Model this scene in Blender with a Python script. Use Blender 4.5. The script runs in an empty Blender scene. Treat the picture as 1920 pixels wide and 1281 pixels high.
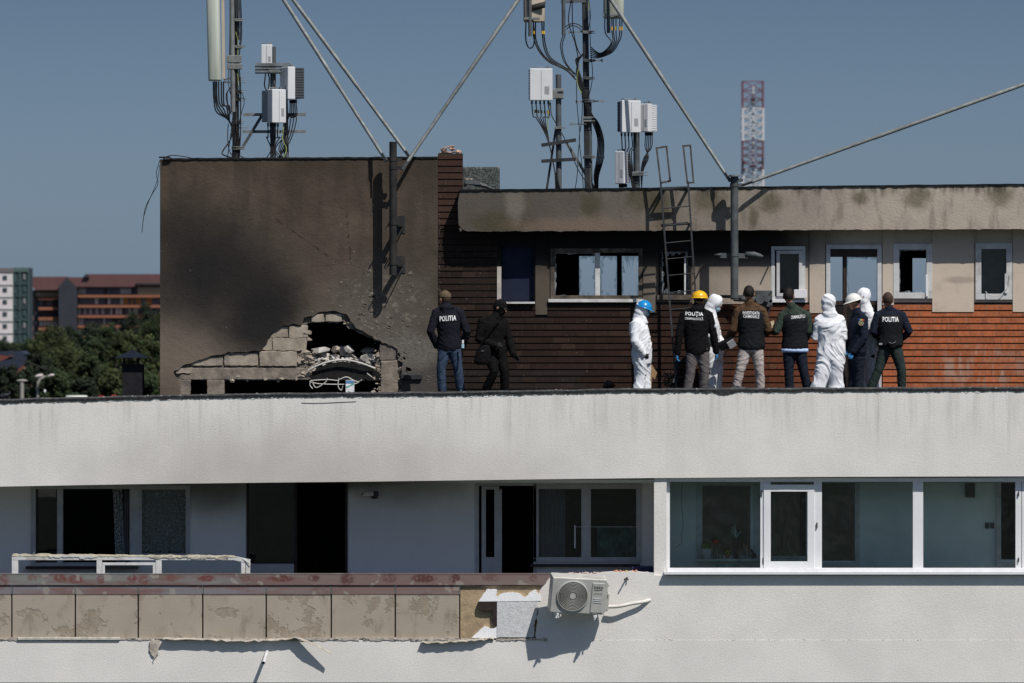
import bpy, bmesh, math, random
from mathutils import Vector, Matrix, noise
from mathutils.bvhtree import BVHTree
random.seed(7)
R = math.radians
scn = bpy.context.scene
COL = scn.collection
# photo measurements: 110 px of the 1920 px photograph are one metre on the facade plane y=0, camera 100 m away
DIST, SC = 100.0, 110.0
def P(px, py, Y=0.0):
    k = (DIST + Y) / DIST / SC
    return Vector(((px - 960) * k, Y, (640.5 - py) * k))
def XX(px, Y=0.0): return (px - 960) * (DIST + Y) / DIST / SC
def ZZ(py, Y=0.0): return (640.5 - py) * (DIST + Y) / DIST / SC
def rnd(a, b): return random.uniform(a, b)

# ---------------------------------------------------------------- objects
def tag(o, label=None, cat=None, group=None, kind=None):
    if label: o['label'] = label
    if cat: o['category'] = cat
    if group: o['group'] = group
    if kind: o['kind'] = kind
    return o
def empty(name, loc, label=None, cat=None, group=None):
    o = bpy.data.objects.new(name, None)
    o.empty_display_size = .2
    o.location = loc
    COL.objects.link(o)
    return tag(o, label, cat, group)
def wmat(o):
    m = Matrix.Translation(o.location) @ o.rotation_euler.to_matrix().to_4x4()
    if o.parent: return wmat(o.parent) @ o.matrix_parent_inverse @ m
    return m
def setpar(o, parent):
    o.parent = parent
    o.matrix_parent_inverse = wmat(parent).inverted()

class MB:
    def __init__(s): s.v = []; s.f = []; s.c = []; s.cur = (1, 1, 1, 1); s.smooth = []; s.sm = False
    def add(s, vs, fs, smooth=None):
        n = len(s.v)
        s.v += [tuple(v) for v in vs]
        for f in fs:
            s.f.append([i + n for i in f]); s.c.append(s.cur); s.smooth.append(s.sm if smooth is None else smooth)
        return s
    def box(s, x0, x1, y0, y1, z0, z1):
        if x0 > x1: x0, x1 = x1, x0
        if y0 > y1: y0, y1 = y1, y0
        if z0 > z1: z0, z1 = z1, z0
        return s.add([(x0,y0,z0),(x1,y0,z0),(x1,y1,z0),(x0,y1,z0),(x0,y0,z1),(x1,y0,z1),(x1,y1,z1),(x0,y1,z1)],
              [(0,3,2,1),(4,5,6,7),(0,1,5,4),(1,2,6,5),(2,3,7,6),(3,0,4,7)], False)
    def pb(s, px0, py0, px1, py1, Y0, Y1):      # box whose front face fills a photo rectangle
        return s.box(XX(px0,Y0), XX(px1,Y0), Y0, Y1, ZZ(py1,Y0), ZZ(py0,Y0))
    def obox(s, c, ax, ay, az):                 # centre and three half-axis vectors
        c, ax, ay, az = Vector(c), Vector(ax), Vector(ay), Vector(az)
        vs = [c+sx*ax+sy*ay+sz*az for sz in (-1,1) for sx,sy in ((-1,-1),(1,-1),(1,1),(-1,1))]
        return s.add(vs, [(0,3,2,1),(4,5,6,7),(0,1,5,4),(1,2,6,5),(2,3,7,6),(3,0,4,7)], False)
    def bar(s, a, b, w, h, up=(0,0,1)):         # rectangular bar
        a, b = Vector(a), Vector(b); d = (b-a); L = d.length; d.normalize()
        u = Vector(up)
        if abs(u.dot(d)) > .95: u = Vector((1,0,0))
        r = d.cross(u).normalized(); u = r.cross(d).normalized()
        return s.obox((a+b)/2, r*w/2, u*h/2, d*L/2)
    def tube(s, pts, r, n=8, caps=True, smooth=True):
        pts = [Vector(p) for p in pts]
        if not isinstance(r, (list, tuple)): r = [r]*len(pts)
        vs = []; ref = None
        for i, p in enumerate(pts):
            d = (pts[min(i+1,len(pts)-1)] - pts[max(i-1,0)])
            if d.length < 1e-9: d = Vector((0,0,1))
            d.normalize()
            if ref is None: ref = Vector((1,0,0)) if abs(d.x) < .9 else Vector((0,0,1))
            u = (ref - d*ref.dot(d))
            if u.length < 1e-4: u = d.orthogonal()
            u.normalize(); ref = u; w = d.cross(u)
            vs += [p + r[i]*(u*math.cos(2*math.pi*k/n) + w*math.sin(2*math.pi*k/n)) for k in range(n)]
        m = len(pts)
        fs = [(i*n+k, i*n+(k+1)%n, (i+1)*n+(k+1)%n, (i+1)*n+k) for i in range(m-1) for k in range(n)]
        s.add(vs, fs, smooth)
        if caps: s.add(vs[:n], [list(range(n-1,-1,-1))], False); s.add(vs[-n:], [list(range(n))], False)
        return s
    def ctube(s, pts, r, n=12):                 # closed manifold tube, rounded ends (for remeshing)
        pts = [Vector(p) for p in pts]
        if not isinstance(r, (list, tuple)): r = [r]*len(pts)
        d0 = (pts[0]-pts[1]).normalized(); d1 = (pts[-1]-pts[-2]).normalized()
        P_ = [pts[0]+d0*r[0]*.75] + pts + [pts[-1]+d1*r[-1]*.75]; R_ = [r[0]*.5]+list(r)+[r[-1]*.5]
        base = len(s.v); vs = []; ref = None; m = len(P_)
        for i, p in enumerate(P_):
            d = (P_[min(i+1,m-1)] - P_[max(i-1,0)]).normalized()
            if ref is None: ref = Vector((1,0,0)) if abs(d.x) < .9 else Vector((0,0,1))
            u = ref - d*ref.dot(d); u.normalize(); ref = u; w = d.cross(u)
            vs += [p + R_[i]*(u*math.cos(2*math.pi*k/n) + w*math.sin(2*math.pi*k/n)) for k in range(n)]
        fs = [(i*n+k, i*n+(k+1)%n, (i+1)*n+(k+1)%n, (i+1)*n+k) for i in range(m-1) for k in range(n)]
        fs += [list(range(n-1,-1,-1)), [(m-1)*n+k for k in range(n)]]
        return s.add(vs, fs, True)
    def rings(s, rs, n=20):                     # rs: (centre, uvec, vvec); closed loft
        vs = []
        for c, u, v in rs:
            vs += [Vector(c) + Vector(u)*math.cos(2*math.pi*k/n) + Vector(v)*math.sin(2*math.pi*k/n) for k in range(n)]
        m = len(rs)
        fs = [(i*n+k, i*n+(k+1)%n, (i+1)*n+(k+1)%n, (i+1)*n+k) for i in range(m-1) for k in range(n)]
        fs += [list(range(n-1,-1,-1)), [(m-1)*n+k for k in range(n)]]
        return s.add(vs, fs, True)
    def ell(s, c, u, v, w, nu=16, nv=10, smooth=True):   # ellipsoid from three axis vectors
        c, u, v, w = Vector(c), Vector(u), Vector(v), Vector(w)
        vs = [c - w]
        for j in range(1, nv):
            a = math.pi*j/nv
            for k in range(nu):
                b = 2*math.pi*k/nu
                vs.append(c - w*math.cos(a) + math.sin(a)*(u*math.cos(b)+v*math.sin(b)))
        vs.append(c + w)
        fs = [(0, 1+(k+1)%nu, 1+k) for k in range(nu)]
        for j in range(nv-2):
            for k in range(nu):
                a = 1+j*nu; fs.append((a+k, a+(k+1)%nu, a+nu+(k+1)%nu, a+nu+k))
        L = len(vs)-1; a = 1+(nv-2)*nu
        fs += [(L, a+k, a+(k+1)%nu) for k in range(nu)]
        return s.add(vs, fs, smooth)
    def cyl(s, c0, c1, r0, r1=None, n=20):
        r1 = r0 if r1 is None else r1
        return s.tube([c0, c1], [r0, r1], n)
    def chunk(s, c, sx, sy, sz, seed, jit=.3):
        rr = random.Random(seed)
        bm = bmesh.new()
        for _ in range(13):
            d = Vector((rr.gauss(0,1), rr.gauss(0,1), rr.gauss(0,1))).normalized()*rr.uniform(.75,1.05); bm.verts.new(d)
        hull = bmesh.ops.convex_hull(bm, input=bm.verts[:])
        for v in [g for g in hull['geom_interior']+hull['geom_unused'] if isinstance(g, bmesh.types.BMVert)]:
            if v.is_valid: bm.verts.remove(v)
        bm.verts.index_update()
        ax = Vector((rr.uniform(-1,1),rr.uniform(-1,1),rr.uniform(-1,1))).normalized()
        q = Matrix.Rotation(rr.uniform(0,6), 3, ax)
        pl = [(Vector((rr.uniform(-1,1),rr.uniform(-1,1),rr.uniform(-1,1))).normalized(), rr.uniform(.32,.7)) for _ in range(11)]
        vs = []
        for v in bm.verts:
            p = q @ v.co
            vs.append(Vector(c)+Vector((p.x*sx, p.y*sy, p.z*sz)))
        fs = [[v.index for v in f.verts] for f in bm.faces]; bm.free()
        return s.add(vs, fs, False)
    def build(s, name, m, parent=None, bevel=0, seg=2, kind=None):
        me = bpy.data.meshes.new(name)
        me.from_pydata(s.v, [], s.f); me.update()
        me.polygons.foreach_set('use_smooth', s.smooth)
        if any(c != (1,1,1,1) for c in s.c):
            a = me.color_attributes.new('Col', 'FLOAT_COLOR', 'CORNER')
            buf = []
            for f, c in zip(s.f, s.c): buf += list(c)*len(f)
            a.data.foreach_set('color', buf)
        o = bpy.data.objects.new(name, me); COL.objects.link(o)
        for mm in (m if isinstance(m, (list, tuple)) else [m]): me.materials.append(mm)
        if parent is not None: setpar(o, parent)
        if bevel:
            b = o.modifiers.new('bevel', 'BEVEL'); b.width = bevel; b.segments = seg; b.limit_method = 'ANGLE'
        if kind: o['kind'] = kind
        return o

def bez(pts, n=8):                               # Catmull-Rom through points
    pts = [Vector(p) for p in pts]; q = [pts[0]*2-pts[1]] + pts + [pts[-1]*2-pts[-2]]; out = []
    for i in range(1, len(q)-2):
        a, b, c, d = q[i-1:i+3]
        for k in range(n):
            t = k/n
            out.append(.5*((2*b)+(c-a)*t+(2*a-5*b+4*c-d)*t*t+(3*b-a-3*c+d)*t**3))
    out.append(pts[-1]); return out

def jag(pts, step=.05, amp=.012, seed=0, closed=True):   # 2D polyline subdivided and roughened
    out = []; n = len(pts)
    for i in range(n if closed else n-1):
        a = Vector(pts[i][:2]); b = Vector(pts[(i+1)%n][:2]); rough = (len(pts[i]) < 3)
        L = (b-a).length; m = max(1, int(L/step)) if rough else 1
        nn = Vector((-(b-a).y, (b-a).x)).normalized() if L > 0 else Vector((0,0))
        for k in range(m):
            t = k/m; p = a.lerp(b, t)
            if rough and (k or True):
                p += nn*amp*(noise.noise(Vector((p.x*9+seed, p.y*9, seed)))*1.6 + noise.noise(Vector((p.x*31+seed, p.y*31, seed)))*1.0)
            out.append(p)
    if not closed: out.append(Vector(pts[-1][:2]))
    return out

def plate(name, loops, Y0, Y1, m, parent=None, bevel=0):  # polygon (with holes) in the XZ plane extruded in Y
    bm = bmesh.new(); 
    for lp in loops:
        vs = [bm.verts.new((p[0], Y0, p[1])) for p in lp]
        for i in range(len(vs)): bm.edges.new((vs[i], vs[(i+1)%len(vs)]))
    bmesh.ops.triangle_fill(bm, use_beauty=True, use_dissolve=False, edges=bm.edges[:], normal=(0,-1,0))
    for f in bm.faces:
        if f.normal.y > 0: f.normal_flip()
    fs = bm.faces[:]
    r = bmesh.ops.extrude_face_region(bm, geom=fs, use_keep_orig=True)
    for v in [g for g in r['geom'] if isinstance(g, bmesh.types.BMVert)]: v.co.y = Y1
    bmesh.ops.recalc_face_normals(bm, faces=bm.faces[:])
    me = bpy.data.meshes.new(name); bm.to_mesh(me); bm.free(); me.materials.append(m)
    o = bpy.data.objects.new(name, me); COL.objects.link(o)
    if parent is not None: setpar(o, parent)
    return o

def bake(o):
    bpy.context.view_layer.update()
    dg = bpy.context.evaluated_depsgraph_get()
    me = bpy.data.meshes.new_from_object(o.evaluated_get(dg))
    o.modifiers.clear(); o.data = me
    return me

def text_mesh(body, size, bold=0.0, align='CENTER'):
    cu = bpy.data.curves.new('lettering', 'FONT'); cu.body = body; cu.size = size; cu.offset = bold*size
    cu.align_x = align; cu.align_y = 'CENTER'; cu.space_line = .8; cu.space_character = 1.12; cu.resolution_u = 3
    o = bpy.data.objects.new('lettering', cu); COL.objects.link(o)
    bpy.context.view_layer.update()
    me = bpy.data.meshes.new_from_object(o.evaluated_get(bpy.context.evaluated_depsgraph_get()))
    bpy.data.objects.remove(o)
    bm = bmesh.new(); bm.from_mesh(me)
    bmesh.ops.subdivide_edges(bm, edges=[e for e in bm.edges if e.calc_length() > size*.3], cuts=2)
    bmesh.ops.triangulate(bm, faces=bm.faces[:])
    vs = [v.co.copy() for v in bm.verts]; fs = [[v.index for v in f.verts] for f in bm.faces]; bm.free()
    return vs, fs

# ---------------------------------------------------------------- materials
class MT:
    def __init__(s, name, rough=.85, metal=0, spec=.3):
        s.m = bpy.data.materials.new(name); s.m.use_nodes = True
        s.nt = s.m.node_tree; s.bsdf = s.nt.nodes['Principled BSDF']
        s.bsdf.inputs['Roughness'].default_value = rough; s.bsdf.inputs['Metallic'].default_value = metal
        s.bsdf.inputs['Specular IOR Level'].default_value = spec
        s.tc = s.nt.nodes.new('ShaderNodeTexCoord'); s.co = s.tc.outputs['Object']
        s.sep = None
    def n(s, t, **k):
        x = s.nt.nodes.new(t)
        for a, b in k.items(): setattr(x, a, b)
        return x
    def set(s, inp, v):
        if hasattr(v, 'links') or isinstance(v, bpy.types.NodeSocket): s.nt.links.new(v, inp)
        elif isinstance(v, (tuple, list)) and len(v) == 3 and inp.type == 'RGBA': inp.default_value = (*v, 1)
        else: inp.default_value = v
    def vscale(s, sc, off=(0,0,0)):
        x = s.n('ShaderNodeMapping'); s.set(x.inputs['Vector'], s.co); x.inputs['Scale'].default_value = sc; x.inputs['Location'].default_value = off
        return x.outputs[0]
    def noise(s, scale=5, detail=4, rough=.55, vec=None, dist=0):
        x = s.n('ShaderNodeTexNoise'); s.set(x.inputs['Vector'], vec or s.co)
        x.inputs['Scale'].default_value = scale; x.inputs['Detail'].default_value = detail; x.inputs['Roughness'].default_value = rough
        x.inputs['Distortion'].default_value = dist
        return x.outputs['Fac']
    def vor(s, scale=5, vec=None, out='Distance', feat='F1'):
        x = s.n('ShaderNodeTexVoronoi', feature=feat); s.set(x.inputs['Vector'], vec or s.co); x.inputs['Scale'].default_value = scale
        return x.outputs[out]
    def mr(s, v, a, b, c=0, d=1, smooth=True):
        x = s.n('ShaderNodeMapRange', interpolation_type='SMOOTHSTEP' if smooth else 'LINEAR')
        s.set(x.inputs[0], v); x.inputs[1].default_value = a; x.inputs[2].default_value = b; x.inputs[3].default_value = c; x.inputs[4].default_value = d
        return x.outputs[0]
    def math(s, op, a, b=0, clamp=False):
        x = s.n('ShaderNodeMath', operation=op, use_clamp=clamp); s.set(x.inputs[0], a); s.set(x.inputs[1], b); return x.outputs[0]
    def mul(s, *a):
        r = a[0]
        for b in a[1:]: r = s.math('MULTIPLY', r, b)
        return r
    def mx(s, a, b): return s.math('MAXIMUM', a, b)
    def mix(s, f, a, b, bt='MIX'):
        x = s.n('ShaderNodeMix', data_type='RGBA', blend_type=bt); s.set(x.inputs[0], f); s.set(x.inputs[6], a); s.set(x.inputs[7], b); return x.outputs[2]
    def xyz(s, i):
        if s.sep is None: s.sep = s.n('ShaderNodeSeparateXYZ'); s.set(s.sep.inputs[0], s.co)
        return s.sep.outputs[i]
    def blob(s, px, py, rx, rz, Y=2.2, wob=.5, sc=1.6, edge=.5):   # soft irregular patch centred on a wall spot; radii in metres
        dx = s.math('DIVIDE', s.math('SUBTRACT', s.xyz(0), XX(px,Y)), rx)
        dz = s.math('DIVIDE', s.math('SUBTRACT', s.xyz(2), ZZ(py,Y)), rz)
        d = s.math('SQRT', s.math('ADD', s.math('MULTIPLY', dx, dx), s.math('MULTIPLY', dz, dz)))
        d = s.math('ADD', d, s.math('MULTIPLY', s.math('SUBTRACT', s.noise(sc, 5), .5), wob*2))
        return s.mr(d, 1-edge, 1+edge, 1, 0)
    def color(s, v): s.set(s.bsdf.inputs['Base Color'], v); return s
    def rough(s, v): s.set(s.bsdf.inputs['Roughness'], v); return s
    def bump(s, h, strength=.5, dist=.01):
        x = s.n('ShaderNodeBump'); s.set(x.inputs['Height'], h); x.inputs['Strength'].default_value = strength; x.inputs['Distance'].default_value = dist
        s.set(s.bsdf.inputs['Normal'], x.outputs[0]); return s
    def attr(s, name='Col'):
        x = s.n('ShaderNodeAttribute', attribute_name=name); return x.outputs['Color']

def simple(name, col, rough=.7, metal=0, spec=.3, var=.2, sc=8, bump=0, bs=40, dirt=None):
    t = MT(name, rough, metal, spec)
    a = tuple(c*(1-var) for c in col); b = tuple(min(1,c*(1+var)) for c in col)
    c = t.mix(t.mr(t.noise(sc, 5), .3, .7), a, b)
    if dirt: c = t.mix(t.mr(t.noise(sc*.6, 6, .65), .5, .72, 0, .8), c, dirt)
    t.color(c)
    t.rough(t.mr(t.noise(sc*2.3, 3), .3, .7, max(.02, rough-.1), min(1, rough+.1)))
    if bump: t.bump(t.noise(bs, 4), bump, .01)
    return t.m
M = {}
def stucco(name, base, streak=True, soot=True):
    t = MT(name, .92, 0, .15)
    g = t.noise(38, 5, .65); g2 = t.noise(110, 2)
    big = t.noise(.8, 5, .6)
    c = t.mix(t.mr(big, .35, .65), tuple(x*.945 for x in base), tuple(x*1.04 for x in base))
    c = t.mix(t.mr(g, .3, .7, 0, .25), c, tuple(x*.6 for x in base))
    if streak:
        st = t.noise(7, 4, .6, t.vscale((1, 1, .07)))
        top = t.mr(t.math('ADD', t.xyz(2), t.mul(t.math('SUBTRACT', t.noise(5, 4, .6, t.vscale((1,1,.05))), .5), 1.6)), -2.0, -1.0, 0, 1)
        c = t.mix(t.mul(t.mr(st, .48, .70), top, .20), c, (.20, .185, .16))
        c = t.mix(t.mul(t.mr(t.noise(22, 3, .6, t.vscale((1,1,.05))), .56, .68), top, .15), c, (.16, .15, .14))
    if soot:
        s1 = t.mul(t.blob(560, 905, 3.1, .85, 0, .45, 1.2, .75), .36)
        c = t.mix(s1, c, (.16, .13, .11))
        s2 = t.mul(t.blob(1010, 905, 1.5, .5, 0, .45, 1.5, .8), .10)
        c = t.mix(s2, c, (.2, .17, .15))
    t.color(c)
    h = t.math('ADD', g, t.mul(g2, .4))
    t.bump(h, .34, .016)
    return t.m
M['stucco'] = stucco('white_stucco', (.765, .745, .712))
M['stucco_in'] = (lambda t: (t.color(t.mix(t.mul(t.mx(t.mx(t.blob(400, 905, .9, .5, 1.4, .4, 2, .7), t.mul(t.blob(770, 905, .9, .35, 1.4, .5, 2, .7), .6)), t.blob(600, 898, 2.2, .2, 1.4, .4, 2, .6)), .75), t.mix(t.noise(3, 4), (.68, .68, .67), (.76, .76, .75)), (.06, .055, .05))), t.bump(t.noise(50, 4), .2, .006), t.m)[-1])(MT('loggia_plaster', .9))  # white plaster with soot smudges below the ceiling

def tower():
    t = MT('sooty_render', .9, 0, .15)
    n1 = t.noise(1.1, 6, .6); n2 = t.noise(9, 6, .65)
    vs = t.noise(3.2, 5, .6, t.vscale((1, 1, .16)))
    c = t.mix(t.mr(n1, .3, .7), (.066, .050, .038), (.108, .084, .064))
    c = t.mix(t.mul(t.mr(vs, .45, .7), .55), c, (.042, .034, .029))
    # pale lower-left, lower middle
    c = t.mix(t.mul(t.blob(350, 650, 1.0, .8, 2.2, .4, 1.4, .7), .75), c, (.19, .155, .125))
    c = t.mix(t.mul(t.blob(640, 640, 1.5, .5, 2.2, .5, 1.8, .7), .55), c, (.135, .12, .10))
    c = t.mix(t.mul(t.blob(470, 500, 1.8, .5, 2.2, .6, 1.3, .8), .35), c, (.12, .098, .08))
    # dark smoke stains
    c = t.mix(t.mul(t.blob(390, 510, 1.15, .95, 2.2, .5, .9, .75), .93), c, (.014, .014, .015))
    c = t.mix(t.mul(t.blob(490, 595, .7, .75, 2.2, .6, 1.2, .7), .92), c, (.014, .014, .015))
    c = t.mix(t.mul(t.blob(330, 420, .5, .6, 2.2, .5, 1.3, .8), .5), c, (.02, .018, .017))
    c = t.mix(t.mul(t.blob(790, 520, .8, 2.0, 2.2, .4, 1.1, .8), .35), c, (.035, .032, .03))
    c = t.mix(t.mul(t.blob(560, 300, 3.4, .35, 2.2, .5, 2.3, .8), .35), c, (.03, .024, .018))
    c = t.mix(t.mul(t.blob(715, 585, .95, .8, 2.2, .6, 2.5, .6), .55), c, t.mix(t.noise(9, 6, .7), (.085,.075,.063), (.19,.17,.145)))
    fl_ = t.mul(t.mr(t.noise(9, 7, .65), .585, .60), t.blob(715, 600, .8, .7, 2.2, .4, 2, .4))
    c = t.mix(t.mul(fl_, .7), c, (.20,.175,.145))
    # brown/grey tops and bare grey patch lower right
    c = t.mix(t.mul(t.blob(770, 665, .55, .32, 2.2, .7, 4, .4), .75), c, t.mix(t.noise(14, 4, .6, t.vscale((1.4, 1, .6))), (.07, .066, .06), (.24, .225, .205)))
    c = t.mix(t.mul(t.blob(780, 715, .6, .25, 2.2, .5, 3, .5), .7), c, (.075, .073, .07))
    # pale drips near the top right
    dr = t.mul(t.mr(t.noise(26, 3, .5, t.vscale((1, 1, .07))), .70, .745), t.mr(t.noise(2.1, 3), .46, .6), t.blob(700, 380, 1.9, 1.1, 2.2, .3, 2, .5))
    c = t.mix(t.mul(dr, .8), c, (.36, .33, .28))
    # chips
    reg = t.mx(t.blob(715, 590, 1.0, .95, 2.2, .3, 2, .6), t.mul(t.blob(620, 500, 3, 2, 2.2, .3, 2, .3), .25))
    vv = t.vor(5.2, t.vscale((1.1, 1, .8)))
    sel = t.mr(t.noise(3.1, 3), .50, .60)
    chip = t.mul(t.mr(t.math('ADD', vv, t.mul(t.noise(30, 3), .14)), .13, .24, 1, 0), reg, sel)
    c = t.mix(t.mul(chip, t.mr(n2, .35, .6), .95), c, (.30, .27, .235))
    # fine scratches
    scr = t.mul(t.mr(t.noise(40, 4, .7, t.vscale((.6, 1, 1.6))), .62, .69), reg, .7)
    c = t.mix(scr, c, (.26, .24, .21))
    # crack
    cr = t.vor(.9, t.vscale((.5, 1, 1.6), (.3, 0, .15)), 'Distance', 'DISTANCE_TO_EDGE')
    crn = t.mul(t.mr(t.math('ADD', cr, t.mul(t.math('SUBTRACT', t.noise(14, 4), .5), .05)), .0, .006, 1, 0), .55, t.blob(610, 450, 1.6, .6, 2.2, .4, 2, .5))
    c = t.mix(crn, c, (.01, .01, .01))
    t.color(c)
    h = t.math('ADD', t.mul(n2, .7), t.mul(t.noise(45, 4), .35))
    h = t.math('SUBTRACT', h, t.mul(chip, 1.4))
    t.bump(h, .6, .025)
    return t.m
M['tower'] = tower()

def fascia():
    t = MT('stained_fascia_plaster', .9, 0, .15)
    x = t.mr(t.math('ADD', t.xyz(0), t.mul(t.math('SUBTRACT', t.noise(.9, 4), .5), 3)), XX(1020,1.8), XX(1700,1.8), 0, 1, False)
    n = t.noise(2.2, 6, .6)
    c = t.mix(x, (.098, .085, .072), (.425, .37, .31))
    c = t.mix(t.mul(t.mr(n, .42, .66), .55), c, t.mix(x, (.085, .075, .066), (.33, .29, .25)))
    c = t.mix(t.mul(t.mr(t.noise(5, 5, .6, t.vscale((1,1,.25))), .5, .68), .4), c, (.10, .085, .065))
    for px, py, rx, rz in ((1108,385,.16,.22),(1210,375,.35,.22),(1240,390,.18,.35),(1330,375,.3,.22),(1412,405,.08,.20),(1445,380,.22,.16),(1612,370,.14,.12),(1720,370,.22,.2),(1875,365,.22,.2),(940,420,.5,.2)):
        c = t.mix(t.mul(t.blob(px, py, rx, rz, 1.8, .75, 6, .6), .62), c, (.055, .048, .022))
    c = t.mix(t.mul(t.blob(1095, 425, 1.1, .16, 1.8, .6, 4, .6), .6), c, (.20, .145, .11))
    c = t.mix(t.mul(t.blob(965, 380, .16, .33, 1.8, .5, 5, .5), .6), c, (.20, .18, .15))
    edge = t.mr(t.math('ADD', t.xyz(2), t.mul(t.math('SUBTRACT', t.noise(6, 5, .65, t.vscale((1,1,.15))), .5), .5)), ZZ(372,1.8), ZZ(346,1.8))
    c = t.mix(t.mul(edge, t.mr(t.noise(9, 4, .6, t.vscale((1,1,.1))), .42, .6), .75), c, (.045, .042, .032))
    t.color(c); t.bump(t.math('ADD', t.noise(30, 5, .6), t.mul(t.noise(4, 3), .6)), .35, .02)
    return t.m
M['fascia'] = fascia()

def wallplaster():
    t = MT('penthouse_plaster', .9, 0, .15)
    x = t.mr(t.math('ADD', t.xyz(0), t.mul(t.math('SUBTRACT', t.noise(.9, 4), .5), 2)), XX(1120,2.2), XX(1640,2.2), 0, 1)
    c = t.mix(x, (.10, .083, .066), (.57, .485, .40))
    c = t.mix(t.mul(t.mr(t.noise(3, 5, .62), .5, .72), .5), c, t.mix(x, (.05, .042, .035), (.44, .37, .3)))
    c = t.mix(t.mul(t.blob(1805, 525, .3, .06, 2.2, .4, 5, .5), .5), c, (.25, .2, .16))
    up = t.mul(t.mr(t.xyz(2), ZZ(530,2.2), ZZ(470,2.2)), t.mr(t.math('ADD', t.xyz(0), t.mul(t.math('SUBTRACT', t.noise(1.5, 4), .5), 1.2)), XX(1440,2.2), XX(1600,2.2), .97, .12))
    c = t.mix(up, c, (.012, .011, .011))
    t.color(c); t.bump(t.noise(25, 4), .25, .01)
    return t.m
M['plaster'] = wallplaster()

def brick():
    t = MT('glazed_brick', .75, 0, .15)
    a = t.attr()
    c = t.mix(t.mr(t.noise(18, 4), .3, .7, 0, .6), a, t.mix(.5, a, (.02, .012, .01)))
    st = t.mul(t.blob(1830, 690, .75, .35, 2.2, .5, 3, .5), t.mr(t.noise(7, 5, .6, t.vscale((1,1,.3))), .45, .62), .6)
    c = t.mix(st, c, (.42, .33, .27))
    c = t.mix(t.mul(t.blob(1700, 610, 1.6, .3, 2.2, .5, 3, .5), t.mr(t.noise(8, 5, .6, t.vscale((1,1,.3))), .55, .7), .3), c, (.40, .25, .18))
    c = t.mix(t.mul(t.mr(t.noise(60, 2, .5, t.vscale((1,1,.3))), .7, .76), .5), c, (.3, .26, .22))
    t.color(c); t.bump(t.noise(40, 3), .25, .006)
    return t.m
M['brick'] = brick()
M['mortar_dark'] = simple('dark_recessed_mortar', (.03, .026, .023), .95)
M['mortar'] = simple('pale_joint_mortar', (.13, .11, .09), .95, var=.4)
M['block'] = simple('aerated_concrete_block', (.33, .285, .23), .95, var=.25, sc=5, bump=.5, bs=26, dirt=(.13,.12,.1))
M['blockpale'] = simple('broken_block', (.46, .44, .41), .95, var=.15, sc=6, bump=.6, bs=22)
M['concrete'] = simple('rough_concrete', (.22, .19, .155), .95, var=.25, sc=6, bump=.9, bs=24, dirt=(.1,.09,.08))
M['soot'] = simple('soot_and_shade_black', (.010, .010, .010), .95, var=.4)  # sooty parts, also black fill where only shade falls
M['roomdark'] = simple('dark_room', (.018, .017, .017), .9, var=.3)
M['membrane'] = simple('bitumen_membrane', (.045, .045, .048), .75, var=.35, sc=14, bump=.6, bs=20, dirt=(.12,.12,.12))
M['membrane2'] = simple('bitumen_edge', (.02, .02, .022), .8, var=.35, sc=14, bump=.6, bs=20)
M['gravel'] = simple('roof_felt', (.05, .049, .047), .9, var=.3, sc=20)
M['pvc'] = simple('white_pvc', (.74, .745, .76), .35, var=.04, sc=3, spec=.5)
M['pvc_old'] = simple('dusty_white_pvc', (.60, .60, .60), .5, var=.1, sc=6, dirt=(.35,.33,.3))
M['pvc_soot'] = simple('sooty_pvc', (.075, .062, .05), .8, var=.4, sc=5, dirt=(.2,.17,.13))
M['greywood'] = simple('grey_window_paint', (.42, .43, .44), .6, var=.1, sc=5)
M['brownwood'] = simple('dark_brown_wood', (.03, .02, .018), .6)
M['panel'] = (lambda t: (t.color(t.mix(t.mul(t.mr(t.noise(1.9, 7, .62), .555, .575), t.mr(t.noise(11, 4), .35, .6, .35, .8)), t.mix(t.mul(t.mr(t.noise(4, 6, .6, t.vscale((1,1,.45))), .5, .72), .6), t.mix(t.noise(2, 4), (.315, .275, .222), (.41, .365, .305)), (.18, .145, .105)), (.262, .215, .165))), t.bump(t.math('ADD', t.mul(t.mr(t.noise(1.9, 7, .62), .555, .575, 1, 0), 1.2), t.mul(t.noise(34, 4), .5)), .5, .012), t.m)[-1])(MT('weathered_beige_render', .92, 0, .15))
M['yellowrender'] = simple('yellow_beige_render', (.34, .26, .165), .95, var=.2, sc=7, bump=.8, bs=30)
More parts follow.
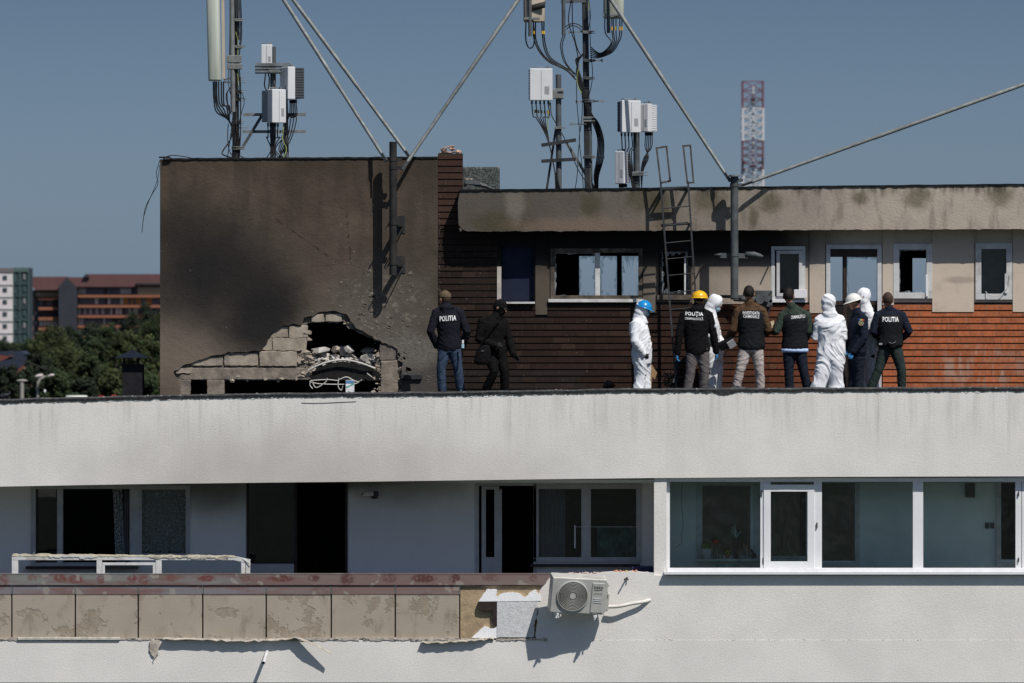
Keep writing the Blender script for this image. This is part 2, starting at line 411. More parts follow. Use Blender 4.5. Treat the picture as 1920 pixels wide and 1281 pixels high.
def peeling(name, gmix):
    t = MT(name, .6, .1, .35)
    sp = t.mr(t.noise(2.3, 3, .5), .50, .60)
    fine = t.mr(t.noise(13, 6, .7), .44, .56)
    base = t.mix(t.mr(t.noise(2, 5, .6, t.vscale((.4,1,2))), .4, .62), (.20, .205, .20), (.17, .11, .10)) if gmix else t.mix(t.mr(t.noise(1.6, 5, .6, t.vscale((.5,1,4))), .42, .6), (.19, .12, .115), (.20, .19, .20))
    bl = None
    if gmix:
        for px, r in ((7,13),(60,10),(113,11),(141,12),(189,11),(248,9),(269,11),(320,11),(388,17),(460,12),(528,22),(588,16),(651,20),(730,13),(793,20),(853,13),(920,15),(1000,10)):
            b_ = t.mul(t.blob(px, 1086 + (px*7%5) - 2, r/110*(.7+(px*13%7)*.09), .06+(px%4)*.012, 0, .4, 11, .3), .55+(px*3%5)*.1); bl = b_ if bl is None else t.mx(bl, b_)
        sp = bl; fine = t.mr(t.noise(22, 4, .7), .38, .5)
    x = t.mr(t.xyz(0), XX(430), XX(620), 0, .75)
    base = t.mix(x, base, (.20, .135, .12))
    c = t.mix(t.mul(sp, fine, .95 if gmix else .25), base, t.mix(x, (.15, .04, .036), (.06, .024, .02)))
    c = t.mix(t.mul(t.mr(t.noise(3.7, 2), .62, .66), .6), c, (.33, .31, .27))
    t.color(c); t.bump(t.noise(30, 4), .3, .006)
    return t.m
M['rail1'] = peeling('peeling_painted_rail', True)
M['rail2'] = peeling('stained_metal_band', False)
M['foamwhite'] = simple('white_polystyrene', (.85, .86, .88), .9, var=.04, sc=20, bump=.5, bs=50)
M['foamyellow'] = simple('yellow_mounting_foam', (.62, .57, .43), .9, var=.2, sc=12, bump=.3, bs=40)
M['rubbish'] = simple('torn_render_strip', (.42, .38, .33), .9, var=.3, sc=12, bump=.4)
M['metaldark'] = simple('dark_steel', (.035, .038, .042), .55, .3, .4, var=.3, sc=6, dirt=(.06,.05,.04))
M['metalsoot'] = simple('sooty_steel', (.022, .022, .022), .7, .1, .3, var=.3, sc=5, dirt=(.05,.045,.04))
M['galv'] = simple('galvanised_steel', (.19, .205, .205), .6, .2, .35, var=.2, sc=7, dirt=(.16,.15,.14))
M['galvdark'] = simple('weathered_galvanised_steel', (.085, .095, .10), .65, .15, .3, var=.25, sc=5, dirt=(.05,.05,.05))
M['radio'] = simple('radio_unit_white', (.62, .63, .65), .45, var=.04, sc=4)
M['radiogrey'] = simple('radio_unit_grey', (.30, .31, .33), .5, var=.08, sc=4)
M['radiodark'] = simple('radio_unit_fins', (.06, .065, .075), .6, var=.1)
M['antenna'] = (lambda t: (t.color(t.mix(t.mul(t.mr(t.noise(9, 4, .6, t.vscale((1,1,.08))), .45, .65), .4), (.50, .54, .47), (.30, .31, .26))), t.m)[-1])(MT('antenna_radome', .5, 0, .4))
M['antennatan'] = simple('sun_bleached_radome', (.46, .40, .32), .6, var=.08, sc=2, dirt=(.3,.26,.2))
M['cable'] = simple('black_cable', (.012, .012, .014), .55, 0, .3)
M['cableyellow'] = simple('yellow_green_wire', (.35, .42, .12), .5)
M['tape'] = simple('yellow_tape', (.55, .36, .04), .6)
M['wirepale'] = simple('pale_conduit', (.52, .51, .48), .6, var=.1)
M['accase'] = simple('outdoor_unit_paint', (.52, .52, .49), .5, 0, .35, var=.06, sc=5, dirt=(.42,.41,.38))
M['acdark'] = simple('dark_fitting_and_unit_shadow', (.05, .053, .05), .7, var=.3)  # small dark fittings; on the fan disc it stands for shade
M['letters_dark'] = simple('dark_print', (.05, .055, .05), .6)
M['letters_white'] = simple('white_reflective_print', (.82, .83, .84), .5, var=.03)
M['letters_grey'] = simple('grey_print', (.25, .25, .24), .6)
def glass(name, tint, fac=.12, dirt=.0):
    m = bpy.data.materials.new(name); m.use_nodes = True; nt = m.node_tree; nt.nodes.clear()
    o = nt.nodes.new('ShaderNodeOutputMaterial'); tr = nt.nodes.new('ShaderNodeBsdfTransparent'); gl = nt.nodes.new('ShaderNodeBsdfGlossy')
    tr.inputs[0].default_value = (*tint, 1); gl.inputs['Roughness'].default_value = .03; gl.inputs[0].default_value = (.9,.95,.95,1)
    fr = nt.nodes.new('ShaderNodeFresnel'); fr.inputs[0].default_value = 1.5
    ad = nt.nodes.new('ShaderNodeMath'); ad.operation = 'ADD'; ad.inputs[1].default_value = fac; nt.links.new(fr.outputs[0], ad.inputs[0])
    mx = nt.nodes.new('ShaderNodeMixShader'); nt.links.new(ad.outputs[0], mx.inputs[0]); nt.links.new(tr.outputs[0], mx.inputs[1]); nt.links.new(gl.outputs[0], mx.inputs[2])
    last = mx.outputs[0]
    if dirt:
        df = nt.nodes.new('ShaderNodeBsdfDiffuse'); df.inputs[0].default_value = (.5,.55,.6,1)
        m2 = nt.nodes.new('ShaderNodeMixShader'); ns = nt.nodes.new('ShaderNodeTexNoise'); ns.inputs['Scale'].default_value = 9
        mr = nt.nodes.new('ShaderNodeMapRange'); mr.inputs[1].default_value = .4; mr.inputs[2].default_value = .75; mr.inputs[4].default_value = dirt
        nt.links.new(ns.outputs[0], mr.inputs[0]); nt.links.new(mr.outputs[0], m2.inputs[0]); nt.links.new(last, m2.inputs[1]); nt.links.new(df.outputs[0], m2.inputs[2]); last = m2.outputs[0]
    nt.links.new(last, o.inputs[0]); return m
M['glass'] = glass('window_glass', (.84, .95, .92), .01, .015)
M['glassdark'] = glass('dusty_window_glass', (.8, .85, .86), .004, .012)
M['shard'] = glass('shattered_glass', (.80, .86, .88), .02, .55)
def lace():
    m = bpy.data.materials.new('lace_fabric'); m.use_nodes = True; t = MT.__new__(MT); t.m = m; t.nt = m.node_tree; t.bsdf = t.nt.nodes['Principled BSDF']
    t.tc = t.nt.nodes.new('ShaderNodeTexCoord'); t.co = t.tc.outputs['Object']; t.sep = None
    p = t.vor(5, t.vscale((1.2,1,.8)), 'Distance', 'F1'); q = t.noise(26, 3, .6)
    a = t.mul(t.mr(t.math('SINE', t.mul(p, 42)), .1, .6, 0, 1), t.mr(q, .45, .55, .1, 1))
    t.color((.55, .60, .60)); t.bsdf.inputs['Roughness'].default_value = .9
    t.set(t.bsdf.inputs['Alpha'], t.mr(a, 0, 1, .34, .9)); return m
M['lace'] = lace()
M['curtain'] = simple('grey_curtain', (.16, .17, .18), .9, var=.15, sc=3)
M['curtaingreen'] = simple('colourful_curtain', (.05, .12, .11), .9, var=.6, sc=5)
M['navy'] = simple('navy_board', (.0055, .010, .031), .7, var=.2, sc=2)
M['pvc_up'] = simple('dusty_shaded_upper_pvc', (.56,.56,.565), .5, var=.08, sc=5, dirt=(.36,.34,.32))  # white frames greyed for the shade under the fascia, plus blotchy dirt
# ---------------------------------------------------------------- the damaged building
bld = empty('apartment_building', (0, 2, -22), 'white apartment block with brick penthouse, soot-blackened roof house and blasted wall', 'building')
def ppoly(pts, Y): return [((XX(p[0],Y)), ZZ(p[1],Y)) + ((1,) if len(p) > 2 else ()) for p in pts]
def line(pts, px):
    for (a, b), (c, d) in zip(pts, pts[1:]):
        if a <= px <= c: return b + (d-b)*(px-a)/(c-a)
    return pts[-1][1] if px > pts[-1][0] else pts[0][1]
copT = [(-60,749),(0,748),(320,740),(540,736.5),(860,734),(1140,728.5),(1460,727),(1700,726),(1980,725)]
bandB = [(-60,913.5),(0,912.5),(250,908),(550,904.5),(700,903),(1000,899),(1220,896.5),(1500,894.5),(1980,893)]
# parapet band: subdivided sheet with thickness
mb = MB(); xs = [-60 + i*12 for i in range(171)]
for a, b in zip(xs, xs[1:]):
    def wob(p): return noise.noise(Vector((p*.03, 3.1, 0)))*.004
    vs = []
    for p in (a, b):
        t_, b_ = line(copT, p)+5, line(bandB, p)
        vs += [P(p, t_, wob(p)), P(p, b_, wob(p)), P(p, b_, .3), P(p, t_, .3)]
    mb.add(vs, [(0,1,5,4),(1,2,6,5),(2,3,7,6),(3,0,4,7)], False)
mb.build('parapet', M['stucco'], bld)
# bitumen coping with ragged lower lip
mb = MB(); xs = [-60 + i*3 for i in range(682)]
for a, b in zip(xs, xs[1:]):
    vs = []
    for p in (a, b):
        t_ = line(copT, p) + noise.noise(Vector((p*.02, 0, 0)))*1.2
        drop = 8 + 2.2*noise.noise(Vector((p*.06, 5, 0))) + 2.5*noise.noise(Vector((p*.25, 9, 0)))
        if 1335 < p < 1380: drop += 5*math.sin((p-1335)/45*math.pi)
        vs += [P(p, t_+drop, -.015), P(p, t_+3, -.03), P(p, t_, -.005), P(p, t_+.3, .34), P(p, t_+drop, .004)]
    mb.add(vs, [(0,5,6,1),(1,6,7,2),(2,7,8,3),(0,4,9,5)], False)
mb.build('coping', M['membrane'], bld)
# white specks and pebbles lying on the coping
mb = MB()
for i in range(120):
    p = rnd(0, 1920); c = P(p, line(copT, p)+rnd(0,4), rnd(-.02, .0)); r = rnd(.006, .016)
    mb.chunk(c, r*1.3, r, r*.7, i)
mb.build('grit', M['blockpale'], bld, kind='stuff')
# torn render edge just under the coping
mb = MB()
for i in range(260):
    p = rnd(0, 1920); t_ = line(copT, p)+8+rnd(-1, 3); r = rnd(.01, .03)
    mb.chunk(P(p, t_, 0), r*2, .008, r*.6, 900+i)
mb.build('torn_render_edge', M['stucco'], bld, kind='stuff')
# roof slabs
mb = MB(); mb.box(-11, XX(300), .3, 3.2, -1.25, -1.04); mb.build('roof_slab', M['gravel'], bld)
mb = MB(); mb.box(XX(300)+.002, 11, .3, 2.6, -1.25, -.95); mb.build('terrace_floor', M['gravel'], bld)

def cells(x0, z0, x1, z1, ops):
    xs = sorted({x0, x1, *[min(max(v,x0),x1) for o in ops for v in (o[0], o[2])]}); zs = sorted({z0, z1, *[min(max(v,z0),z1) for o in ops for v in (o[1], o[3])]})
    out = []
    for a, b in zip(xs, xs[1:]):
        run = None
        for c, d in zip(zs, zs[1:]):
            mx, mz = (a+b)/2, (c+d)/2
            if any(o[0] < mx < o[2] and o[1] < mz < o[3] for o in ops):
                if run: out.append((a, run[0], b, run[1])); run = None
            else: run = (run[0], d) if run else (c, d)
        if run: out.append((a, run[0], b, run[1]))
    return out
def wall(name, r, ops, Y0, Y1, m, parent=bld):
    mb = MB()
    for c in cells(*r, ops): mb.pb(*c, Y0, Y1)
    return mb.build(name, m, parent)

# ---- penthouse front wall
YW = 2.2
W = dict(w1=(940,462,1003,567), w2=(1040,474,1203,560), w3=(1240,470,1292,552), w4=(1450,464,1506,561),
         door=(1551,462,1652,745), w5=(1677,458,1746,558), w6=(1831,457,1896,560))
ops = [v for v in W.values()]
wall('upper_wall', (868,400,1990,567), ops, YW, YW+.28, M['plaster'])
mb = MB()
for r in ((1004,440,1026,590),(1206,500,1229,587),(1518,430,1547,587),(1655,430,1676,572),(1748,430,1826,585),(1899,430,1990,585)):
    mb = MB(); mb.pb(*r, YW-.035, YW+.01); mb.build('pier', M['plaster'], bld)
mb = MB(); mb.pb(1298,500,1449,570, YW-.015, YW+.01); mb.build('plaster_panel', M['plaster'], bld)
# brick facing: real courses
zones = [(821,288,868,430,0),(821,430,932,745,0),(932,567,1990,745,0)]
holes = [(1545,560,1655,745),(1004,560,1026,590),(1206,560,1229,587),(1298,560,1449,570),(1518,560,1547,587),(1655,560,1676,572),(1748,560,1826,585),(1899,560,1990,585)]
mbk = MB(); mbk2 = MB(); mbc = MB(); mbm = MB(); mbj = MB(); rr = random.Random(3)
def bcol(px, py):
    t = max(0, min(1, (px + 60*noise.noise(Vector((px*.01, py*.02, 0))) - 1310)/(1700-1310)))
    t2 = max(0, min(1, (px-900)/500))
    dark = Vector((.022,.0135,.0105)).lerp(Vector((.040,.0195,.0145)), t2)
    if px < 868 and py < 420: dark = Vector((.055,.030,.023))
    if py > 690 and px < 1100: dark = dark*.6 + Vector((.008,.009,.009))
    clean_brick = Vector((.44,.135,.058))  # brick colour where the soot ends
    c = dark.lerp(clean_brick, t**1.3); k = rr.uniform(.82, 1.14)
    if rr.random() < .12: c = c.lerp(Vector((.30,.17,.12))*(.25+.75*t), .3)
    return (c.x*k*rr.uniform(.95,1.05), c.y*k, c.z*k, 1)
for (x0,y0,x1,y1,_) in zones:
    mbm.pb(x0, y0, x1 if x1 < 1900 else 1990, y1, YW+.012, YW+.1) if x1 < 1000 else None
mbm2 = MB()
for c in cells(932,567,1990,745, [(h[0]-.5,h[1],h[2]+.5,h[3]) for h in holes]): (mbm if c[0] < 1600 else mbm2).pb(*c, YW+.012, YW+.1)
mbm2.build('mortar_bed', M['mortar_dark'], bld)
k0 = math.floor((288-507.8)/12.3)
for k in range(k0, 21):
    ya, yb = 507.8+12.3*k, 507.8+12.3*(k+1)
    for zi, (x0,y0,x1,y1,_) in enumerate(zones):
        if yb < y0+4 or ya > y1-4: continue
        ya_, yb_ = max(ya, y0), min(yb, y1)
        segs = [(x0, x1)]
        for h in holes:
            if h[1] < (ya_+yb_)/2 < h[3]:
                segs = [s2 for s in segs for s2 in ((s[0], min(s[1], h[0])), (max(s[0], h[2]), s[1])) if s2[1]-s2[0] > 1]
        for a, b in segs:
            mbj.pb(a, ya_+2.2, b, yb_-.5, YW-.0165, YW+.0)      # pale course bed just behind the brick faces
            x = a
            L = rr.choice((12, 24))
            while x < b-1:
                L = rr.choice((23, 24, 25, 46, 12)) if zi else 52
                e = min(b, x+L)
                if b-e < 5: e = b
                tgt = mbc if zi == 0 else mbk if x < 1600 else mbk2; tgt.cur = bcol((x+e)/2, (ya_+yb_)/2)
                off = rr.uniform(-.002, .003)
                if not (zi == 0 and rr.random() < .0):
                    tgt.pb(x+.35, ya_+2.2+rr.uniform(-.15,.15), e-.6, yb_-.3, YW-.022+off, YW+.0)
                x = e
mbm.cur = (1,1,1,1)
mbm.build('mortar_bed', M['mortar_dark'], bld)
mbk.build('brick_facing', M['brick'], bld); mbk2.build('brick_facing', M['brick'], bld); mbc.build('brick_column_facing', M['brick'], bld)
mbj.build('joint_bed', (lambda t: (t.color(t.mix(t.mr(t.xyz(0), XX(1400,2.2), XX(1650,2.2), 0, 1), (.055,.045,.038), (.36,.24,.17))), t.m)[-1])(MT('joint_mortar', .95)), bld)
# brick column body up to the tower top, broken crown
mb = MB(); mb.pb(822,289,867.5,430, YW+.1, YW+.5); mb.build('brick_column', M['mortar'], bld)
mb = MB()
for i, (px, py, w, h) in enumerate(((833,280,12,7),(848,279,10,6),(858,284,10,5),(840,286,18,4),(828,287,8,4),(845,275,16,3),(862,287,6,4))):
    mb.chunk(P(px,py,YW+.08+.06*(i%3)), w/110*.8, .09, h/110*.9, 40+i)
mb.build('broken_column_top', simple('broken_pink_brick', (.36,.25,.2), .95, var=.35, sc=9, bump=.6), bld)
# worn mortar fringe between tower and bricks
mb = MB()
for i in range(50):
    py = rnd(400, 560); mb.chunk(P(823+rnd(-2,4)*(1 if i%3 else .3), py, YW-.02), rnd(.006,.022), .008, rnd(.01,.03), 300+i)
mb.build('worn_mortar_fringe', simple('worn_dark_mortar', (.075,.062,.052), .95, var=.5, sc=14), bld, kind='stuff')

# ---- fascia
pts = [(862,360)] + [(x, 357.5-(x-862)*.0105 + noise.noise(Vector((x*.04,1,0)))*1.0) for x in range(874,1990,8)] + [(1990,345.5)]
low = [(x, 434-(x-862)*.0045 + noise.noise(Vector((x*.05,2,0)))*1.5 + max(0, noise.noise(Vector((x*.13,7,0))))*2.5) for x in range(1990, 872, -7)]
loop = pts + low + [(868,431),(860,422),(859,400),(858.5,380)]
plate('fascia', [[(XX(a,1.82), ZZ(b,1.82)) for a, b in loop]], 1.82, 2.19, M['fascia'], bld)
mb = MB()   # spalled lower lip
for i in range(110):
    px = rnd(860, 1700) if i % 2 else rnd(860, 1120); py = 433-(px-862)*.0045+rnd(-2.5,1.2); r = rnd(.006, .02)
    mb.chunk(P(px, py, 1.825), r*2, .008, r*.8, 500+i)
for i in range(14): mb.chunk(P(863+rnd(-2,8), rnd(405,432), 1.83), rnd(.01,.035), .012, rnd(.01,.03), 700+i)
mb.build('spalled_edge', simple('spalled_dark_concrete', (.10,.088,.075), .95, var=.5, sc=14), bld, kind='stuff')
mb = MB(); xs = [862+i*4 for i in range(283)]   # dark felt lip on the fascia
for a, b in zip(xs, xs[1:]):
    vs = []
    for p in (a, b):
        t_ = 357-(p-862)*.0105 - 1.5 - .8*noise.noise(Vector((p*.03,4,0))); dr = 3.2+2.2*noise.noise(Vector((p*.08,6,0)))+1.2*noise.noise(Vector((p*.4,6,0)))
        vs += [P(p, t_+dr, 1.80), P(p, t_, 1.79), P(p, t_, 2.3)]
    mb.add(vs, [(0,3,4,1),(1,4,5,2)], False)
mb.build('felt_lip', M['membrane2'], bld)
zr = ZZ(356, 1.9)
mb = MB(); mb.box(XX(868,2.2), 11.2, 2.19, 6.4, zr-.16, zr-.03); mb.build('penthouse_roof', M['membrane2'], bld)
# ---- interior of penthouse rooms with rear windows
YB = 6.0
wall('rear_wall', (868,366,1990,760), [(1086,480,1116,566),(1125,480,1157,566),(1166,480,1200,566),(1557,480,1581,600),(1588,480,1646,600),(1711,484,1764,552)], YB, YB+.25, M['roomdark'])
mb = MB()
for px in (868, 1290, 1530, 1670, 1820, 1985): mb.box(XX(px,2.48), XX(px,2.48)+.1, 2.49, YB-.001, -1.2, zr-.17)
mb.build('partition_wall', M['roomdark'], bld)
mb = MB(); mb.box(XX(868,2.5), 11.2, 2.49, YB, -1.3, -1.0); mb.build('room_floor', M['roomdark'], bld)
# shattered panes left in the rear windows
def shards(name, r, Y, seed, parent, inner=.35):
    x0, z0, x1, z1 = XX(r[0],Y), ZZ(r[3],Y), XX(r[2],Y), ZZ(r[1],Y)
    rr = random.Random(seed); w, h = x1-x0, z1-z0; per = []
    N = 44
    for i in range(N):
        t = i/N*4; s_, f = int(t), t-int(t)
        p = [(f,0),(1,f),(1-f,1),(0,1-f)][s_]
        per.append((x0+p[0]*w, z0+p[1]*h))
    cx, cz = (x0+x1)/2, (z0+z1)/2; inn = []
    for i, (a, b) in enumerate(per):
        k = rr.uniform(.04, inner) * (.5+abs(noise.noise(Vector((i*.4, seed, 0))))*1.8)
        inn.append((a+(cx-a)*k, b+(cz-b)*k))
    mb = MB(); n = N
    vs = [(a, Y, b) for a, b in per] + [(a, Y, b) for a, b in inn]
    mb.add(vs, [(i, (i+1)%n, n+(i+1)%n, n+i) for i in range(n)], False)
    return mb.build(name, M['shard'], parent)
for i, r in enumerate(((1086,480,1116,566),(1125,480,1157,566),(1166,480,1200,566),(1588,480,1646,600))): shards('broken_pane', r, YB+.1, i+1, bld, .5 if i < 3 else .16)
# ---- penthouse windows
def frame(name, r, t, Y0, Y1, m, parent=bld, bevel=.004):
    x0,y0,x1,y1 = r; mb = MB()
    mb.pb(x0,y0,x1,y0+t,Y0,Y1); mb.pb(x0,y1-t,x1,y1,Y0,Y1)
    mb.pb(x0,y0+t,x0+t,y1-t,Y0,Y1); mb.pb(x1-t,y0+t,x1,y1-t,Y0,Y1)
    return mb.build(name, m, parent, bevel)
def pane(r, Y, parent, m='glass', name='pane'):
    mb = MB(); x0,y0,x1,y1 = r
    mb.add([P(x0,y1,Y),P(x1,y1,Y),P(x1,y0,Y),P(x0,y0,Y)], [(0,1,2,3)], False)
    return mb.build(name, M[m], parent)
f = frame('window', (938,459,1003,569), 2, YW-.01, YW+.06, M['soot'])
mb = MB(); mb.pb(932,500,940,567,YW-.036,YW-.02); mb.build('reveal', simple('pale_reveal', (.45,.42,.38), .9, var=.2), f)  # pale strip kept to the sunlit stretch of the reveal
mb = MB(); mb.pb(945,566,1003,569.5,YW-.09,YW+.01); mb.build('sill', M['pvc_old'], f)
mb = MB(); mb.pb(941,461,1002,565,YW+.10,YW+.13); mb.build('navy_board', M['navy'], f)
f = frame('window', (1032,466,1205,562), 8, YW-.02, YW+.05, M['pvc_soot'])
mb = MB(); mb.pb(1116,474,1125,556,YW+.0,YW+.06); mb.build('mullion', M['pvc_old'], f)
mb = MB(); mb.pb(1028,561,1207,567,YW-.08,YW+.0); mb.build('sill', M['pvc_old'], f, .004)
mb = MB()
for i in range(26): mb.chunk(P(rnd(1045,1115), 559+rnd(-2,2), YW+.02), rnd(.02,.06), .02, rnd(.008,.02), 1200+i)
mb.build('glass_debris', M['shard'], f)
shards('broken_pane', (1040,474,1116,556), YW+.03, 11, f, .12)
f = frame('window', (1235,466,1296,556), 6, YW-.02, YW+.05, M['soot'])
mb = MB(); mb.pb(1232,553,1296,562,YW-.07,YW+.0); mb.build('sill', M['pvc_soot'], f)
mb = MB(); mb.pb(1283,482,1286,552,YW-.05,YW-.03); mb.build('torn_gasket', M['pvc_old'], f)
shards('broken_pane', (1241,472,1290,550), YW+.03, 12, f, .3)
f = frame('window', (1446,462,1510,563), 7, YW-.02, YW+.05, M['pvc_up'])
mb = MB(); mb.pb(1442,562,1512,567,YW-.07,YW+.0); mb.build('sill', M['pvc'], f)
g = frame('sash', (1456,470,1504,556), 6, YW-.05, YW-.022, M['pvc_up'], f); pane((1462,476,1498,550), YW-.03, g, 'glassdark')
mb = MB(); mb.pb(1489,543,1513,559,YW-.14,YW-.06); mb.build('white_box_panel', M['pvc'], f, .004)
f = frame('window', (1675,457,1748,560), 11, YW-.045, YW+.05, M['pvc_up'])
shards('broken_pane', (1686,468,1737,549), YW+.02, 14, f, .10)
mb = MB(); mb.pb(1736,515,1740,556,YW-.07,YW-.046); mb.build('loose_bead', M['pvc'], f)
f = frame('window', (1829,456,1898,562), 11, YW-.045, YW+.05, M['pvc_up'])
pane((1840,467,1887,551), YW+.02, f, 'glassdark')
mb = MB(); mb.tube(bez([P(1893,515,YW-.06),P(1891,535,YW-.09),P(1875,553,YW-.1),P(1855,553,YW-.1),P(1848,547,YW-.06)],8), .006, 6); mb.pb(1884,513,1889,550,YW-.07,YW-.046); mb.build('loose_gasket', M['pvc_old'], f)
mb = MB(); mb.pb(1838,466,1889,552,YW+.3,YW+.32); mb.build('roller_blind', simple('grey_blind', (.07,.072,.078), .9), f)
# door
f = frame('door', (1549,459,1653,760), 8, YW-.045, YW+.05, M['pvc_up'])
mb = MB(); mb.pb(1557,467,1645,482,YW-.01,YW+.05); mb.pb(1581,480,1588,745,YW-.0,YW+.05); mb.pb(1557,564,1645,572,YW+.0,YW+.04); mb.build('transom', M['brownwood'], f)
mb = MB(); mb.pb(1557,572,1581,745,YW+.01,YW+.04); mb.pb(1588,572,1645,745,YW+.01,YW+.04); mb.build('lower_panel', M['soot'], f)
shards('broken_pane', (1588,482,1645,566), YW+.03, 15, f, .1)

# ---- tower (roof house) with the blast hole
YT = 2.15
cut = [(752,746),(750,700),(755,672),(745,655),(735,650),(712,639),(692,630),(668,614),(657,602),(650,590),(626,583),(597,587),(572,597),(566,607),(530,610),(508,628),(490,655),(440,661),(395,667),(350,684),(324,698),(333,714),(342,746)]
out = [(300,746,1),(300,299,1),(560,297,1),(821,295,1),(821,746,1)]
lp = jag([(XX(p[0],YT), ZZ(p[1],YT)) + ((1,) if len(p)>2 else ()) for p in out+cut], .05, .022, 5)
plate('soot_stained_wall', [lp], YT, YT+.045, M['tower'], bld)
hole = [(577,606),(641,604),(665,620),(690,633),(713,643),(707,662),(705,688),(713,706),(713,765,1),(421,765,1),(421,713),(586,713),(579,690),(574,650)]
core_out = [(301,765,1),(301,301,1),(820,298,1),(820,765,1)]
h1 = jag([(XX(p[0],YT+.06), ZZ(p[1],YT+.06)) + ((1,) if len(p)>2 else ()) for p in hole], .05, .02, 9)
h2 = jag([(XX(p[0],YT+.06), ZZ(p[1],YT+.06)) for p in ((356,713),(388,713),(388,744),(356,744))], .04, .01, 3)
c_ = [(XX(a[0],YT+.06), ZZ(a[1],YT+.06)) for a in core_out]
plate('block_masonry', [c_, h1, h2], YT+.06, YT+.32, simple('dusty_masonry_core', (.13,.115,.098), .95, var=.5, sc=9, bump=.9), bld)
def blocks(rows, m, seed):
    mb = MB(); rr = random.Random(seed)
    for (x0,y0,x1,y1) in rows:
        lp = jag([(XX(x0,YT),ZZ(y0,YT)),(XX(x1,YT),ZZ(y0,YT)),(XX(x1,YT),ZZ(y1,YT)),(XX(x0,YT),ZZ(y1,YT))], .035, .009, seed+x0)
        n = len(lp); y0_ = YT+.02+rr.uniform(0,.02)
        c = Vector((sum(p[0] for p in lp)/n, sum(p[1] for p in lp)/n))
        vs = [(p[0], y0_+.012, p[1]) for p in lp] + [(c.x+(p[0]-c.x)*.97, y0_, c.y+(p[1]-c.y)*.93) for p in lp] + [(p[0], YT+.075, p[1]) for p in lp]
        fs = [(i,(i+1)%n,n+(i+1)%n,n+i) for i in range(n)] + [(2*n+i,2*n+(i+1)%n,(i+1)%n,i) for i in range(n)] + [[n+i for i in range(n)]]
        mb.add(vs, [f[::-1] for f in fs], False)
    return mb
blocks([(583,589,607,604),(610,588,641,603),(503,613,540,633),(542,611,577,634),(489,635,510,657),(511,634,574,658),(358,669,417,686),(420,662,483,686),(486,659,556,687),(330,690,358,700)], M['block'], 1).build('exposed_block', M['block'], bld)
blocks([(336,690,588,712),(388,712,420,746),(334,712,357,746),(714,676,746,745)], M['concrete'], 2).build('concrete_band', M['concrete'], bld)
blocks([(712,645,742,676)], M['block'], 3).build('exposed_block', simple('scorched_block', (.14,.12,.105), .95, var=.4, sc=7, bump=.9), bld)
mb = MB(); rr = random.Random(11)      # rubble keyed in the broken wall edge
for (x0,y0,x1,y1,n,s) in ((557,660,590,712,40,.06),(560,608,580,640,10,.05),(322,688,345,745,16,.035),(700,640,716,712,22,.045),(644,585,664,612,12,.045),(738,650,756,735,45,.04),(700,690,714,742,24,.04),(420,704,600,716,26,.03)):
    for i in range(n):
        q_ = rr.choice((.35,.5,.8,1.5)); mb.chunk(P(rr.uniform(x0,x1), rr.uniform(y0,y1), YT+.05+rr.uniform(-.02,.04)), s*q_*rr.uniform(.8,1.4), s*.6, s*q_*rr.uniform(.6,1.1), rr.random())
mb.build('broken_masonry_edge', M['block'], bld, kind='stuff')
mb = MB()                               # crumbling plaster lips and shrapnel scars on the render
for i in range(230):
    t_ = rr.random(); a = 700 + 60*t_*rr.uniform(-1,1) + rr.gauss(0,28); b = 560 + rr.gauss(0, 48)
    if i < 70: a, b = 660+rr.random()*100, 590+rr.random()*70; b = 585+(a-655)*.62+rr.gauss(0,7)
    elif i < 110: a, b = rr.uniform(745,812), 640+rr.gauss(0,14)
    elif i < 150: a, b = rr.uniform(755,815), 705+rr.gauss(0,6)
    if a > 818 or (a < 745 and b > 590+(a-655)*.75): continue
    r = rr.uniform(.005, .018); mb.chunk(P(a, b, YT), r*1.6, .006, r*.9, i+2000)
mb.build('plaster_scar', simple('chipped_sooty_render', (.15,.135,.115), .95, var=.5, sc=20), bld)
rr = random.Random(31); scm = simple('shrapnel_scar_rubble', (.15,.13,.11), .95, var=.55, sc=22, bump=1.0, bs=30, dirt=(.035,.03,.027))
spots = [(672+i*4.2+rr.gauss(0,3), 596-i*6.5+rr.gauss(0,3), rr.uniform(2.5,6)) for i in range(9)] + [(rr.gauss(712,34), rr.gauss(600,30), rr.choice((1.5,2,3,4))) for _ in range(26)] + [(rr.uniform(735,768), rr.uniform(640,700), rr.uniform(3,7)) for _ in range(12)] + [(693,508,4),(714,510,2.5),(770,512,4),(768,545,2.5),(752,548,2),(640,530,2),(489,570,2.5)]
for x, y, r in spots:
    if x > 812 or (x < 748 and y > 592+(x-655)*.72): continue
    n = 9; pg = [(x+r*1.25*math.cos(2*math.pi*k/n)*rr.uniform(.6,1.2), y+r*math.sin(2*math.pi*k/n)*rr.uniform(.5,1.2)) for k in range(n)]
    plate('shrapnel_scar', [jag([(XX(a,YT),ZZ(b,YT)) for a,b in pg], .02, .008, x)], YT-.006, YT+.01, scm, bld)
mb = MB(); mb.pb(752,703,791,711, YT-.05, YT+.0); mb.chunk(P(756,708,YT-.04), .06,.05,.05, 5); mb.build('torn_steel_angle', M['metaldark'], bld)
